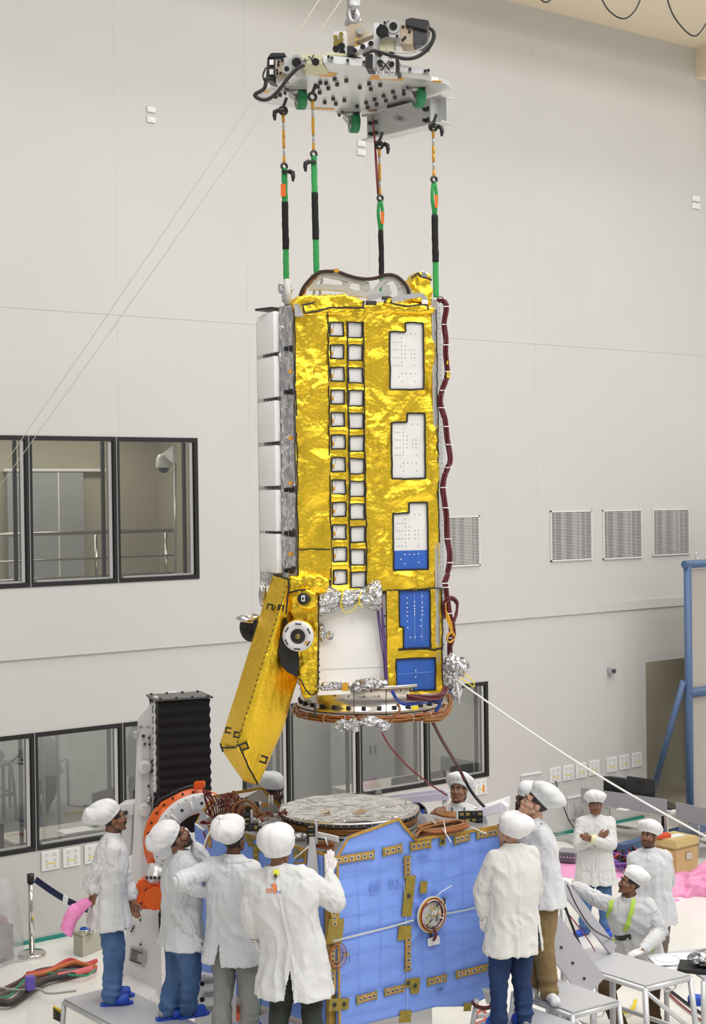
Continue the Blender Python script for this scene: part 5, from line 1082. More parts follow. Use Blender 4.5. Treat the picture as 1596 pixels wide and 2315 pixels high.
# slotted white frame seen between the legs of the men
p0 = at(455, 2225, 13.0); SFR = thing('slotted_side_frame', 'white slotted frame with black bungs behind the legs of the man in grey trousers', 'frame', p0)
fr = obj('frame_plate', prism(B(), [at(x, y, 13.1) for x, y in ((440, 2200), (520, 2215), (520, 2330), (440, 2330))], (.05, .05, 0)), WEN, SFR)
for x, y in ((457, 2224), (457, 2260), (456, 2293), (507, 2281), (507, 2300)): obj('black_bung', cyl(B(), at(x, y, 13.08), at(x, y, 13.02), .022, 12), BLACK, fr)
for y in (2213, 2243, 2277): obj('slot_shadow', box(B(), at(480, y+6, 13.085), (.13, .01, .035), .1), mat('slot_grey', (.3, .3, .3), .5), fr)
for pts in (((577, 2225, 12.9), (583, 2250, 12.9), (575, 2270, 12.9)), ((585, 2225, 12.9), (590, 2260, 12.9), (585, 2298, 12.9)), ((690, 2260, 12.8), (700, 2285, 12.8), (685, 2310, 12.8))): obj('hanging_lead', tube(B(), curve([at(*p) for p in pts], 6), .006, 6), mat('green_lead', (.02, .2, .06), .4), BUS)
# ---------------------------------------------------------------- tilting trolley on the left
TRL = thing('tilt_trolley', 'tall white machine column with black bellows and an orange ring head', 'machine', at(330, 2290, 15.9))
col = [(351, 1578), (311, 1625), (308, 1700), (301, 1900), (290, 2050), (262, 2300), (366, 2300), (362, 2050), (358, 1800), (357, 1582)]
CLM = obj('column', prism(B(), [at(x, y, 15.6) for x, y in col], (.10, .6, 0), 0, .008), WEN, TRL)
obj('asset_number', text_at('SPF - 04 - 06', .036, at(312.5, 1644, 15.58), V((1, 0, -.03)), V((0, 0, 1)), .001, 'LEFT'), mat('ink_navy', (.03, .03, .12), .6), CLM)
obj('inner_rail', prism(B(), [at(x, y, 15.58) for x, y in ((320, 1660), (338, 1660), (338, 1990), (318, 1990))], (0, .02, 0)), mat('enamel_grey', (.66, .66, .67), .4), CLM)
for x, y, r in ((324, 1664, .018), (337, 1668, .014), (338, 1683, .014), (327, 1682, .014), (336, 1777, .014), (338, 1800, .014), (345, 1722, .02), (345, 1745, .02)): obj('column_screw', cyl(B(), at(x, y, 15.58), at(x, y, 15.55), r, 8), BOLT, CLM)
for x, y in ((330, 1733), (331, 1828)):
    o = obj('guide_roller', lathe(B(), at(x, y, 15.57), (-.2, -1, 0), [(.001, .07), (.06, .07), (.07, .05), (.07, 0)], 20), WEN, CLM); obj('roller_plate', box(B(), at(x-3, y+1, 15.48), (.05, .006, .06), 0), ALU, o)
obj('limit_switch', box(B(), at(307, 1661, 15.55), (.05, .06, .07), .1, .006), PGREY, CLM); obj('hose_joint', cyl(B(), at(337, 1800, 15.5), at(337, 1812, 15.5), .03, 10), ALU, CLM)
obj('top_cap', cyl(B(), at(391, 1575, 15.9), at(391, 1563, 15.9), .035, 16), WEN, TRL)
sa = obj('side_arm', prism(B(), [at(x, y, 15.75) for x, y in ((263, 1822), (302, 1817), (300, 1843), (264, 1846))], (.05, .3, 0), 0, .006), WEN, TRL); obj('side_arm', prism(B(), [at(x, y, 15.8) for x, y in ((276, 1843), (299, 1841), (294, 1935), (272, 1938))], (.05, .2, 0), 0, .006), mat('enamel_grey', (.66, .66, .67), .4), TRL); obj('column_screw', cyl(B(), at(284, 1838, 15.74), at(284, 1838, 15.72), .025, 10), BOLT, sa)
# bellows
b = B(); c0_ = at(357, 1590, 15.35); c1_ = at(476, 1580, 15.55); ex = (c1_-c0_); ex.z = 0; wv = ex.length; ex.normalize(); ey = V((-ex.y, ex.x, 0)); zt2 = at(415, 1586, 15.4).z; zt1_ = at(415, 1806, 15.4).z; rgs = []; n = 34
z = zt2; k = 0; zs_ = []
pitch = [.108]*7+[.085]*2+[.06]*2+[.035]*4+[.022]*8
for p_ in pitch:
    zs_ += [(z, 0), (z-p_/2, .012)]; z -= p_
zs_.append((z, 0)); zs_.append((zt1_-.05, 0.0))
for (z, ins) in zs_:
    rgs.append([b.verts.new(V((q.x, q.y, z))) for q in (c0_+ex*ins+ey*ins, c0_+ex*(wv-ins)+ey*ins, c0_+ex*(wv-ins)+ey*(.42-ins), c0_+ex*ins+ey*(.42-ins))])
for a, c in zip(rgs[:-1], rgs[1:]):
    for k in range(4): b.faces.new((c[k], c[(k+1) % 4], a[(k+1) % 4], a[k]))
b.faces.new(rgs[0][::-1]); BLW = obj('bellows', b, mat('bellows_black', (.010, .010, .011), .6, spec=.25), TRL)
tpz = zt2+.012; pc = [c0_-ex*.02-ey*.02, c0_+ex*(wv+.02)-ey*.02, c0_+ex*(wv+.02)+ey*.44, c0_-ex*.02+ey*.44]; tpl = obj('top_plate', prism(B(), [V((q.x, q.y, tpz)) for q in pc], (0, 0, .02)), mat('plate_dark', (.09, .09, .09), .4), TRL)
for s in (.05, .35, .65, .95):
    for e_ in (0, .4): q = c0_+ex*wv*s+ey*e_; obj('column_screw', cyl(B(), V((q.x, q.y, tpz+.02)), V((q.x, q.y, tpz+.035)), .014, 8), BOLT, tpl)
b = B()
for k in range(18): y = 1580+k*12; ball(b, at(352, y, 15.5), (.03, .02, .035), 8)
obj('scalloped_edge', b, WEN, TRL)
# ring head
o1, o2, o3 = at(440, 1900, 14.95), at(458, 1908, 14.55), at(476, 1916, 14.2); ax_ = (o3-o1).normalized()
OR = obj('orange_ring', lathe(B(), o1, ax_, [(.30, -.1), (.46, -.1), (.505, -.06), (.505, .0), (.46, .015), (.44, .06), (.42, .32), (.28, .32)], 56), OEN, TRL)
b = B()
x_, y_, _ = frame3(ax_)
for k in range(28): a = 2*pi*k/28; q = o1+ax_*.008+(x_*cos(a)+y_*sin(a))*.475; cyl(b, q, q+ax_*.012, .012, 8)
obj('ring_screws', b, BOLT, OR)
WR2 = obj('white_flange', lathe(B(), o1, ax_, [(.30, .34), (.47, .34), (.485, .36), (.485, .44), (.44, .45), (.36, .43), (.30, .43), (.30, .34)], 56), WEN, TRL)
b = B()
for k in range(36): a = 2*pi*k/36; q = o1+ax_*.447+(x_*cos(a)+y_*sin(a))*.462; cyl(b, q, q+ax_*.006, .006, 6)
for k in range(12): a = 2*pi*k/12; q = o1+ax_*.435+(x_*cos(a)+y_*sin(a))*.39; cyl(b, q, q+ax_*.006, .016, 8)
obj('flange_holes', b, BOLT, WR2)
for k in range(12): a = 2*pi*(k+.5)/12; p_, q = o1+ax_*.45+(x_*cos(a)+y_*sin(a))*.31, o1+ax_*.45+(x_*cos(a)+y_*sin(a))*.43; obj('flange_rib', tube(B(), [p_, q], .016, 6), WEN, WR2)
obj('orange_block', prism(B(), [at(x, y, 14.9) for x, y in ((437, 1785), (437, 1771), (462, 1769), (462, 1783))], (0, .12, 0), 0, .01), OEN, TRL)
obj('black_hose', tube(B(), curve([at(*p) for p in ((353, 1822, 14.8), (362, 1810, 14.8), (385, 1798, 14.8), (410, 1785, 14.8), (436, 1777, 14.85))], 8), .02, 8), BLACK, TRL)
for p, q, r in (((330, 2000), (352, 1955), .055), ((352, 1955), (380, 1850), .05)):
    pass
gb = obj('orange_gearbox', prism(B(), [at(x, y, 14.3) for x, y in ((306, 1995), (318, 1990), (372, 1990), (376, 2050), (366, 2058), (312, 2056), (306, 2040))], (.05, .35, 0), 0, .02), OEN, TRL)
obj('gearbox_boss', cyl(B(), at(350, 2030, 14.32), at(350, 2032, 14.2), .11, 8), OEN, gb); obj('side_plug', box(B(), at(308, 2017, 14.28), (.04, .04, .05), 0), ALU, gb)
for x, y in ((318, 2043), (330, 2012), (352, 2046)): obj('column_screw', cyl(B(), at(x, y, 14.29), at(x, y, 14.27), .012, 8), BOLT, gb)
mo = obj('motor_barrel', tube(B(), [at(350, 1992, 14.4), at(352, 1985, 14.4), at(356, 1955, 14.45)], [.115, .10, .085], 20), MILL, TRL)
for x in (332, 341, 350, 360): obj('column_screw', cyl(B(), at(x, 1987, 14.27), at(x, 1981, 14.27), .014, 8), BOLT, mo)
obj('orange_arm', tube(B(), [at(352, 1950, 14.5), at(362, 1890, 14.55), at(378, 1830, 14.7)], [.085, .08, .05], 12), OEN, TRL)
np_ = obj('name_plate', prism(B(), [at(x, y, 15.57) for x, y in ((295, 2141), (331, 2154), (327, 2187), (291, 2171))], (0, .006, 0)), mat('etched_plate', (.42, .42, .42), .4, .4), CLM)
b = B()
for k in range(6):
    p_, q = at(297-k*.7, 2147+k*4.6, 15.56), at(325-k*.7, 2157+k*4.6, 15.56); bar(b, p_, p_.lerp(q, .9 if k in (0, 5) else .55), .002, .010 if k in (0, 5) else .006)
obj('plate_lines', b, BOLT, np_)
for x, y in ((283, 2100), (297, 2105), (302, 2095), (300, 2100), (317, 2080), (318, 2135)): obj('column_screw', cyl(B(), at(x, y, 15.58), at(x, y, 15.55), .012, 8), BOLT, CLM)
obj('side_track', prism(B(), [at(x, y, 15.45) for x, y in ((358, 2065), (372, 2065), (372, 2130), (360, 2130))], (0, .2, 0)), TAPE, TRL)
ft = obj('base_foot', prism(B(), [at(x, y, 15.3) for x, y in ((268, 2225), (335, 2260), (345, 2300), (262, 2300))], (.1, .6, 0)), WEN, TRL)
# ---------------------------------------------------------------- work platforms
PTOP = mat('platform_grip', (.50, .50, .52), .55, .2, .25, 140, .06, 60); PTUBE = mat('platform_tube', (.56, .57, .57), .4, .3)
def platform(name, label, corners, z, legs=True, tube_r=.022, z_leg=0.0, brace=True):
    """work step: four floor-plan corners in order, checker top, tube frame, splayed legs"""
    cs = [V((c[0], c[1], z)) for c in corners]; ce = sum(cs, V())/4; t = thing(name, label, 'platform', (ce.x, ce.y, z_leg), None, 'metal work platforms around the block')
    obj('deck_plate', prism(B(), [c-V((0, 0, .012)) for c in cs], (0, 0, .012), 0, .003), PTOP, t)
    for p, q in zip(cs, cs[1:]+cs[:1]): obj('edge_tube', cyl(B(), p-V((0, 0, .036)), q-V((0, 0, .036)), tube_r, 10), PTUBE, t)
    ft = []
    for c in cs:
        o_ = (c-ce); o_.z = 0; f = V((c.x, c.y, z_leg))+o_.normalized()*.10*(z-z_leg); ft.append(f)
        L = obj('leg', cyl(B(), c-V((0, 0, .02)), f, tube_r*1.05, 12), PTUBE, t); obj('foot_pad', cyl(B(), f, f+V((0, 0, .03)), tube_r*1.7, 12), BLACK, L)
    if brace:
        for p, q, c, d in zip(ft, ft[1:]+ft[:1], cs, cs[1:]+cs[:1]):
            a, b_ = c.lerp(p, .55), d.lerp(q, .55); obj('cross_rail', cyl(B(), a, b_, tube_r*.85, 8), PTUBE, t)
        obj('diagonal_brace', cyl(B(), cs[3].lerp(cs[2], .0)-V((0, 0, .05)), cs[2].lerp(ft[2], .55), tube_r*.8, 8), PTUBE, t)
    # fold latch on the front rail
    m_ = cs[2].lerp(cs[3], .45)-V((0, 0, .08)); x_ = (cs[3]-cs[2]).normalized()
    obj('fold_latch', tube(B(), [m_-x_*.07+V((0, 0, .04)), m_-x_*.07, m_-x_*.05-V((0, 0, .02)), m_+x_*.05-V((0, 0, .02)), m_+x_*.07, m_+x_*.07+V((0, 0, .04))], .008, 6), PTUBE, t)
    return t, cs, ft
n_ = V((.62, -.785, 0)); a_ = V((.785, .62, 0))
A0 = on_z(145, 2257, Z0 := 1.0)
lp, cs, ft = platform('work_platform', 'grey grip platform at the left where the person in jeans and slippers stands', [A0, A0+a_*.55, A0+a_*.55+n_*1.75, A0+n_*1.75], 1.0)
hz = obj('hazard_plate', prism(B(), [at(x, y, 13.2) for x, y in ((120, 2275), (141, 2285), (141, 2312), (120, 2303))], (0, .02, 0)), mat('hazard_yellow', (.72, .50, .02), .5), lp)
for k in range(4): obj('hazard_stripe', prism(B(), [at(x, y, 13.19) for x, y in ((120, 2278+7*k), (120, 2282+7*k), (140, 2299+4.6*k), (140, 2294+4.6*k))], (0, .004, 0)), BLACK, hz)
obj('marking', text_at('cib2', .05, A0+n_*.85-a_*.02-V((0, 0, .04)), n_, V((0, 0, 1)), .001), BOLT, lp)
c_2 = A0+a_*.68+n_*1.46; platform('work_platform', 'platform under the two people in grey and green trousers', [c_2, c_2+a_*.48, c_2+a_*.48+n_*1.3, c_2+n_*1.3], 1.0)
K_ = V((1.46, 12.86, 0)); platform('work_platform', 'low platform under the person in dark blue jeans', [K_-a_*.62, K_, K_+n_*1.0, K_+n_*1.0-a_*.62], .95)
R_ = on_z(1398, 2261, 1.0); F_ = on_z(1294, 2288, 1.0); Bk = on_z(1263, 2213, 1.0); L_4 = F_+(Bk-R_)
platform('work_platform', 'grey platform under the tall person in khaki trousers', [L_4, Bk, R_, F_], 1.0)
Bk2, R2_, F2_, L2_ = on_z(1347, 2139, .97), on_z(1560, 2203, .97), on_z(1458, 2228, .97), on_z(1250, 2162, .97)
platform('work_platform', 'larger grey platform in front of the crouching person in the harness', [L2_, Bk2, R2_, F2_], .97, True, .026)
# white folded braces lying behind the platforms
def slab(pts, D, th, name, label, cat, m=PGREY, D2=None):
    b = prism(B(), [at(x, y, (D if D2 is None else D+(D2-D)*i/(len(pts)-1))) for i, (x, y) in enumerate(pts)], (.03, th, 0), 0, .004); return tag(obj(name, b, m), label, cat)
LAV = mat('lavender_grey_panel', (.50, .49, .53), .45, .1)
g0, g1 = at(1272, 2000, 14.05), at(1384, 2146, 14.3)
t = thing('sloping_beam', 'long grey beam sloping down behind the hand of the crouching person', 'beam', V((g1.x, g1.y, 0))); b = B(); bar(b, g0, g1, .05, .10); obj('beam_web', b, LAV, t); obj('beam_post', cyl(B(), g1-V((0, 0, .03)), V((g1.x, g1.y, 0)), .03, 10), PTUBE, t); obj('beam_post', cyl(B(), g0-V((0, 0, .03)), V((g0.x, g0.y, 0)), .03, 10), PTUBE, t)
t = thing('sloping_panel', 'wide pale panel sloping down behind the tall person in khaki trousers', 'panel', V((at(1300, 2330, 13.6).x, 13.6, 0)))
g0, g1 = at(1236, 2092, 13.5), at(1340, 2232, 13.66); b = B(); bar(b, g0, g1, .06, .28); pn = obj('panel_plate', b, LAV, t)
for s in (.3, .55, .8): p = g0.lerp(g1, s)+V((.0, -.035, -.02)); obj('panel_screw', cyl(B(), p, p-V((0, .006, 0)), .014, 8), BOLT, pn)
obj('panel_post', cyl(B(), g1, V((g1.x, g1.y, 0)), .03, 10), PTUBE, t)
# cables running down from the hoisted half and past the platforms
def cable(pts, r, m, label, n=8): return tag(obj('hanging_cable', tube(B(), curve([at(*p) for p in pts], n), r, 6), m), label, 'cable')
REDC = mat('red_cable', (.25, .01, .015), .4)
cable(((856, 1640, 12.75), (880, 1685, 13), (925, 1735, 13.4), (975, 1775, 13.8), (1010, 1798, 14.2)), .008, REDC, 'thin red cable slanting down from the amber harness to the block')
cable(((978, 1632, 12.8), (1000, 1675, 13.2), (1036, 1735, 13.9), (1066, 1790, 14.0), (1100, 1830, 13.9)), .016, BLACK, 'thick black and maroon cable crossing the face of the person behind the block').name = 'tether_cable'
KC = bpy.data.objects['tether_cable']; obj('maroon_strand', tube(B(), curve([at(*p) for p in ((980, 1634, 12.78), (1002, 1676, 13.17), (1034, 1730, 13.85), (1050, 1765, 13.95))], 8), .012, 6), mat('maroon_harness', (.11, .012, .018)), KC)
cable(((1268, 2010, 13.6), (1278, 2050, 13.6), (1300, 2110, 13.6), (1318, 2150, 13.7)), .013, BLACK, 'thick black cable hanging from the gloved hand of the crouching person')
cable(((1268, 2012, 13.62), (1274, 2050, 13.62), (1300, 2085, 13.7), (1330, 2125, 13.9), (1345, 2150, 14)), .006, REDC, 'red cable hanging from the gloved hand of the crouching person')
cable(((1282, 2000, 13.9), (1305, 2050, 13.9), (1340, 2100, 13.9), (1385, 2125, 14.3)), .007, BOLT, 'thin grey cable curving towards the harness belt')
tag(obj('tag_line', tube(B(), [at(1030, 1536, 12.8).lerp(at(1640, 1915, 11.5), k/14)+V((0, 0, -.06*sin(pi*k/14))) for k in range(15)], .0085, 6), mat('white_rope', (.80, .79, .74), .7)), 'white rope pulled tight from the satellite across the right side', 'rope')
tag(obj('tag_line', tube(B(), curve([at(*p) for p in ((1040, 1530, 12.78), (1058, 1545, 12.78), (1072, 1552, 12.78), (1068, 1538, 12.78), (1050, 1524, 12.78))], 6), .005, 6), YTIE), 'thin yellow cord looped at the silver wraps right of the ring', 'cord')
tag(obj('tag_line', tube(B(), [at(1034, 1545, 12.78), at(1039, 1590, 12.78)], .006, 6), TIE), 'short white cord end hanging below the silver wraps', 'cord')
# white box the person behind the block holds, and a side table with light panel
BXW = mat('white_card', (.76, .75, .79), .5)
t = thing('white_box', 'long white box held by the person facing the camera behind the block', 'box', at(1110, 1850, 13.85)); b = prism(B(), [at(x, y, 13.85) for x, y in ((1066, 1836), (1132, 1814), (1132, 1838), (1072, 1850))], (.12, .3, 0), 0, .004); obj('box_body', b, BXW, t); obj('box_end', prism(B(), [at(x, y, 13.86) for x, y in ((1133, 1814), (1146, 1824), (1146, 1846), (1133, 1838))], (.03, .1, 0)), BXW, t)
t = thing('lilac_tray', 'long pale lilac tray under the lower window behind the foil ring', 'tray', V((at(960, 1800, 16).x, at(960, 1800, 16).y, 0)))
b = prism(B(), [at(x, y, 16) for x, y in ((865, 1808), (1012, 1792), (1014, 1808), (880, 1822))], (.02, .03, 0)); obj('tray_side', b, mat('lilac_enamel', (.52, .49, .60), .4), t); b = prism(B(), [at(x, y, 16.4) for x, y in ((868, 1800), (1000, 1784), (1012, 1792), (866, 1808))], (.02, .03, 0)); obj('tray_side', b, mat('lilac_enamel', (.52, .49, .60), .4), t)
obj('tray_post', cyl(B(), at(900, 1815, 16.05), V((at(900, 1815, 16.05).x, 16.05, 0)), .03, 8), PTUBE, t); obj('tray_post', cyl(B(), at(1005, 1808, 16.05), V((at(1005, 1808, 16.05).x, 16.05, 0)), .03, 8), PTUBE, t)
# ---------------------------------------------------------------- left: barrier, sheeting, junction box, hoses
p = on_z(72, 2161, 0); CHR = mat('polished_steel', (.72, .70, .66), .12, 1)
t = thing('barrier_post', 'polished steel barrier post with a black head and blue belt', 'barrier post', p)
obj('base', lathe(B(), p, (0, 0, 1), [(.001, 0), (.165, 0), (.165, .03), (.15, .045), (.04, .055), (.001, .055)], 36), CHR, t); obj('pole', cyl(B(), p+V((0, 0, .05)), p+V((0, 0, .88)), .032, 20), CHR, t); obj('head', cyl(B(), p+V((0, 0, .86)), p+V((0, 0, .965)), .042, 20), BLACK, t); obj('yellow_spot', box(B(), p+V((.03, -.02, .45)), (.02, .02, .02)), YTIE, t)
D_ = p.y; b = B(); q0, q1 = at(80, 1988, D_), at(232, 2068, D_-.4); strip(b, [q0.lerp(q1, k/12)+V((0, 0, -.05*sin(pi*k/12))) for k in range(13)], .075, V((-.1, -1, .0)), .004); BT_ = obj('belt', b, mat('navy_belt', (.012, .018, .07), .7), t)
obj('paper_wrap', prism(B(), [at(x, y, D_-.2) for x, y in ((143, 2024), (162, 2033), (158, 2052), (140, 2046))], (0, .02, 0)), WHITEP, BT_)
SHT = mat('clear_sheeting', (.70, .70, .70), .25, 0, .8, 9, .1, 6, alpha=.30)
sa = wc(on_z(42, 2150, 0))[0]; b = B(); hull(b, [wp(sa+da, z, o) for da, z, o in ((-1.2, .02, .06), (-1.2, .02, .8), (.0, .02, .06), (-.1, .02, .62), (.02, .3, .2), (-.02, .75, .12), (-.15, .93, .2), (-.4, .85, .3), (-1.0, .55, .1), (-1.0, .5, .5))]); b = remesh(b, .03, 2); crinkle(b, .03, 4, (1, 1, .6), 5, True, .010, 11); SO_ = tag(obj('plastic_sheeting', b, SHT, smooth=True), 'clear crumpled plastic sheeting over equipment behind the barrier post', 'plastic sheet')
t = thing('covered_equipment', 'dark equipment under the clear plastic sheeting', 'equipment', wp(sa-.55, 0, .35)); obj('equipment_box', wbox(B(), sa-.95, sa-.2, .02, .42, .16, .5), mat('covered_grey', (.22, .2, .2), .6), t); obj('equipment_lid', wbox(B(), sa-.9, sa-.25, .42, .5, .2, .46), mat('covered_maroon', (.25, .14, .15), .6), t)
p0, p1, p2 = on_z(166, 2156, 0), on_z(186, 2165, 0), on_z(225, 2148, 0); t = thing('junction_box', 'beige floor junction box with four blue round sockets', 'junction box', (p0+p1+p2)/3); BEI = mat('beige_enamel', (.48, .46, .38), .5)
e1, e2 = (p2-p1), (p0-p1); p3 = p1+e1*1.5; b = prism(B(), [p1, p3, p3+e2, p0], (0, 0, .24), 0, .008); JB = obj('box_body', b, BEI, t); obj('box_lid', prism(B(), [p1+V((0, 0, .24)), p3+V((0, 0, .24)), p3+e2+V((0, 0, .24)), p0+V((0, 0, .24))], (0, 0, .03), 0, .006), BEI, t)
for x, y in ((187, 2115), (207, 2112), (193, 2121), (213, 2118)): q = at(x, y, p1.y+.15); q.z = .27; ks = obj('socket_ring', lathe(B(), q, (0, 0, 1), [(.001, 0), (.042, 0), (.042, .03), (.03, .035), (.001, .03)], 16), CHR, t); obj('blue_cap', cyl(B(), q+V((0, 0, .03)), q+V((0, 0, .055)), .032, 14), mat('blue_cap', (.02, .12, .6), .4), ks)
HOS = [mat('hose_brown', (.10, .05, .045), .5), mat('hose_grey', (.16, .14, .13), .5), mat('hose_red', (.55, .06, .05), .5), mat('hose_orange', (.55, .16, .05), .5), mat('hose_green', (.03, .30, .15), .5), mat('hose_black', (.02, .02, .02), .5), mat('hose_pink', (.75, .15, .16), .5)]
hl = [((-10, 2246), (40, 2222), (80, 2198), (118, 2190), (150, 2186), (215, 2180)), ((-10, 2252), (45, 2232), (90, 2206), (130, 2196), (160, 2196), (218, 2190)), ((-10, 2262), (30, 2262), (60, 2236), (100, 2214), (150, 2202), (215, 2186)), ((-10, 2268), (25, 2268), (62, 2244), (104, 2218), (158, 2204), (215, 2184)),
      ((60, 2202), (110, 2194), (140, 2178), (160, 2170), (190, 2180), (218, 2172)), ((55, 2208), (100, 2200), (145, 2182), (170, 2176), (215, 2186)), ((-10, 2256), (20, 2252), (48, 2222), (70, 2206), (100, 2200), (185, 2206), (205, 2200), (214, 2192))]
for k, pts in enumerate(hl):
    rr = .030 if k < 4 else .026 if k < 6 else .012; q = [on_z(x, y, rr+.01*k) for x, y in pts]; m_ = HOS[(0, 1, 0, 5, 2, 3, 4)[k]]
    tag(obj('floor_hose', tube(B(), curve(q, 8), rr, 8), m_, smooth=True), ['thick brown floor hose, furthest back in the bundle at the left', 'grey floor hose second from the back in the bundle', 'brown floor hose in the front of the bundle', 'black floor hose along the very front of the bundle', 'short red hose arching at the end of the bundle', 'orange hose end beside the red hose', 'thin green cable woven along the hose bundle'][k], 'hose', 'hose bundle on the floor at the left')
tag(obj('floor_hose', tube(B(), curve([on_z(x, y, .06) for x, y in ((130, 2206), (160, 2202), (185, 2196), (216, 2186))], 8), .036, 8), HOS[6], smooth=True), 'pink hose at the near end of the bundle', 'hose', 'hose bundle on the floor at the left')
tag(obj('cable_strap', tube(B(), curve([on_z(x, y, .1) for x, y in ((-5, 2232), (40, 2238), (85, 2235), (110, 2246), (172, 2240))], 8), .012, 6), mat('strap_grey', (.4, .4, .38), .6)), 'grey strap lying across the hose bundle', 'strap')
tag(obj('purple_wrap', box(B(), on_z(68, 2222, .17), (.10, .08, .16), .5, .02), mat('purple_tape', (.16, .10, .5), .5)), 'purple tape wrap on the hose bundle', 'tape')
tag(obj('floor_hose', tube(B(), curve([on_z(x, y, .03) for x, y in ((-10, 2176), (10, 2168), (26, 2158))], 8), .03, 8), BLACK), 'black hose end at the left edge beside the sheeting', 'hose')
tag(obj('floor_mat', prism(B(), [on_z(x, y, 0) for x, y in ((286, 2221), (330, 2236), (322, 2243), (280, 2230))], (0, 0, .01)), mat('mint_mat', (.25, .55, .42), .5)), 'small mint green mat at the foot of the white machine column', 'mat')
# ---------------------------------------------------------------- right: benches, computer, blue screen frame
BLF = mat('blue_frame_paint', (.075, .135, .26), .45, vary=.06); BGR = mat('bench_grey', (.34, .34, .37), .45)
t = thing('blue_screen_frame', 'tall blue steel frame with a grey sheet panel at the right edge', 'frame', V((on_z(1553, 1880, 0).x, on_z(1553, 1880, 0).y, 0)))
DF = 23.5; FXV = AX.copy(); pT = at(1554, 1276, DF); pB = V((pT.x, pT.y, .02)); zT = pT.z
obj('post', cyl(B(), pB, V((pT.x, pT.y, zT)), .062, 16), BLF, t); obj('top_rail', cyl(B(), V((pT.x, pT.y, zT))-FXV*.08, V((pT.x, pT.y, zT))+FXV*2.5, .062, 16), BLF, t)
zM = at(1575, 1567, DF).z; obj('mid_rail', cyl(B(), V((pT.x, pT.y, zM)), V((pT.x, pT.y, zM))+FXV*2.4, .075, 16), BLF, t)
pn = prism(B(), [V((pT.x, pT.y, .3))+FXV*.1+V((0, .03, 0)), V((pT.x, pT.y, .3))+FXV*2.4+V((0, .03, 0)), V((pT.x, pT.y, zT-.08))+FXV*2.4+V((0, .03, 0)), V((pT.x, pT.y, zT-.08))+FXV*.1+V((0, .03, 0))], (0, .02, 0)); obj('sheet_panel', pn, mat('sheet_warm_grey', (.42, .385, .35), .55, vary=.06, vscale=1), t)
obj('lifting_eye', tube(B(), [V((pT.x, pT.y, zT+.06))+FXV*.22+V((.03*cos(k*pi/6), 0, .06+.05*sin(k*pi/6))) for k in range(13)], .008, 6), CHR, t)
obj('stay', tube(B(), [at(1545, 1540, DF-.02), at(1478, 1780, DF+.5)], .06, 4), BLF, t)
obj('foot_beam', box(B(), V((pT.x, pT.y, .06))-FXV*.9+V((.2, -.3, .1)), (2.4, .14, .14), math.atan2(FXV.y, FXV.x)+.1), BLF, t)
def bench(label, p0, p1, ztop, wv, name='steel_bench'):
    """p0,p1 along the long side nearest the camera"""
    p0 = V((p0.x, p0.y, 0)); p1 = V((p1.x, p1.y, 0)); d = (p1-p0).normalized(); s = V((-d.y, d.x, 0)); L = (p1-p0).length; t = thing(name, label, 'bench', (p0+p1)/2, None, 'stainless benches at the right')
    m3 = M((d, s, V((0, 0, 1)))).transposed(); c = (p0+p1)/2+s*wv/2
    obj('top', box(B(), c+V((0, 0, ztop-.02)), (L, wv, .04), m3, .004), STEEL, t); obj('upstand', box(B(), (p0+p1)/2-s*.01+V((0, 0, ztop+.10)), (L, .02, .24), m3), BGR, t)
    for u in (.03, .97):
        for w_ in (.05, wv-.05): q = p0+d*L*u+s*w_; lg = obj('leg', box(B(), q+V((0, 0, (ztop-.04)/2)), (.045, .045, ztop-.04), m3), STEEL, t); obj('foot', cyl(B(), q, q+V((0, 0, .03)), .03, 10), BLACK, lg)
    obj('side_panel', box(B(), p0+d*L*.18+s*.02+V((0, 0, ztop*.5)), (L*.30, .02, ztop*.80), m3), STEEL, t); obj('lower_rail', box(B(), c+V((0, 0, .16)), (L*.92, .04, .04), m3), STEEL, t)
    return t, p0, d, s, L
q0 = at(1315, 1812, 23.4); q1 = at(1508, 1843, 22.4); bt, p0, d, s, L = bench('grey topped steel bench carrying the computer and monitor', q0, q1, .55, .7)
q0 = at(1530, 1846, 22.2); q1 = at(1680, 1872, 21.2); bench('grey topped steel bench at the right edge', q0, q1, .55, .7)
zt = .55; pc = at(1396, 1785, 23.35); pc.z = zt
t = thing('computer_tower', 'black computer tower with its silver rear panel turned to the camera', 'computer', pc); m3 = M((d, s, V((0, 0, 1)))).transposed()
obj('case', box(B(), pc+V((0, 0, .19)), (.40, .18, .36), m3, .01), mat('case_black', (.02, .02, .022), .4), t); e0 = pc-d*.202; rp = obj('rear_panel', box(B(), e0+V((0, 0, .19)), (.006, .16, .33), m3), mat('zinc_panel', (.42, .44, .46), .4, .5), t); obj('fan_grille', lathe(B(), e0-d*.004+V((0, 0, .28)), -d, [(.001, .004), (.05, .004), (.055, 0)], 18), BOLT, rp)
obj('side_face', box(B(), pc-s*.092+V((0, 0, .22)), (.38, .004, .34), m3), mat('case_black', (.02, .02, .022), .4), t)
pm = at(1449, 1800, 22.9); pm.z = zt; t = thing('monitor', 'black computer monitor seen from behind on the bench', 'monitor', pm); obj('screen', box(B(), pm+V((0, 0, .27)), (.50, .045, .36), m3 @ M.Rotation(-.12, 3, 'X'), .01), mat('case_black', (.02, .02, .022), .4), t); obj('stand', box(B(), pm+V((0, .0, .06)), (.08, .05, .14), m3, .006), BLACK, t); obj('stand_base', box(B(), pm+V((0, 0, .01)), (.22, .16, .02), m3, .004), BLACK, t); obj('handle_slot', box(B(), pm-s*.028+V((0, 0, .38)), (.14, .006, .02), m3), BLACK, t)
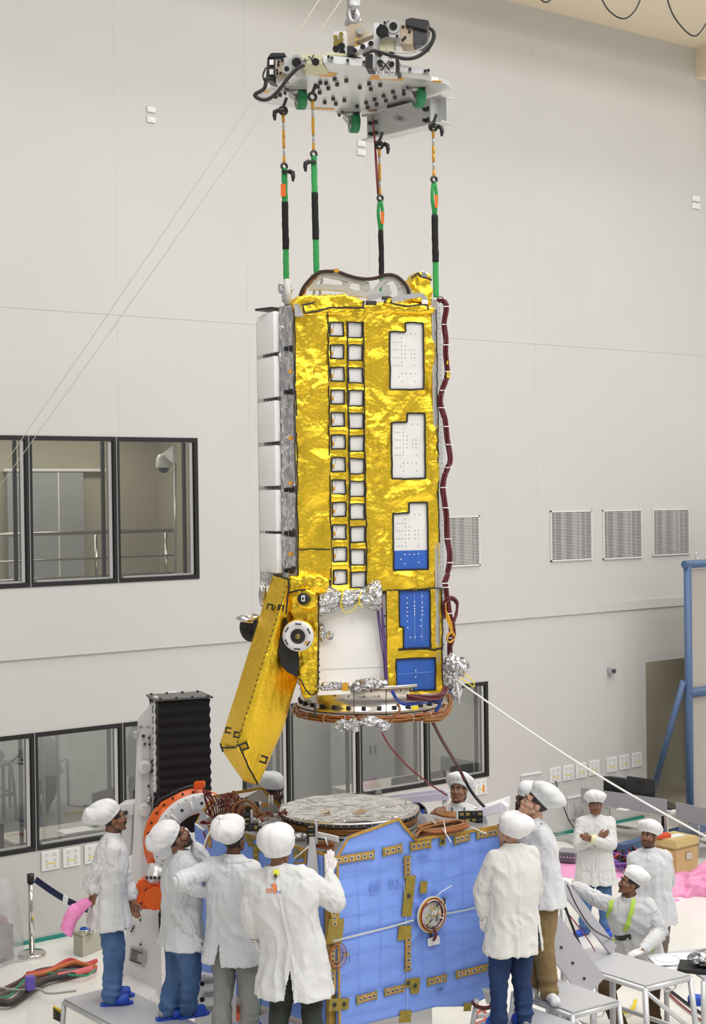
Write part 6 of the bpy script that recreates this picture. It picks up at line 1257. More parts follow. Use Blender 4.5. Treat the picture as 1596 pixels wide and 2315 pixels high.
for k, (px, py, sz, m_, l) in enumerate(((1408, 1795, (.18, .12, .01), WHITEP, 'white papers between the computer tower and the monitor'), (1498, 1800, (.20, .14, .012), mat('orange_paper', (.8, .25, .08), .6), 'orange folder on the bench beside the monitor'), (1505, 1810, (.22, .10, .035), BLACK, 'black keyboard on the bench beside the orange folder'), (1510, 1820, (.22, .16, .03), WHITEP, 'white papers at the right end of the bench'))):
    q = at(px, py, 22.75-.06*k); q.z = zt; tag(obj(('paper_stack', 'folder', 'keyboard', 'paper_stack')[k], box(B(), q+V((0, 0, sz[2]/2)), sz, m3, .003), m_), l, ('paper', 'folder', 'keyboard', 'paper')[k])
q = on_z(1500, 1896, 0); t = thing('office_chair', 'black chair base with castors under the bench', 'chair', q)
for k in range(5): a = k*2*pi/5; e_ = q+V((cos(a)*.28, sin(a)*.28, .07)); obj('spoke', cyl(B(), q+V((0, 0, .11)), e_, .022, 8), BLACK, t); obj('castor', ball(B(), e_-V((0, 0, .035)), .034, 10), BLACK, t)
obj('column', cyl(B(), q+V((0, 0, .1)), q+V((0, 0, .45)), .03, 10), BLACK, t); obj('seat', box(B(), q+V((0, 0, .48)), (.46, .44, .07), .3, .02), BLACK, t)
q = wp(DRA[0]+1.0, 0, -1.2); t = thing('gas_cylinder', 'tall olive gas cylinder standing in the dark doorway', 'gas cylinder', q); CYL = mat('olive_grey_paint', (.20, .21, .15), .45)
obj('body', lathe(B(), q, (0, 0, 1), [(.001, 0), (.15, 0), (.155, .03), (.155, 1.25), (.12, 1.38), (.05, 1.44), (.001, 1.44)], 24), CYL, t); obj('valve', cyl(B(), q+V((0, 0, 1.43)), q+V((0, 0, 1.58)), .025, 10), BOLT, t); obj('guard', lathe(B(), q, (0, 0, 1), [(.155, 1.24), (.16, 1.24), (.125, 1.39), (.12, 1.38)], 24), BLACK, t)
# pink antistatic sheet with instrument, cables, tan case, pink wrap
PNK = mat('pink_sheet', (.85, .36, .62), .45, 0, .3, 7, .08, 3); b = prism(B(), [on_z(x, y, 0) for x, y in ((1255, 1960), (1262, 1935), (1300, 1918), (1400, 1930), (1410, 1985), (1330, 1992), (1262, 1980))], (0, 0, .006)); tag(obj('antistatic_sheet', b, PNK), 'pink antistatic sheet on the floor behind the person with crossed arms', 'sheet')
q = on_z(1290, 1950, .01); t = thing('instrument_box', 'grey electronic instrument on the pink sheet', 'instrument', q); obj('case', box(B(), q+V((0, .08, .085)), (.30, .24, .16), -.35, .01), mat('instrument_grey', (.36, .36, .38), .45, .2), t); obj('front_panel', box(B(), q+V((-.07, -.055, .085)), (.24, .01, .13), -.35), mat('instrument_panel', (.12, .11, .13), .5), t)
for k in range(5): obj('connector', cyl(B(), q+V((-.15+.045*k, -.03-.017*k, .10)), q+V((-.155+.045*k, -.07-.017*k, .10)), .012, 8), STEEL, t)
random.seed(3); b = B(); tm = [HOS[2], HOS[5], mat('lead_blue', (.03, .06, .42), .5), mat('lead_purple', (.2, .1, .4), .5)]
for k in range(34):
    px, py = 1398+random.uniform(0, 42), 1925+random.uniform(0, 52); c = on_z(px, py, 0); q = [c+V((random.uniform(-.16, .16), random.uniform(-.16, .16), random.uniform(.02, .16))) for _ in range(6)]; q.append(q[0]); tube(b, curve(q, 5), .014, 6, True, (0, 1, 2, 1, 0, 3)[k % 6])
tag(obj('cable_tangle', b, tm), 'heap of red, black and blue cables on the floor between the two standing people', 'cables', None, 'stuff')
b = B(); c = on_z(1268, 1919, 0); tube(b, [c+V((cos(a*pi/8)*(.24+.0012*a), sin(a*pi/8)*(.5+.003*a), .012+.0011*a)) for a in range(81)], .008, 5); tag(obj('cable_coil', b, mat('lead_grey', (.34, .35, .32), .5)), 'grey cable coil on the floor beside the pink sheet', 'cable')
p1 = on_z(1527, 1980, 0); p0 = on_z(1500, 1972, 0); p2 = on_z(1580, 1966, 0); t = thing('tan_case', 'tan hard transport case with a latch on the floor', 'case', (p1+p2)/2); TANP = mat('tan_plastic', (.55, .36, .17), .5); e1, e2 = (p2-p1), V((-(p2-p1).y, (p2-p1).x, 0)).normalized()*.45
pl_ = [p1, p1+e1, p1+e1+e2, p1+e2]; obj('case_body', prism(B(), pl_, (0, 0, .36), 0, .02), TANP, t); obj('case_lid', prism(B(), [q+(q-(pl_[0]+pl_[2])/2)*.04+V((0, 0, .36)) for q in pl_], (0, 0, .12), 0, .02), mat('tan_lid', (.60, .46, .20), .5), t)
x_ = e1.normalized(); obj('latch', box(B(), p1+e1*.55-e2.normalized()*.012+V((0, 0, .24)), (.12, .02, .10), math.atan2(x_.y, x_.x), .004), STEEL, t); obj('top_paper', box(B(), p1+e1*.5+e2*.5+V((0, 0, .483)), (.3, .15, .004), .6), WHITEP, t)
q = p1+e1*.1+e2*.6+V((0, 0, .48)); tag(obj('red_meter', box(B(), q+V((0, 0, .03)), (.22, .13, .06), .4, .008), mat('meter_red', (.65, .08, .04), .5)), 'small red and black meter on the lid of the tan case', 'meter')
b = B(); c = on_z(1560, 2020, .0); hull(b, [c+V(d) for d in ((-.30, -.15, .0), (-.2, .3, .0), (.5, .35, .0), (.5, -.2, .0), (.0, .0, .24), (.25, .1, .38), (.5, .1, .42), (-.15, .1, .16))]); b = remesh(b, .02, 1); crinkle(b, .075, 3.2, (1, 1, 1), 4, True, .025, 8); tag(obj('pink_wrap', b, BUBP := mat('pink_film_wrap', (.92, .34, .58), .3, 0, .5, 12, .1, 5, alpha=.86), smooth=True), 'crumpled pink plastic wrap on the floor at the right edge', 'plastic wrap')
tag(obj('pink_scrap', prism(B(), [on_z(x, y, 0) for x, y in ((1515, 2035), (1530, 2032), (1538, 2036), (1522, 2040))], (0, 0, .005)), PNK), 'small pink scrap on the floor in front of the crumpled wrap', 'scrap')
# table at the lower right with drawings and a foil parcel
tz = .80; tc = [on_z(x, y, tz) for x, y in ((1506, 2158), (1615, 2146), (1690, 2192), (1590, 2217))]; ce = sum(tc, V())/4; t = thing('side_table', 'pale side table at the right edge with drawings and a black tray', 'table', V((ce.x, ce.y, 0)))
obj('top', prism(B(), tc, (0, 0, .025), 0, .004), LAV, t)
for q in tc: obj('leg', cyl(B(), V((q.x, q.y, 0)), q, .025, 10), PTUBE, t)
PAP = mat('drawing_paper', (.80, .80, .84), .6); INK = mat('pale_ink', (.45, .52, .62), .6)
for k, (px, py, a, l) in enumerate(((1530, 2186, .12, 'bottom sheet of paper under the drawings'), (1545, 2178, -.25, 'middle sheet of paper turned askew under the top drawing'), (1528, 2172, .1, 'top drawing with a large pencilled circle'))):
    q = on_z(px-6, py-10, tz+.04+.02*k); q.z = tz+.030+.012*k; sh = tag(obj('drawing_sheet', box(B(), q, (.44, .34, .008), a), PAP), l, 'paper', 'drawings on the side table')
    if k == 2: obj('pencil_circle', tube(B(), [q+V((-.06+cos(j*pi/16)*.12, sin(j*pi/16)*.12, .006)) for j in range(33)], .002, 4), INK, sh)
q = on_z(1585, 2192, tz); q.z = tz+.026; t = thing('black_tray', 'black tray holding a silver foil parcel at the right edge', 'tray', q); obj('tray_base', box(B(), q+V((.02, -.1, .02)), (.5, .3, .04), -.3, .004), BLACK, t); tag(obj('foil_parcel', foil_wad(q+V((.05, -.08, .11)), (.17, .12, .07), 71), SILV, smooth=True), 'crumpled silver foil parcel on the black tray', 'parcel')
q = on_z(1583, 2245, .12); t = thing('blue_clog', 'blue rubber clog below the side table at the right edge', 'shoe', V((q.x, q.y, 0))); b = B(); cone(b, V((q.x-.08, q.y, .06)), .055, V((q.x+.12, q.y-.03, .05)), .05); obj('upper', remesh(b, .01, 1), mat('clog_blue', (.012, .07, .48), .45), t, smooth=True); obj('sole', box(B(), V((q.x+.02, q.y-.015, .015)), (.30, .10, .03), -.15, .01), mat('clog_blue', (.012, .07, .48), .45), t)
tag(obj('blue_tarp', prism(B(), [on_z(x, y, .05) for x, y in ((1225, 2300), (1270, 2293), (1300, 2312), (1260, 2330))], (0, 0, .02)), mat('blue_tarp', (.03, .16, .60), .5)), 'blue tarp patch on the floor under the right platform', 'tarp')
tag(obj('yellow_hose', tube(B(), curve([on_z(x, y, .05) for x, y in ((1405, 2290), (1422, 2286), (1433, 2276), (1436, 2262))], 8), .02, 6), YTIE), 'short yellow hose on the floor behind the larger platform', 'hose')
tag(obj('floor_cable', tube(B(), curve([on_z(x, y, .02) for x, y in ((1510, 2235), (1545, 2262), (1570, 2280), (1600, 2300))], 8), .014, 6), BLACK), 'black cable on the floor under the larger platform', 'cable'); tag(obj('floor_cable', tube(B(), curve([on_z(x, y, .02) for x, y in ((1505, 2240), (1540, 2272), (1600, 2318))], 8), .01, 6), REDC), 'red cable on the floor beside the black one', 'cable')
for k, (pts, l) in enumerate(((((1072, 2300), (1085, 2284), (1098, 2288), (1094, 2306), (1060, 2318)), 'thin red cable loop on the floor below the block'),)): tag(obj('floor_cable', tube(B(), curve([on_z(x, y, .02) for x, y in pts], 8), .012, 6), mat('cable_coral', (.65, .12, .06), .5)), l, 'cable')
q = at(1100, 2262, 12.9); t = thing('leg_bracket', 'grey trestle legs with hanging leads below the lower right corner of the block', 'trestle', V((q.x, q.y, 0)))
obj('leg', cyl(B(), at(1078, 2258, 12.9), at(1066, 2330, 12.9), .022, 10), PTUBE, t); obj('leg', cyl(B(), at(1112, 2258, 13.2), at(1120, 2330, 13.2), .03, 10), PTUBE, t); obj('brace', cyl(B(), at(1078, 2300, 12.9), at(1140, 2285, 13.1), .016, 8), PTUBE, t); obj('cone_bracket', prism(B(), [at(x, y, 12.95) for x, y in ((1092, 2242), (1118, 2245), (1106, 2270), (1100, 2270))], (0, .1, 0)), OFFW, t)
for k in range(4): obj('hanging_lead', tube(B(), curve([at(x, y+k*2, 12.85) for x, y in ((1066, 2262), (1078, 2272), (1098, 2276), (1116, 2268), (1124, 2250))], 6), .007, 6), (DRED, BOLT)[k % 2], t)
# ---------------------------------------------------------------- inside the control room
DSK = mat('desk_grey', (.42, .40, .35), .5); CHB = mat('chair_fabric', (.045, .05, .055), .8); RCK = mat('rack_blue_grey', (.22, .27, .33), .4, .2)
def desk(a, o, L, label):
    t = thing('control_desk', label, 'desk', wp(a, .02, -o), None, 'desks in the control room'); obj('top', wbox(B(), a-L/2, a+L/2, .74, .78, -o-.35, -o+.35), DSK, t); obj('modesty_panel', wbox(B(), a-L/2, a+L/2, .1, .74, -o+.30, -o+.33), DSK, t)
    for e_ in (-1, 1): obj('leg', wbox(B(), a+e_*(L/2-.04)-.02, a+e_*(L/2-.04)+.02, .02, .74, -o-.3, -o+.3), DSK, t)
    return t
for a, o, L, l in ((-5.4, 1.1, 2.0, 'control room desk behind the far left pane'), (-3.2, 2.2, 2.2, 'control room desk with papers behind the wide left pane'), (.0, 1.4, 1.9, 'control room desk behind the panes under the hoisted satellite'), (2.3, 1.9, 2.2, 'control room desk behind the right panes')): desk(a, o, L, l)
def rchair(a, o, label):
    c = wp(a, .02, -o); t = thing('control_chair', label, 'chair', c, None, 'dark chairs in the control room'); obj('seat', box(B(), c+V((0, 0, .47)), (.48, .46, .08), TH, .03), CHB, t); obj('backrest', box(B(), c+NX*.22+V((0, 0, .86)), (.46, .07, .60), TH, .03), CHB, t); obj('column', cyl(B(), c+V((0, 0, .08)), c+V((0, 0, .45)), .03, 8), CHB, t); obj('base', lathe(B(), c, (0, 0, 1), [(.001, .0), (.27, .0), (.26, .05), (.04, .09), (.001, .09)], 10), CHB, t)
rchair(-2.55, .9, 'dark chair behind the wide left pane'); rchair(1.85, .75, 'dark chair behind the pane below the ring'); rchair(2.55, .9, 'large dark chair behind the rightmost pane'); rchair(1.28, .75, 'dark chair low behind the pane left of the cables')
def mon(a, o, z, label): 
    c = wp(a, z, -o); t = thing('control_monitor', label, 'monitor', c, None, 'monitors in the control room'); obj('screen', box(B(), c+V((0, 0, .28)), (.5, .04, .34), TH+.4, .008), BLACK, t); obj('stand', cyl(B(), c, c+V((0, 0, .15)), .03, 8), BLACK, t)
mon(-5.0, 1.1, .78, 'dark monitor on the desk at the far left pane'); mon(-2.75, 2.3, .78, 'dark monitor on the desk behind the wide left pane'); mon(-2.2, 2.1, .78, 'dark monitor beside the mullion of the left window')
t = thing('equipment_rack', 'blue grey instrument racks with small red lamps behind the glass', 'rack', wp(-.45, .02, -2.6))
for k in range(2):
    rk = obj('rack_bay', wbox(B(), -.95+.62*k, -.36+.62*k, .02, 2.35, -3.1, -2.5), RCK, t)
    for j in range(5):
        obj('instrument_front', wbox(B(), -.92+.62*k, -.40+.62*k, .45+.37*j, .76+.37*j, -2.5, -2.48), mat('instrument_face', (.30, .34, .38) , .4), rk)
        if (j+k) % 2: obj('dark_display', wbox(B(), -.85+.62*k, -.62+.62*k, .52+.37*j, .70+.37*j, -2.48, -2.475), BLACK, rk)
        if (j+k) % 3 == 1: obj('red_lamp', wbox(B(), -.55+.62*k, -.52+.62*k, .58+.37*j, .61+.37*j, -2.48, -2.47), mat('red_lamp', (.8, .02, .01), .4, emit=((1, .05, .02), 6)), rk)
for k, (a, o, l) in enumerate(((-5.35, 1.0, 'papers on the control desk at the far left pane'), (-3.35, 2.0, 'papers on the control desk behind the wide left pane'))): tag(obj('desk_papers', wbox(B(), a-.22, a+.22, .78, .80, -o-.15, -o+.15), WHITEP), l, 'paper')
c = wp(-3.0, .78, -2.1); t = thing('water_bottle', 'clear teal water bottle on the control room desk', 'bottle', c); obj('bottle_body', lathe(B(), c, (0, 0, 1), [(.001, 0), (.04, 0), (.042, .17), (.02, .23), (.001, .23)], 14), mat('bottle_teal', (.25, .50, .48), .2), t); obj('cap', cyl(B(), c+V((0, 0, .23)), c+V((0, 0, .26)), .018, 10), WHITEP, t)
for a, l in ((-4.25, 'tall grey cabinet behind the wide left pane'), (2.9, 'tall grey cabinet behind the rightmost pane')):
    t = thing('steel_cabinet', l, 'cabinet', wp(a, .02, -3.6)); obj('body', wbox(B(), a-.5, a+.5, .02, 2.0, -3.9, -3.4), ROOMG, t)
    for e_ in (-1, 1): dd = obj('door', wbox(B(), a+min(0, e_*.48), a+max(0, e_*.48), .06, 1.96, -3.4, -3.38), ROOMG, t); obj('handle', wbox(B(), a+e_*.05-.01, a+e_*.05+.01, .95, 1.1, -3.38, -3.36), BLACK, dd)
# ---------------------------------------------------------------- the crew
def cloth(name, col, rough=.8, bump=.25, bs=22, vary=.03, st=(1, 1, .45), fine=900):
    return mat(name, col, rough, 0, bump, bs, vary, 5, .25, detail=5, stretch=st)
COATS = [cloth(n, c, .8, .55, 13, .03, (1, 1, .33)) for n, c in (('coat_white', (.66, .66, .655)), ('coat_cool', (.61, .62, .64)), ('coat_warm', (.66, .655, .625)), ('coat_grey_white', (.57, .57, .58)))]
CAPW = cloth('cap_white', (.72, .72, .73), .85, .45, 26, .02, (1, 1, 1)); CAPT = cloth('cap_thin', (.64, .65, .66), .85, .3, 30, .03, (1, 1, 1))
JEAN = cloth('denim', (.075, .145, .30), .85, .35, 40, .3); DJEAN = cloth('dark_denim', (.022, .045, .12), .85, .3, 40, .25); GREYT = cloth('grey_trouser', (.26, .26, .25), .85, .15, 20, .04)
GREENT = cloth('dark_green_trouser', (.040, .047, .040), .85, .15, 20, .06); KHAKI = cloth('khaki_cotton', (.24, .165, .075), .85, .3, 18, .06); BROWN = cloth('brown_cotton', (.085, .05, .025), .85, .3, 18, .08); BRT = cloth('taupe_trouser', (.17, .13, .11), .85, .2, 18, .05)
LATEX = mat('latex_glove', (.78, .72, .71), .5, 0, .2, 90, .04, 30, sheen=.1); GLOVEG = mat('grey_glove', (.62, .62, .63), .6, 0, .2, 90, .04, 30)
RUBB = mat('blue_rubber', (.012, .07, .48), .45); SOCKM = cloth('grey_sock', (.33, .33, .33)); HAIR = mat('black_hair', (.010, .008, .007), .55, 0, .5, 160, stretch=(1, 1, .2)); DKHAIR = mat('brown_hair', (.02, .013, .009), .6, 0, .5, 160)
EYEW = mat('eye_white', (.72, .70, .66), .25); IRIS = mat('eye_dark', (.012, .008, .006), .15); SHOEC = cloth('shoe_cover', (.72, .72, .72), .7, .5, 30)
def skin(name, col): return mat(name, col, .5, 0, .06, 140, .06, 14, .35)
SK = {k: (skin('skin_'+k, c), skin('lips_'+k, (c[0]*.85, c[1]*.6, c[2]*.6)), skin('stubble_'+k, (c[0]*.45, c[1]*.42, c[2]*.42))) for k, c in dict(dark=(.115, .052, .030), brown=(.20, .095, .055), tan=(.27, .135, .08), light=(.50, .29, .20), deep=(.075, .034, .02)).items()}
def az(a): return V((sin(R(a)), cos(R(a)), 0))
def hand_prims(b, w, d, back, thumb, curl, s, inf=0.0, spread=1.0):
    """palm, four bent fingers and a thumb; d along the fingers, back out of the back of the hand, thumb side sign"""
    d = V(d).normalized(); back = V(back); back = (back - d*back.dot(d)).normalized(); x = d.cross(back).normalized()*thumb
    P = lambda p: w + (x*p[0] + d*p[1] + back*p[2])*s
    for (x0, x1, r0, r1) in ((.020, .028, .016, .013), (0, .008, .017, .014), (-.018, -.026, .016, .012)): cone(b, P((x0, .0, 0)), (r0+inf)*s, P((x1, .080, 0)), (r1+inf)*s, 10)
    cone(b, P((.024, .02, -.008)), (.016+inf)*s, P((-.02, .03, -.006)), (.014+inf)*s, 10)
    for i, (bx, by, L, r) in enumerate(((.030, .084, .070, .0086), (.010, .090, .080, .0090), (-.010, .087, .073, .0086), (-.029, .078, .057, .0076))):
        c = curl[i] if isinstance(curl, (list, tuple)) else curl*(1+.12*i); a = c*.5; p = V((bx, by, 0)); sx = bx*.14*spread/.03
        for (f, da) in ((.46, c*.9), (.30, c*.8), (.24, 0)):
            q = p + V((sx*.06, cos(a), -sin(a)))*L*f; cone(b, P(p), (r+inf)*s, P(q), (r*.93+inf)*s, 8); p = q; a += da
    t0, t1, t2, t3 = V((.022, .022, -.006)), V((.044, .048, -.014)), V((.052, .075, -.022-.02*min(1, curl if not isinstance(curl, (list, tuple)) else curl[0]))), V((.050, .098, -.030-.03*min(1, curl if not isinstance(curl, (list, tuple)) else curl[0])))
    for p, q, r0, r1 in ((t0, t1, .015, .0125), (t1, t2, .0120, .0108), (t2, t3, .0105, .0085)): cone(b, P(p), (r0+inf)*s, P(q), (r1+inf)*s, 8)
def person(label, feet, hip, head, yaw, hyaw, hpitch, h=1.74, hroll=0, arms=(), hem=.62, coat=0, trous=JEAN, tone='brown', cap=CAPW, capo=None, glove=(None, None), shoe='slipper', foot_yaw=None,
           lips=True, beard=False, stubble=False, moustache=False, glasses=False, wide=1.0, vent=None, bulk=1.0, knees=None, hairside=True, mouth_open=False, long_hair=False, seat=0, coat_mat=None, hair=HAIR, collar=True, group='crew in white coats and caps', name='person'):
    s = h/1.75; F = az(yaw); Rr = az(yaw+90); U = V((0, 0, 1)); hip = V(hip); head = V(head)
    gz = min(feet[0].z, feet[1].z); T = thing(name, label, 'person', (hip.x, hip.y, gz), -R(yaw), group)
    hF = az(hyaw)*cos(R(hpitch)) + U*sin(R(hpitch)); hR = az(hyaw+90); hU = hR.cross(hF).normalized()
    q = Quaternion(hF, R(hroll)); hR = q @ hR; hU = q @ hU
    HP = lambda x, y, z: head + (hR*x + hF*y + hU*z)*s
    HM = M((hR, hF, hU)).transposed()
    neck = HP(0, -.035, -.140); sp = (neck - hip).normalized(); N = neck - sp*.01
    tF = (F - sp*F.dot(sp)).normalized(); tR = tF.cross(sp).normalized()*1.0
    if tR.dot(Rr) < 0: tR = -tR
    L_ = (N-hip).length; SH = [N - sp*.075*s - tR*.185*s*wide, N - sp*.075*s + tR*.185*s*wide]
    A = []
    for i in (0, 1):
        sg = -1 if i == 0 else 1
        if i < len(arms) and arms[i] is not None: A.append([V(arms[i][0]), V(arms[i][1]), arms[i][2] if len(arms[i]) > 2 else None])
        else: e_ = SH[i] + (tR*sg*.05 - sp*.28 + tF*-.02)*s; A.append([e_, e_ + (tR*sg*.0 - sp*.24 + tF*.06)*s, None])
    ank = [f + V((0, 0, .085*s)) for f in feet]; HJ = [hip - Rr*.095*s - V((0, 0, .03)), hip + Rr*.095*s - V((0, 0, .03))]
    fy = foot_yaw or (yaw, yaw)
    if not isinstance(fy, (tuple, list)): fy = (fy, fy)
    K = [V(k) for k in knees] if knees else [(HJ[i]*.5 + ank[i]*.5) + F*.035*s for i in (0, 1)]
    # ---- body
    b = B()
    cone(b, hip-sp*.02, .12*s, hip+sp*.14*s, .105*s); cone(b, hip+sp*.1*s, .10*s, N-sp*.16*s, .115*s); cone(b, SH[0]+tR*.07-sp*.03, .055*s, SH[1]-tR*.07-sp*.03, .055*s)
    cone(b, N-sp*.08*s, .062*s, HP(0, -.022, -.06), .053*s)
    for i in (0, 1):
        cone(b, HJ[i], .085*s, K[i], .055*s); cone(b, K[i], .054*s, ank[i], .036*s); fd = az(fy[i])
        cone(b, ank[i]-V((0, 0, .04*s))-fd*.03*s, .034*s, ank[i]-V((0, 0, .05*s))+fd*.12*s, .026*s)
        cone(b, SH[i]+tR*(.03 if i == 0 else -.03)-sp*.02, .050*s, A[i][0], .042*s); cone(b, A[i][0], .042*s, A[i][1], .029*s)
    for c, r in (((0, -.012, .035), (.074, .094, .082)), ((0, .030, -.025), (.062, .060, .080)), ((0, .046, -.082), (.044, .042, .032))): ball(b, HP(*c), V(r)*s, 18, 0, HM)
    cone(b, HP(0, .082, -.100), .017*s, HP(0, .080, -.096), .017*s)
    cone(b, HP(0, .086, .018), .0085*s, HP(0, .108, -.026), .0125*s, 10)
    for k in (-1, 1):
        cone(b, HP(.010*k, .096, -.031), .0085*s, HP(.014*k, .090, -.031), .008*s, 8); cone(b, HP(.014*k, .086, .030), .0125*s, HP(.046*k, .070, .026), .012*s, 8)
        cone(b, HP(.033*k, .066, -.028), .023*s, HP(.050*k, .034, -.026), .024*s, 10); ball(b, HP(.074*k, -.012, -.012), V((.010, .024, .032))*s, 10, 0, HM); cone(b, HP(.058*k, .004, -.058), .020*s, HP(.028*k, .060, -.092), .019*s, 8); cone(b, HP(.040*k, .050, -.045), .022*s, HP(.030*k, .058, -.080), .018*s, 8)
    if mouth_open: cone(b, HP(-.016, .086, -.052), .009*s, HP(.016, .086, -.052), .009*s, 8); cone(b, HP(-.014, .080, -.088), .010*s, HP(.014, .080, -.088), .010*s, 8)
    else: cone(b, HP(-.019, .086, -.060), .0085*s, HP(.019, .086, -.060), .0085*s, 8); cone(b, HP(-.015, .086, -.071), .0090*s, HP(.015, .086, -.071), .0090*s, 8)
    hd = []
    for i in (0, 1):
        dd, bk, cu = A[i][2] if A[i][2] else ((A[i][1]-A[i][0]).normalized()+V((0, 0, -.4)), tR*(-1 if i == 0 else 1), .45)
        th = 1
        dv = V(dd).normalized(); bv = V(bk)
        # thumb towards the body's front unless told otherwise
        xx = dv.cross((bv-dv*bv.dot(dv)).normalized()); ref = A[i][3] if len(A[i]) > 3 else (F if abs(dv.z) > .6 else (U if abs(dv.z) < .5 else F)); th = 1 if xx.dot(ref) >= 0 else -1
        hd.append((A[i][1], dv, bv, th, cu)); hand_prims(b, A[i][1], dv, bv, th, cu, s, -.001 if glove[i] else 0)
    b = remesh(b, .0050, 4, .45)
    sk = SK[tone]; inv = HM.transposed()
    for f in b.faces:
        p = inv @ (f.calc_center_median()-head) / s
        if p.y > .055:
            if (not mouth_open) and abs(p.x) < .024 and -.079 < p.z < -.052 and p.y > .083: f.material_index = 1
            elif mouth_open and (p.x/.02)**2+((p.z+.070)/.016)**2 < 1: f.material_index = 3
        if (stubble or beard) and p.y > .0 and p.z < -.040 and p.z > -.125 and f.material_index == 0 and p.y > -.002+max(0, -.07-p.z)*1.2:
            if not (abs(p.x) < .05 and p.z > -.05 and p.y > .06 and abs(p.x) > .03): f.material_index = 2
    BODY = obj('body', b, [sk[0], sk[1], sk[2], IRIS], T, smooth=True)
    # ---- face pieces
    for k in (-1, 1):
        e_ = B(); ball(e_, HP(.031*k, .0745, .0065), .0130*s, 14)
        for f in e_.faces:
            p = inv @ (f.calc_center_median()-HP(.031*k, .0745, .0065)); f.material_index = 1 if p.normalized().dot(V((.0, 1, .08)).normalized()) > .80 else 0
        obj('eye', e_, [EYEW, IRIS], T, smooth=True)
        obj('eyelid', cone(B(), HP(.016*k, .084, .0145), .0045*s, HP(.045*k, .079, .0125), .0045*s, 8), sk[0], T, smooth=True)
        obj('eyebrow', tube(B(), [HP(.012*k, .0985, .030), HP(.030*k, .094, .0375), HP(.052*k, .078, .033)], [.005*s, .0058*s, .003*s], 6), hair, T, smooth=True)
    if moustache:
        for k in (-1, 1): obj('moustache', tube(B(), [HP(.001*k, .103, -.046), HP(.018*k, .099, -.050), HP(.034*k, .086, -.064)], [.008*s, .0085*s, .003*s], 8), hair, T, smooth=True)
    if beard:
        bb = B(); ball(bb, HP(0, .048, -.085), V((.053, .050, .040))*s, 18, 0, HM); ball(bb, HP(0, .084, -.102), V((.03, .018, .022))*s, 12, 0, HM); bb = remesh(bb, .006, 1); obj('beard', bb, hair, T, smooth=True)
        obj('moustache', tube(B(), [HP(-.03, .088, -.062), HP(-.012, .101, -.049), HP(.012, .101, -.049), HP(.03, .088, -.062)], [.004*s, .007*s, .007*s, .004*s], 8), hair, T, smooth=True)
    if glasses:
        g = B()
        for k in (-1, 1):
            tube(g, [HP(.033*k+.021*cos(t*pi/6), .100-.004*abs(cos(t*pi/6)), .004+.016*sin(t*pi/6)) for t in range(13)], .002*s, 5); tube(g, [HP(.054*k, .094, .008), HP(.078*k, .0, .0)], .002*s, 5)
        tube(g, [HP(-.012, .103, .006), HP(.012, .103, .006)], .002*s, 5); obj('glasses', g, BLACK, T)
        for k in (-1, 1): obj('lens', lathe(B(), HP(.033*k, .0985, .004), hF, [(.0001, .0), (.019*s, .0), (.019*s, .001)], 14), glass_mat('lens_glass', (.45, .45, .7), .1), T)
    # ---- hair under the cap
    hb = B(); ball(hb, HP(0, -.016, .030), V((.081, .100, .088))*s, 28, 0, HM)
    if long_hair: ball(hb, HP(0, -.07, -.04), V((.07, .05, .09))*s, 20, 0, HM)
    dl = [v for v in hb.verts if (lambda p: (p.y > .048 and p.z < .06) or (p.z < (-.065 if p.y < -.03 else -.022) and not long_hair) or (p.y > .012 and p.z < .0))(inv @ (v.co-head)/s)]
    bmesh.ops.delete(hb, geom=dl, context='VERTS'); obj('hair', hb, hair, T, smooth=True)
    # ---- cap
    co = dict(big=1.0, tilt=18, puff=1.0, slump=(0, -.03, 0), lift=.040, seed=abs(hash(label)) % 97 if False else len(label)+int(yaw), ple=15, tall=1.0, back=-.018); co.update(capo or {}); co['lift'] -= .012; co['tall'] *= .95
    cq = Quaternion(hR, R(co['tilt'])); cU = cq @ hU; cF = cq @ hF; cc = HP(0, co['back'], co['lift']); cb = B(); rr = []
    prof = [(.985, -.006), (1.0, .006), (1.02, .016), (1.10, .030), (1.20, .050), (1.28, .078), (1.31, .106), (1.27, .134), (1.13, .160), (.90, .181), (.58, .196), (.26, .203), (.02, .204)]
    n_ = 60
    for (rf, hz) in prof:
        k = max(0, rf-1)*co['puff']; rf2 = (1+k) if rf > 1 else rf; row = []; t_ = hz/.204; sl = V(co["slump"])*max(0, t_)**1.2
        for j in range(n_):
            a = 2*pi*j/n_; pl = 1 + .035*sin(a*co['ple'])*max(0, 1-abs(t_-.2)*3) + .13*noise.noise(V((cos(a)*1.3, sin(a)*1.3, t_*2+co['seed'])))*max(0, min(1, t_*4)) + .06*(1-2.5*abs(noise.noise(V((cos(a)*2.6, sin(a)*2.6, t_*3+co['seed']*1.7)))))*max(0, min(1, t_*3))
            row.append(cb.verts.new(cc + (hR*(.087*rf2*pl*cos(a)+sl.x)*co['big'] + cF*(.105*rf2*pl*sin(a)+sl.y)*co['big'] + cU*(hz*co['big']*co['tall']*(1+.10*noise.noise(V((cos(a), sin(a), co['seed'])))) + sl.z))*s))
        rr.append(row)
    for a_, c_2 in zip(rr[:-1], rr[1:]):
        for j in range(n_): f = cb.faces.new((a_[j], a_[(j+1) % n_], c_2[(j+1) % n_], c_2[j])); f.smooth = True
    cb.faces.new(rr[0][::-1]); cb.faces.new(rr[-1]); CAP = obj('bouffant_cap', cb, cap, T)
    # ---- coat
    cm = coat_mat or COATS[coat]; b = B(); k_ = s*bulk; rings = []
    hz_ = gz + hem*s; drop = hip.z - hz_
    foot_mid = (feet[0]+feet[1])/2; dn = V((foot_mid.x-hip.x, foot_mid.y-hip.y, 0))*.45*min(1, max(0, drop/.5))
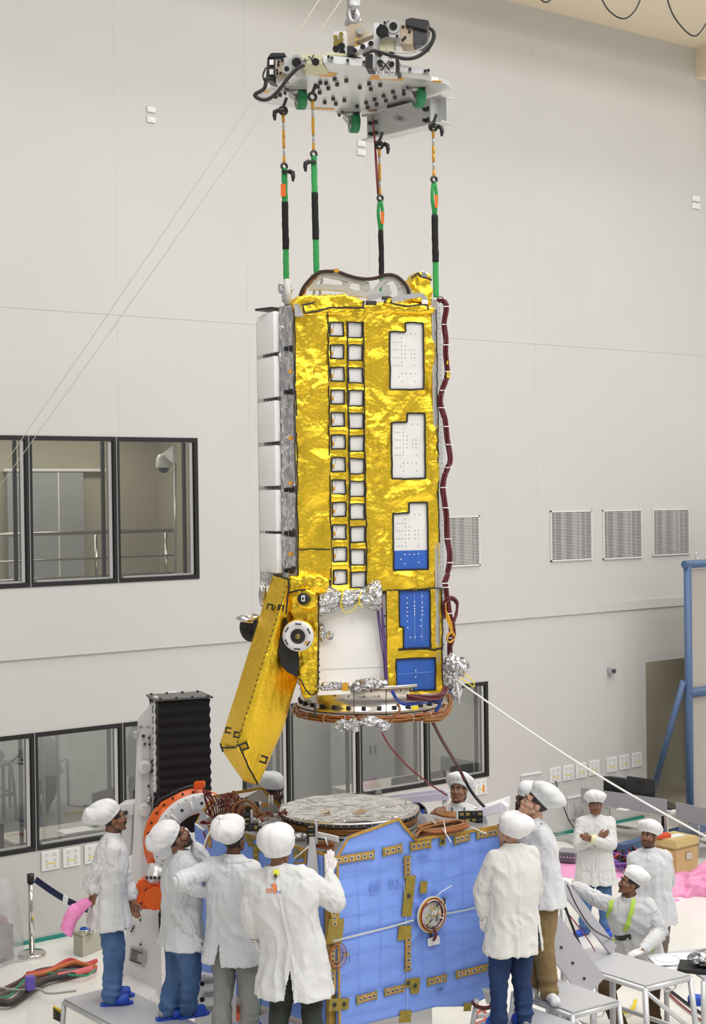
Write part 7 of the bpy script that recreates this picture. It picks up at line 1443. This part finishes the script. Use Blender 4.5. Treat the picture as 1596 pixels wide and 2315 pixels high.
    for (f, a_, d_) in ((1.0, .262, .195), (.6, .252, .185), (.25, .240, .175)):
        rings.append((V((hip.x, hip.y, hip.z-drop*f))+dn*f, a_*k_, d_*k_, Rr, F))
    for (f, a_, d_) in ((.06, .228, .168), (.25, .215, .158), (.45, .220, .160), (.62, .232, .160), (.76, .232, .148), (.85, .225, .130), (.91, .190, .112), (.955, .135, .098), (.99, .090, .084), (1.04, .074, .074)):
        rings.append((hip+sp*L_*f, a_*k_*(wide if .5 < f < .95 else 1), d_*k_, tR, tF))
    loft(b, rings, 30, 2.3)
    for i in (0, 1):
        sh, el, wr = SH[i]+tR*(.022 if i == 0 else -.022)*s, A[i][0], A[i][1]; cone(b, N-sp*.035*s+tR*(-.05 if i == 0 else .05)*s, .070*k_, sh-sp*.012, .078*k_); cone(b, hip+sp*L_*.66+tR*(-.12 if i == 0 else .12)*s, .105*k_, sh-sp*.03, .080*k_); cone(b, sh, .079*k_, sh.lerp(el, .5), .077*k_); cone(b, sh.lerp(el, .5), .080*k_, el, .074*k_); cone(b, el, .074*k_, el.lerp(wr, .5), .066*k_); wd = (wr-el).normalized()
        cone(b, el.lerp(wr, .5), .066*k_, wr-wd*.055*s, .050*s, 14)
    b = remesh(b, .0090, 5, .5); b.normal_update(); mv = []; sd = len(label)*1.37
    def onseg(p, a, c):
        ac = c-a; t_ = max(0, min(1, (p-a).dot(ac)/ac.length_squared)); return (p-a-ac*t_).length, t_, ac.length
    for v in b.verts:
        p = v.co; best = None
        for i in (0, 1):
            for j, (a, c) in enumerate(((SH[i], A[i][0]), (A[i][0], A[i][1]))):
                d_, t_, l_2 = onseg(p, a, c)
                if best is None or d_ < best[0]: best = (d_, (t_*l_2 if j == 0 else .28+t_*l_2), i, t_, j)
        wx = .12*noise.noise(V((p.x*4, p.y*4, p.z*4+sd))); q = p-hip; ang = math.atan2(q.dot(F), q.dot(Rr))
        rg = lambda x, y, z: 1-3.4*abs(noise.noise(V((x, y, z))))
        if best[0] < .105*k_ and not (best[4] == 0 and best[3] < .25):                                  # sleeve: rings of cloth, packed at the elbow
            el_ = max(0, 1-abs(best[1]-.28)/.16); o_ = (v.normal.dot(tF)+v.normal.dot(tR)*.7)*1.3
            h_ = rg(best[1]*15+o_*1.4+wx*3, o_*1.6, sd+best[2]*7)*(.0040+.0045*el_) + rg(best[1]*5, o_*2.2+sd, 3.3)*.005
        else:
            lo = max(0, min(1, (hip.z+.30-p.z)/.55)); up_ = 1-lo
            h_ = rg(ang*2.6+wx*4, p.z*1.3+sd, 1.1)*(.0035+.011*lo) + rg((p.x+wx)*8+p.z*4, (p.y+wx)*8, p.z*5+sd)*(.004+.003*up_) + rg((p.x+wx)*17, p.y*17+sd, (p.z+wx)*12)*.0022 + noise.noise(V((p.x*3, p.y*3, p.z*2.2+sd)))*.006
        mv.append(v.normal*h_)
    for v, d in zip(b.verts, mv): v.co += d
    dl = [f for f in b.faces if f.normal.z < -.75 and f.calc_center_median().z < hz_+.035]
    if vent:
        vx, vw, vt = vent
        for f in b.faces:
            c = f.calc_center_median(); d = c-hip; x = d.dot(Rr)
            if d.dot(F)*(1 if vw > 0 else -1) < 0 and c.z < vt and abs(x-vx-.02*(vt-c.z)) < abs(vw)*(vt-c.z)/max(.05, vt-hz_): dl.append(f)
    bmesh.ops.delete(b, geom=list(set(dl)), context='FACES'); COAT = obj('coat', b, cm, T, smooth=True)
    bv = BVHTree.FromPolygons([T_.co.copy() for T_ in COAT.data.vertices], [list(p.vertices) for p in COAT.data.polygons])
    mi = ROOT[T.name]; mii = mi.inverted()
    def drape(p, d, off=.003):
        o_ = mii @ (V(p)-V(d).normalized()*.6); r = bv.ray_cast(o_, (mii.to_3x3() @ V(d)).normalized()); return (mi @ r[0] - V(d).normalized()*off, mi.to_3x3() @ r[1]) if r[0] is not None else None
    if collar: obj('collar', lathe(B(), hip+sp*L_*1.0, sp+tF*.12, [(.074*k_, .0), (.076*k_, .045), (.072*k_, .048), (.068*k_, .0)], 24), cm, T, smooth=True)
    # ---- trousers
    b = B(); cone(b, hip+V((0, 0, .10*s)), .135*s, hip-V((0, 0, .02)), .142*s)
    for i in (0, 1): cone(b, HJ[i], .108*s, K[i], .086*s); cone(b, K[i], .084*s, ank[i]+V((0, 0, -.005)), .066*s); cone(b, HJ[i]-F*.03, .10*s, hip, .12*s)
    b = remesh(b, .011, 3, .5); b.normal_update(); mv = []
    for v in b.verts:
        p = v.co; lo = max(0, 1-abs(p.z-gz-.1)/.22)+.6*max(0, 1-min((p-K[i]).length for i in (0, 1))/.2)
        mv.append(v.normal*(0.007*(1-3*abs(noise.noise(V((p.x*7, p.y*7, p.z*2.2+sd)))))+.004*(1-3*abs(noise.noise(V((p.x*14, p.y*14, p.z*8+sd)))))+.017*lo*(1-3*abs(noise.noise(V((p.x*4, p.y*4, p.z*14+sd)))))))
    for v, d in zip(b.verts, mv): v.co += d
    cut = max(f.z for f in feet)
    obj('trousers', b, trous, T, smooth=True)
    # ---- shoes
    for i in (0, 1):
        fd = az(fy[i]); fr = az(fy[i]+90); o_ = feet[i]; Q = lambda x, y, z: o_ + (fr*x + fd*y)*s + V((0, 0, z*s))
        if shoe == 'slipper':
            sb = B(); hull(sb, [Q(x*w_, y, z) for (x, y) in ((.030, -.085), (.038, -.05), (.036, .03), (.050, .12), (.044, .165), (.02, .19), (-.012, .185), (-.036, .16), (-.046, .11), (-.032, .03), (-.036, -.05), (-.028, -.085)) for (z, w_) in ((.0, .95), (.022, 1.0))]); SO = obj('slipper', sb, RUBB, T)
            sb = B(); rows = []
            for j in range(9):
                a = pi*j/8; rows.append([sb.verts.new(Q(.055*cos(a)*kk, yy, .015+.068*abs(sin(a))**.8*kk)) for yy, kk in ((.035, 1.04), (.08, 1.06), (.135, 1.0), (.150, .86))])
            for a_, c_2 in zip(rows[:-1], rows[1:]):
                for j in range(3): f = sb.faces.new((a_[j], a_[j+1], c_2[j+1], c_2[j])); f.smooth = True
            sb_ = obj('strap', sb, RUBB, SO); md = sb_.modifiers.new('t', 'SOLIDIFY'); md.thickness = .006; md.offset = 0
            sb = B(); cone(sb, ank[i]-V((0, 0, .035*s))-fd*.03*s, .038*s, ank[i]-V((0, 0, .045*s))+fd*.13*s, .030*s); obj('sock', sb, SOCKM, T, smooth=True)
        else:
            sb = B(); cone(sb, Q(0, -.045, .045), .045*s, Q(0, .05, .045), .045*s); cone(sb, Q(0, .03, .045), .045*s, Q(0, .14, .035), .040*s); cone(sb, Q(-.012, .12, .034), .036*s, Q(.015, .145, .034), .034*s)
            sb = remesh(sb, .008, 2)
            for v in sb.verts:
                if v.co.z < o_.z+.004: v.co.z = o_.z+.002
            obj('shoe_cover' if shoe == 'cover' else 'shoe', sb, SHOEC if shoe == 'cover' else RUBB if shoe == 'clog' else DKHAIR, T, smooth=True)
    # ---- gloves
    for i in (0, 1):
        if glove[i]:
            w_, dv, bv_, th, cu = hd[i]; gb = B(); hand_prims(gb, w_, dv, bv_, th, cu, s, .0022); fo = (A[i][1]-A[i][0]).normalized(); cone(gb, w_+dv*.01, .028*s, w_-fo*.05*s, .036*s); gb = remesh(gb, .0046, 1, .4); crinkle(gb, .0012, 60, (1, 1, 1), i)
            obj('glove', gb, glove[i], T, smooth=True)
    return dict(T=T, drape=drape, hip=hip, sp=sp, N=N, L=L_, F=F, R=Rr, tR=tR, tF=tF, s=s, HP=HP, A=A, hF=hF, hR=hR, hU=hU, SH=SH, COAT=COAT, cm=cm)
def coat_strip(pr, pts, d, w_, name, m, off=.002, th=.003):
    """band sewn on the coat: points thrown onto the cloth along d"""
    q = [pr['drape'](p, d, off) for p in pts]; q = [x for x in q if x]
    if len(q) < 2: return None
    b = B(); rows = []
    for i, (p, n) in enumerate(q):
        t = (q[min(i+1, len(q)-1)][0]-q[max(i-1, 0)][0]).normalized(); n = -V(d).normalized(); sd = n.cross(t).normalized(); rows.append([b.verts.new(p+sd*w_/2), b.verts.new(p+sd*w_/2+n*th), b.verts.new(p-sd*w_/2+n*th), b.verts.new(p-sd*w_/2)])
    for a, c in zip(rows[:-1], rows[1:]):
        for k in range(4): b.faces.new((a[k], a[(k+1) % 4], c[(k+1) % 4], c[k]))
    b.faces.new(rows[0]); b.faces.new(rows[-1][::-1]); bmesh.ops.recalc_face_normals(b, faces=b.faces); return obj(name, b, m, pr['T'])
def coat_text(pr, s, size, c, d, x, y, name, m):
    b = text_mesh(s, size, .0008); x, y = V(x).normalized(), V(y).normalized()
    bad = []
    for v in b.verts:
        q = pr['drape'](V(c)+x*v.co.x+y*v.co.y, d, .005+v.co.z)
        if q: v.co = q[0]
        else: bad.append(v)
    bmesh.ops.delete(b, geom=bad, context='VERTS')
    return obj(name, b, m, pr['T'])
def body_line(pr, f0, f1, side, front, n=16):
    """points down the coat at a lateral offset"""
    return [pr['hip']+pr['sp']*pr['L']*(f0+(f1-f0)*k/n)+pr['tR']*side for k in range(n+1)]
def front_dress(pr, hem_f, buttons=True, pockets=False):
    d = -pr['F']; seam = mat('coat_seam', (.62, .62, .63), .8)
    coat_strip(pr, body_line(pr, .97, hem_f, 0, 1, 24), d, .035, 'placket', pr['cm'], .001)
    coat_strip(pr, body_line(pr, .97, hem_f, -.02, 1, 24), d, .004, 'placket_edge', seam)
    for k in range(5):
        q = pr['drape'](pr['hip']+pr['sp']*pr['L']*(.85-.33*k), d, .005)
        if q: obj('button', cyl(B(), q[0], q[0]+pr['F']*.003, .006, 10), mat('button_grey', (.4, .4, .4), .4), pr['T'])
    if pockets:
        for sx in (-.13, .13):
            for (p0, p1) in (((-.06, 0), (.06, 0)), ((-.06, 0), (-.06, -.17)), ((.06, 0), (.06, -.17)), ((-.06, -.17), (.06, -.17))):
                coat_strip(pr, [pr['hip']+V((0, 0, -.02+p0[1]+(p1[1]-p0[1])*k/6))+pr['R']*(sx+p0[0]+(p1[0]-p0[0])*k/6) for k in range(7)], d, .004, 'pocket_edge', seam, .001)
# ---- the twelve people
Z1 = 1.0
def hipat(px, py, D): return at(px, py, D)
# left: profile with moustache and bubble wrap
D = 13.1; f1, f2 = on_z(250, 2272, Z1), on_z(254, 2255, Z1)
P1 = person('person in a white coat and jeans looking up, holding pink bubble wrap behind them', (f2, f1), at(246, 2052, D), at(256, 1851, D), 78, 70, 8, 1.79, arms=((at(285, 2000, D+.2), at(300, 2040, D+.1)), (at(206, 1994, D-.12), at(212, 2020, D-.16), (V((-.25, .05, -1)), V((-.3, -1, 0)), .9))), hem=.64, coat=0, trous=JEAN, tone='brown', moustache=True, capo=dict(tilt=34, puff=1.15, slump=(0, -.09, -.02), tall=1.1), bulk=.94)
coat_strip(P1, [P1['hip']+P1['sp']*P1['L']*(.92-.09*k)+P1['F']*(.09+.004*k) for k in range(15)], V((0, 1, 0)), .004, 'placket_edge', mat('coat_seam', (.62, .62, .63), .8))
# hand at brow
D = 12.52; f1, f2 = on_z(376, 2304, Z1), on_z(424, 2300, Z1)
P2 = person('person with a dark beard shading the eyes with one gloved hand, looking up', (f1, f2), at(412, 2115, D), at(398, 1893, D), 62, 66, 30, 1.78, arms=((at(458, 1945, D+.12), at(436, 1905, D+.10), (V((-.35, -.1, 1)), V((1, .3, .2)), .5)), (at(400, 2050, D-.17), at(437, 2118, D-.17), (V((.35, 0, -1)), V((-.2, -1, 0)), .5))), hem=.62, coat=1, trous=JEAN, tone='brown', beard=True, glove=(GLOVEG, GLOVEG), capo=dict(tilt=30, puff=1.1, slump=(0, -.08, -.02), tall=1.05), bulk=.95)
# back view, hand on hip
D = 12.3; f1, f2 = on_z(500, 2345, Z1), on_z(566, 2343, Z1)
P3 = person('person seen from behind in grey trousers with one hand on the hip', (f1, f2), at(528, 2118, D), at(529, 1899, D), 18, 28, 8, 1.76, arms=((at(408, 1992, D-.2), at(462, 2020, D+.06), (V((1, .3, -.4)), V((-.3, -.5, .6)), .4)), (at(592, 2045, D+.10), at(585, 2110, D+.34))), hem=.58, coat=1, trous=GREYT, tone='dark', glove=(GLOVEG, None), capo=dict(big=1.05, tilt=18, puff=1.25, slump=(-.035, -.03, 0), tall=.9, lift=.055), vent=(-.055, .035, at(525, 2120, D).z), wide=1.05)
coat_text(P3, '90', .075, at(506, 1984, 12.0), V((0, 1, 0)), V((1, 0, -.1)), V((.1, 0, 1)), 'stitched_number', mat('white_thread', (.88, .88, .88), .5))
coat_strip(P3, [at(480+8*k, 1958-abs(k-5)*.6, 12.1) for k in range(12)], V((0, 1, 0)), .003, 'yoke_seam', mat('coat_seam', (.62, .62, .63), .8))
# back view with logo, hand on the block
D = 11.8; f1, f2 = on_z(628, 2398, Z1), on_z(712, 2394, Z1)
P4 = person('person seen from behind in dark green trousers with a yellow label on the coat', (f1, f2), at(664, 2150, D), at(631, 1922, D), 15, 30, -5, 1.78, arms=((at(567, 2063, D-.02), at(578, 2122, D+.05), (V((.22, .1, -1)), V((-1, -.3, 0)), .3)), (at(757, 2038, D+.05), at(744, 1972, D+.22), (V((.03, .12, 1)), V((.1, -1, .1)), .18))), hem=.46, coat=0, trous=GREENT, tone='tan', glove=(LATEX, LATEX), capo=dict(big=1.13, tilt=8, puff=1.2, slump=(0, -.03, 0), tall=1.08, lift=-.008), vent=(.035, .045, at(650, 2172, D).z), wide=1.12, bulk=1.14)
seam_ = mat('coat_seam', (.62, .62, .63), .8)
coat_strip(P4, [at(621+1.3*k, 1972+6.2*k, 11.5) for k in range(39)], V((0, 1, 0)), .040, 'back_panel', mat('coat_bright', (.68, .68, .675), .8), .0005, .0012)
coat_strip(P4, [at(626+1.3*k, 1972+6.2*k, 11.5) for k in range(39)], V((0, 1, 0)), .003, 'back_seam', seam_, .0015, .001)
lbl = coat_strip(P4, [at(623.5, 1968+1.8*k, 11.6) for k in range(9)], V((0, 1, 0)), .044, 'safety_label', mat('label_yellow', (.75, .72, .05), .5), .012)
for pts in (((619.5, 1978.0), (623.5, 1970.5)), ((623.5, 1970.5), (627.5, 1978.0)), ((627.5, 1978.0), (619.5, 1978.0)), ((621, 1976.0), (624, 1974.0)), ((624, 1974.0), (626, 1977.0)), ((620, 1981.0), (627, 1981.0))):
    coat_strip(P4, seg_pts(at(*pts[0], 11.7), at(*pts[1], 11.7), 4), V((0, 1, 0)), .004, 'label_symbol', BLACK, .017)
LOR, LBL = mat('logo_orange', (.85, .22, .05), .6), mat('logo_blue', (.05, .17, .45), .6)
for pts, w_, m_ in ((((615, 2003), (621, 1991)), .011, LOR), (((627, 2003), (621, 1991)), .011, LOR), (((621, 1991), (623, 2012)), .010, LOR), (((613.5, 1994), (618, 1995)), .006, LBL), (((623.5, 1995.5), (628, 1996)), .006, LBL)): coat_strip(P4, seg_pts(at(*pts[0], 11.7), at(*pts[1], 11.7), 4), V((0, 1, 0)), w_, 'chest_logo', m_, .004)
coat_text(P4, 'इसरो', .045, at(614.5, 2008, 11.7), V((0, 1, 0)), V((1, 0, 0)), V((0, 0, 1)), 'chest_logo', LOR); coat_text(P4, 'isro', .040, at(628.5, 2008, 11.7), V((0, 1, 0)), V((1, 0, 0)), V((0, 0, 1)), 'chest_logo', LBL)
w_ = P4['A'][0][1]; obj('wrist_watch', lathe(B(), w_, (w_-P4['A'][0][0]), [(.036, -.012), (.041, -.01), (.041, .01), (.036, .012)], 16), STEEL, P4['T'])
w_ = P4['A'][1][1]; obj('wrist_band', lathe(B(), w_-V((0, 0, .035)), (0, 0, 1), [(.036, -.008), (.041, -.006), (.041, .006), (.036, .008)], 16), BLACK, P4['T'])
# behind the block
D = 14.75; f1, f2 = on_z(600, 2330, .9), on_z(640, 2330, .9); f1 = V((f1.x, D+.1, .9)); f2 = V((f2.x, D+.3, .9))
P5 = person('person in spectacles leaning in behind the blue block, only the head showing', (f1, f2), at(630, 2010, D+.2), at(617, 1791, D-.05), 95, 112, -2, 1.74, hem=.62, coat=1, tone='dark', stubble=True, moustache=True, glasses=True, cap=CAPT, capo=dict(tilt=-2, puff=.75, slump=(0, -.03, 0), tall=.8, lift=.060, back=-.012))
D = 14.3; g = at(1037, 2200, D); f1 = V((g.x+.12, D+.05, .93)); f2 = V((g.x-.12, D+.05, .93))
P6 = person('person facing the camera behind the block, looking up, both bare hands on a white box', (f1, f2), at(1038, 2010, D+.05), at(1036, 1787, D-.02), 186, 200, 14, 1.66, arms=((at(1086, 1858, D-.05), at(1082, 1832, D-.25), (V((-.4, -.6, -.5)), V((.3, -.5, .8)), .7)), (at(985, 1850, D-.05), at(1003, 1828, D-.28), (V((-.9, -.5, -.2)), V((0, -.3, 1)), .5))), hem=.6, coat=0, tone='tan', capo=dict(big=1.12, tilt=24, puff=1.4, slump=(0, -.06, -.03), tall=.98, lift=.036), long_hair=True, bulk=.93, wide=.9)
front_dress(P6, .4)
for k in (-1, 1): coat_strip(P6, [P6['hip']+P6['sp']*P6['L']*(1.0-.05*j)+P6['R']*k*(.06-.006*j) for j in range(8)], -P6['F'], .012, 'lanyard', BLACK, .004)
# right front, back to camera
D = 12.42; f1, f2 = on_z(1128, 2330, .95), on_z(1186, 2322, .95)
P7 = person('person in dark blue jeans seen from behind at the right corner of the blue block', (f1, f2), at(1158, 2098, D), at(1151, 1876, D), -22, -50, 0, 1.72, arms=((at(1090, 2012, D-.02), at(1093, 2078, D-.02), (V((.1, .2, -1)), V((-.6, -.8, 0)), .9)), (at(1206, 2010, D+.12), at(1197, 2066, D+.2))), hem=.64, coat=2, trous=DJEAN, tone='light', glove=(LATEX, None), capo=dict(big=1.04, tilt=20, puff=1.25, slump=(.02, -.04, -.02), tall=1.0, lift=-.004), vent=(.17, .03, at(1195, 2085, D).z), bulk=1.0, hair=DKHAIR)
# tall, khaki trousers
D = 13.05; f1, f2 = on_z(1241, 2262, Z1), on_z(1205, 2250, Z1)
P8 = person('tall person in khaki trousers looking up with open mouth and a hand at the mouth', (f1, f2), at(1228, 2010, D), at(1211, 1817, D), 262, 272, 20, 1.88, arms=((at(1200, 1962, D-.12), at(1165, 1900, D+.1), (V((-.5, .3, .3)), V((0, -.3, 1)), .6)), (at(1174, 1898, D+.10), at(1178, 1850, D-.02), (V((.22, -.05, 1)), V((-.6, -.6, .1)), .8))), hem=.75, coat=1, trous=KHAKI, tone='light', stubble=False, mouth_open=True, cap=CAPT, capo=dict(tilt=26, puff=1.1, slump=(0, -.06, -.03), tall=1.0, lift=.055), shoe='cover', foot_yaw=(165, 200), hair=DKHAIR, bulk=.92)
obj('lanyard', tube(B(), curve([P8['N']+V((.05, -.10, .01)), P8['N']+V((.02, -.17, -.06)), P8['N']+V((-.04, -.19, -.16)), P8['N']+V((-.09, -.19, -.26))], 6), .009, 6), BLACK, P8['T'])
D = 14.4; g = at(1188, 2100, D); f1 = V((g.x, D-.1, .9)); f2 = V((g.x, D+.12, .9))
P9 = person('bearded person almost hidden behind the tall person in khaki trousers', (f1, f2), at(1200, 2010, D), at(1187, 1811, D), 240, 235, 10, 1.74, arms=((at(1178, 1900, D-.2), at(1165, 1868, D-.3), (V((-.8, -.3, .1)), V((0, -.3, 1)), .5)), None), coat=1, tone='deep', beard=True, cap=CAPT, capo=dict(tilt=16, puff=.9, tall=.9), glove=(GLOVEG, None))
# standing on the floor, right
D = 18.4; f1, f2 = on_z(1370, 2112, 0), on_z(1322, 2113, 0)
P10 = person('person facing the camera with arms crossed in front of the bench', (f1, f2), at(1345, 1957, D), at(1346, 1820, D), 180, 186, 4, 1.72, arms=((at(1381, 1908, D-.10), at(1338, 1898, D-.30), (V((-1, -.1, .3)), V((0, -1, .2)), .5)), (at(1309, 1908, D-.10), at(1354, 1893, D-.24), (V((1, .1, .45)), V((0, -1, 0)), .4))), hem=.60, coat=0, trous=JEAN, tone='brown', shoe='clog', foot_yaw=(172, 232), capo=dict(big=1.06, tilt=14, puff=1.75, slump=(0, -.03, 0), tall=.78), wide=1.05)
front_dress(P10, -.62, True, True); obj('rolled_cuff', lathe(B(), at(1341, 1897, D-.30), (1, 0, -.2), [(.03, -.03), (.05, -.03), (.052, .02), (.03, .03)], 16), mat('pale_yellow_cloth', (.72, .70, .42), .7), P10['T'])
D = 16.4; f1, f2 = on_z(1492, 2220, 0), on_z(1462, 2222, 0)
P11 = person('person in taupe trousers with hands behind the back beside the tan case', (f1, f2), at(1475, 2040, D), at(1466, 1891, D), 192, 214, 12, 1.76, arms=((at(1511, 1990, D+.10), at(1488, 2030, D+.22)), (at(1434, 1985, D+.10), at(1462, 2030, D+.22))), hem=.66, coat=1, trous=BRT, tone='brown', moustache=False, stubble=True, shoe='clog', cap=CAPW, capo=dict(big=1.06, tilt=14, puff=1.55, slump=(.02, -.04, 0), tall=.8))
front_dress(P11, -.55)
D = 15.0; f1, f2 = on_z(1478, 2340, 0), on_z(1400, 2338, 0)
P12 = person('crouching person in a lime safety harness reaching out with one gloved hand', (f1, f2), at(1446, 2160, D), at(1424, 1997, D-.10), 200, 262, 16, 1.72, arms=((at(1493, 2108, D-.2), at(1450, 2150, D-.55), (V((-1, -.25, -.22)), V((-.1, -.4, 1)), .55)), (at(1345, 2030, D-.1), at(1292, 1997, D-.05), (V((-1, 0, .22)), V((.2, -.6, .7)), .5))), hem=.72, coat=3, trous=BROWN, tone='brown', moustache=True, glove=(LATEX, LATEX), shoe='shoe', cap=CAPW, capo=dict(tilt=20, puff=.75, slump=(0, -.04, 0), tall=.8, lift=.05), knees=(at(1472, 2245, D-.05), at(1372, 2236, D-.12)), bulk=1.05, foot_yaw=(190, 220), wide=1.05)
LIME = mat('lime_webbing', (.42, .62, .08), .6); 
for sx, pts in ((0, [(1407, 2016), (1398, 2030), (1392, 2060), (1388, 2090), (1384, 2125)]), (1, [(1452, 2030), (1444, 2040), (1436, 2070), (1428, 2100), (1422, 2120)])):
    q = []
    for s_, t_ in zip(pts[:-1], pts[1:]): q += seg_pts(at(*s_, D-.4), at(*t_, D-.4), 5)
    coat_strip(P12, q, V((0, 1, 0)), .045, 'harness_strap', LIME, .006)
coat_strip(P12, [at(1378+5*k, 2148-1.4*k+.0*k, D-.4) for k in range(12)], V((0, 1, 0)), .05, 'waist_belt', BLACK, .008)
obj('carabiner', tube(B(), [at(1419+3*cos(t*pi/6), 2130+8*sin(t*pi/6), D-.38) for t in range(13)], .006, 6), STEEL, P12['T']); obj('strap_buckle', box(B(), at(1421, 2118, D-.36), (.05, .02, .05), 0, .004), BLACK, P12['T']); obj('strap_buckle', box(B(), at(1384, 2130, D-.36), (.05, .02, .07), 0, .004), mat('lime_buckle', (.4, .45, .05), .5), P12['T'])
coat_strip(P12, [at(1478, 2140, D-.4), at(1479, 2152, D-.4), at(1481, 2166, D-.4)], V((0, 1, 0)), .04, 'harness_strap', LIME, .01)
# pink bubble wrap held by the first person
BUB = mat('pink_bubble_wrap', (.90, .28, .58), .25, 0, .6, 70, .08, 10)
c0_, c1_ = at(203, 2036, 12.93), at(150, 2108, 12.93); b = B(); ax_ = c1_-c0_
rg = [(c0_.lerp(c1_, k/10)+V((-.035*sin(pi*k/10), 0, .03*sin(pi*k/10))), .038+.026*min(1, k/4), .03+.025*min(1, k/5), V((.77, 0, -.63)).normalized(), V((0, 1, 0))) for k in range(11)]
loft(b, rg, 20, 2); b = remesh(b, .007, 2); crinkle(b, .004, 14, (1, 1, 1), 3, True, .0015, 45); tag(obj('bubble_wrap', b, BUB, smooth=True), 'rolled pink bubble wrap held behind the person on the left platform', 'bubble wrap')
# ---------------------------------------------------------------- turn the whole hall so that its back wall runs along the X axis
TURN = M.Rotation(-TH, 4, 'Z'); bpy.context.view_layer.update()
for o in list(S.objects):
    if o.parent is None:
        if o.type == 'MESH':
            for c in [o] + list(o.children_recursive): c.data.transform(TURN)
        else: o.matrix_world = TURN @ o.matrix_world
bpy.context.view_layer.update()
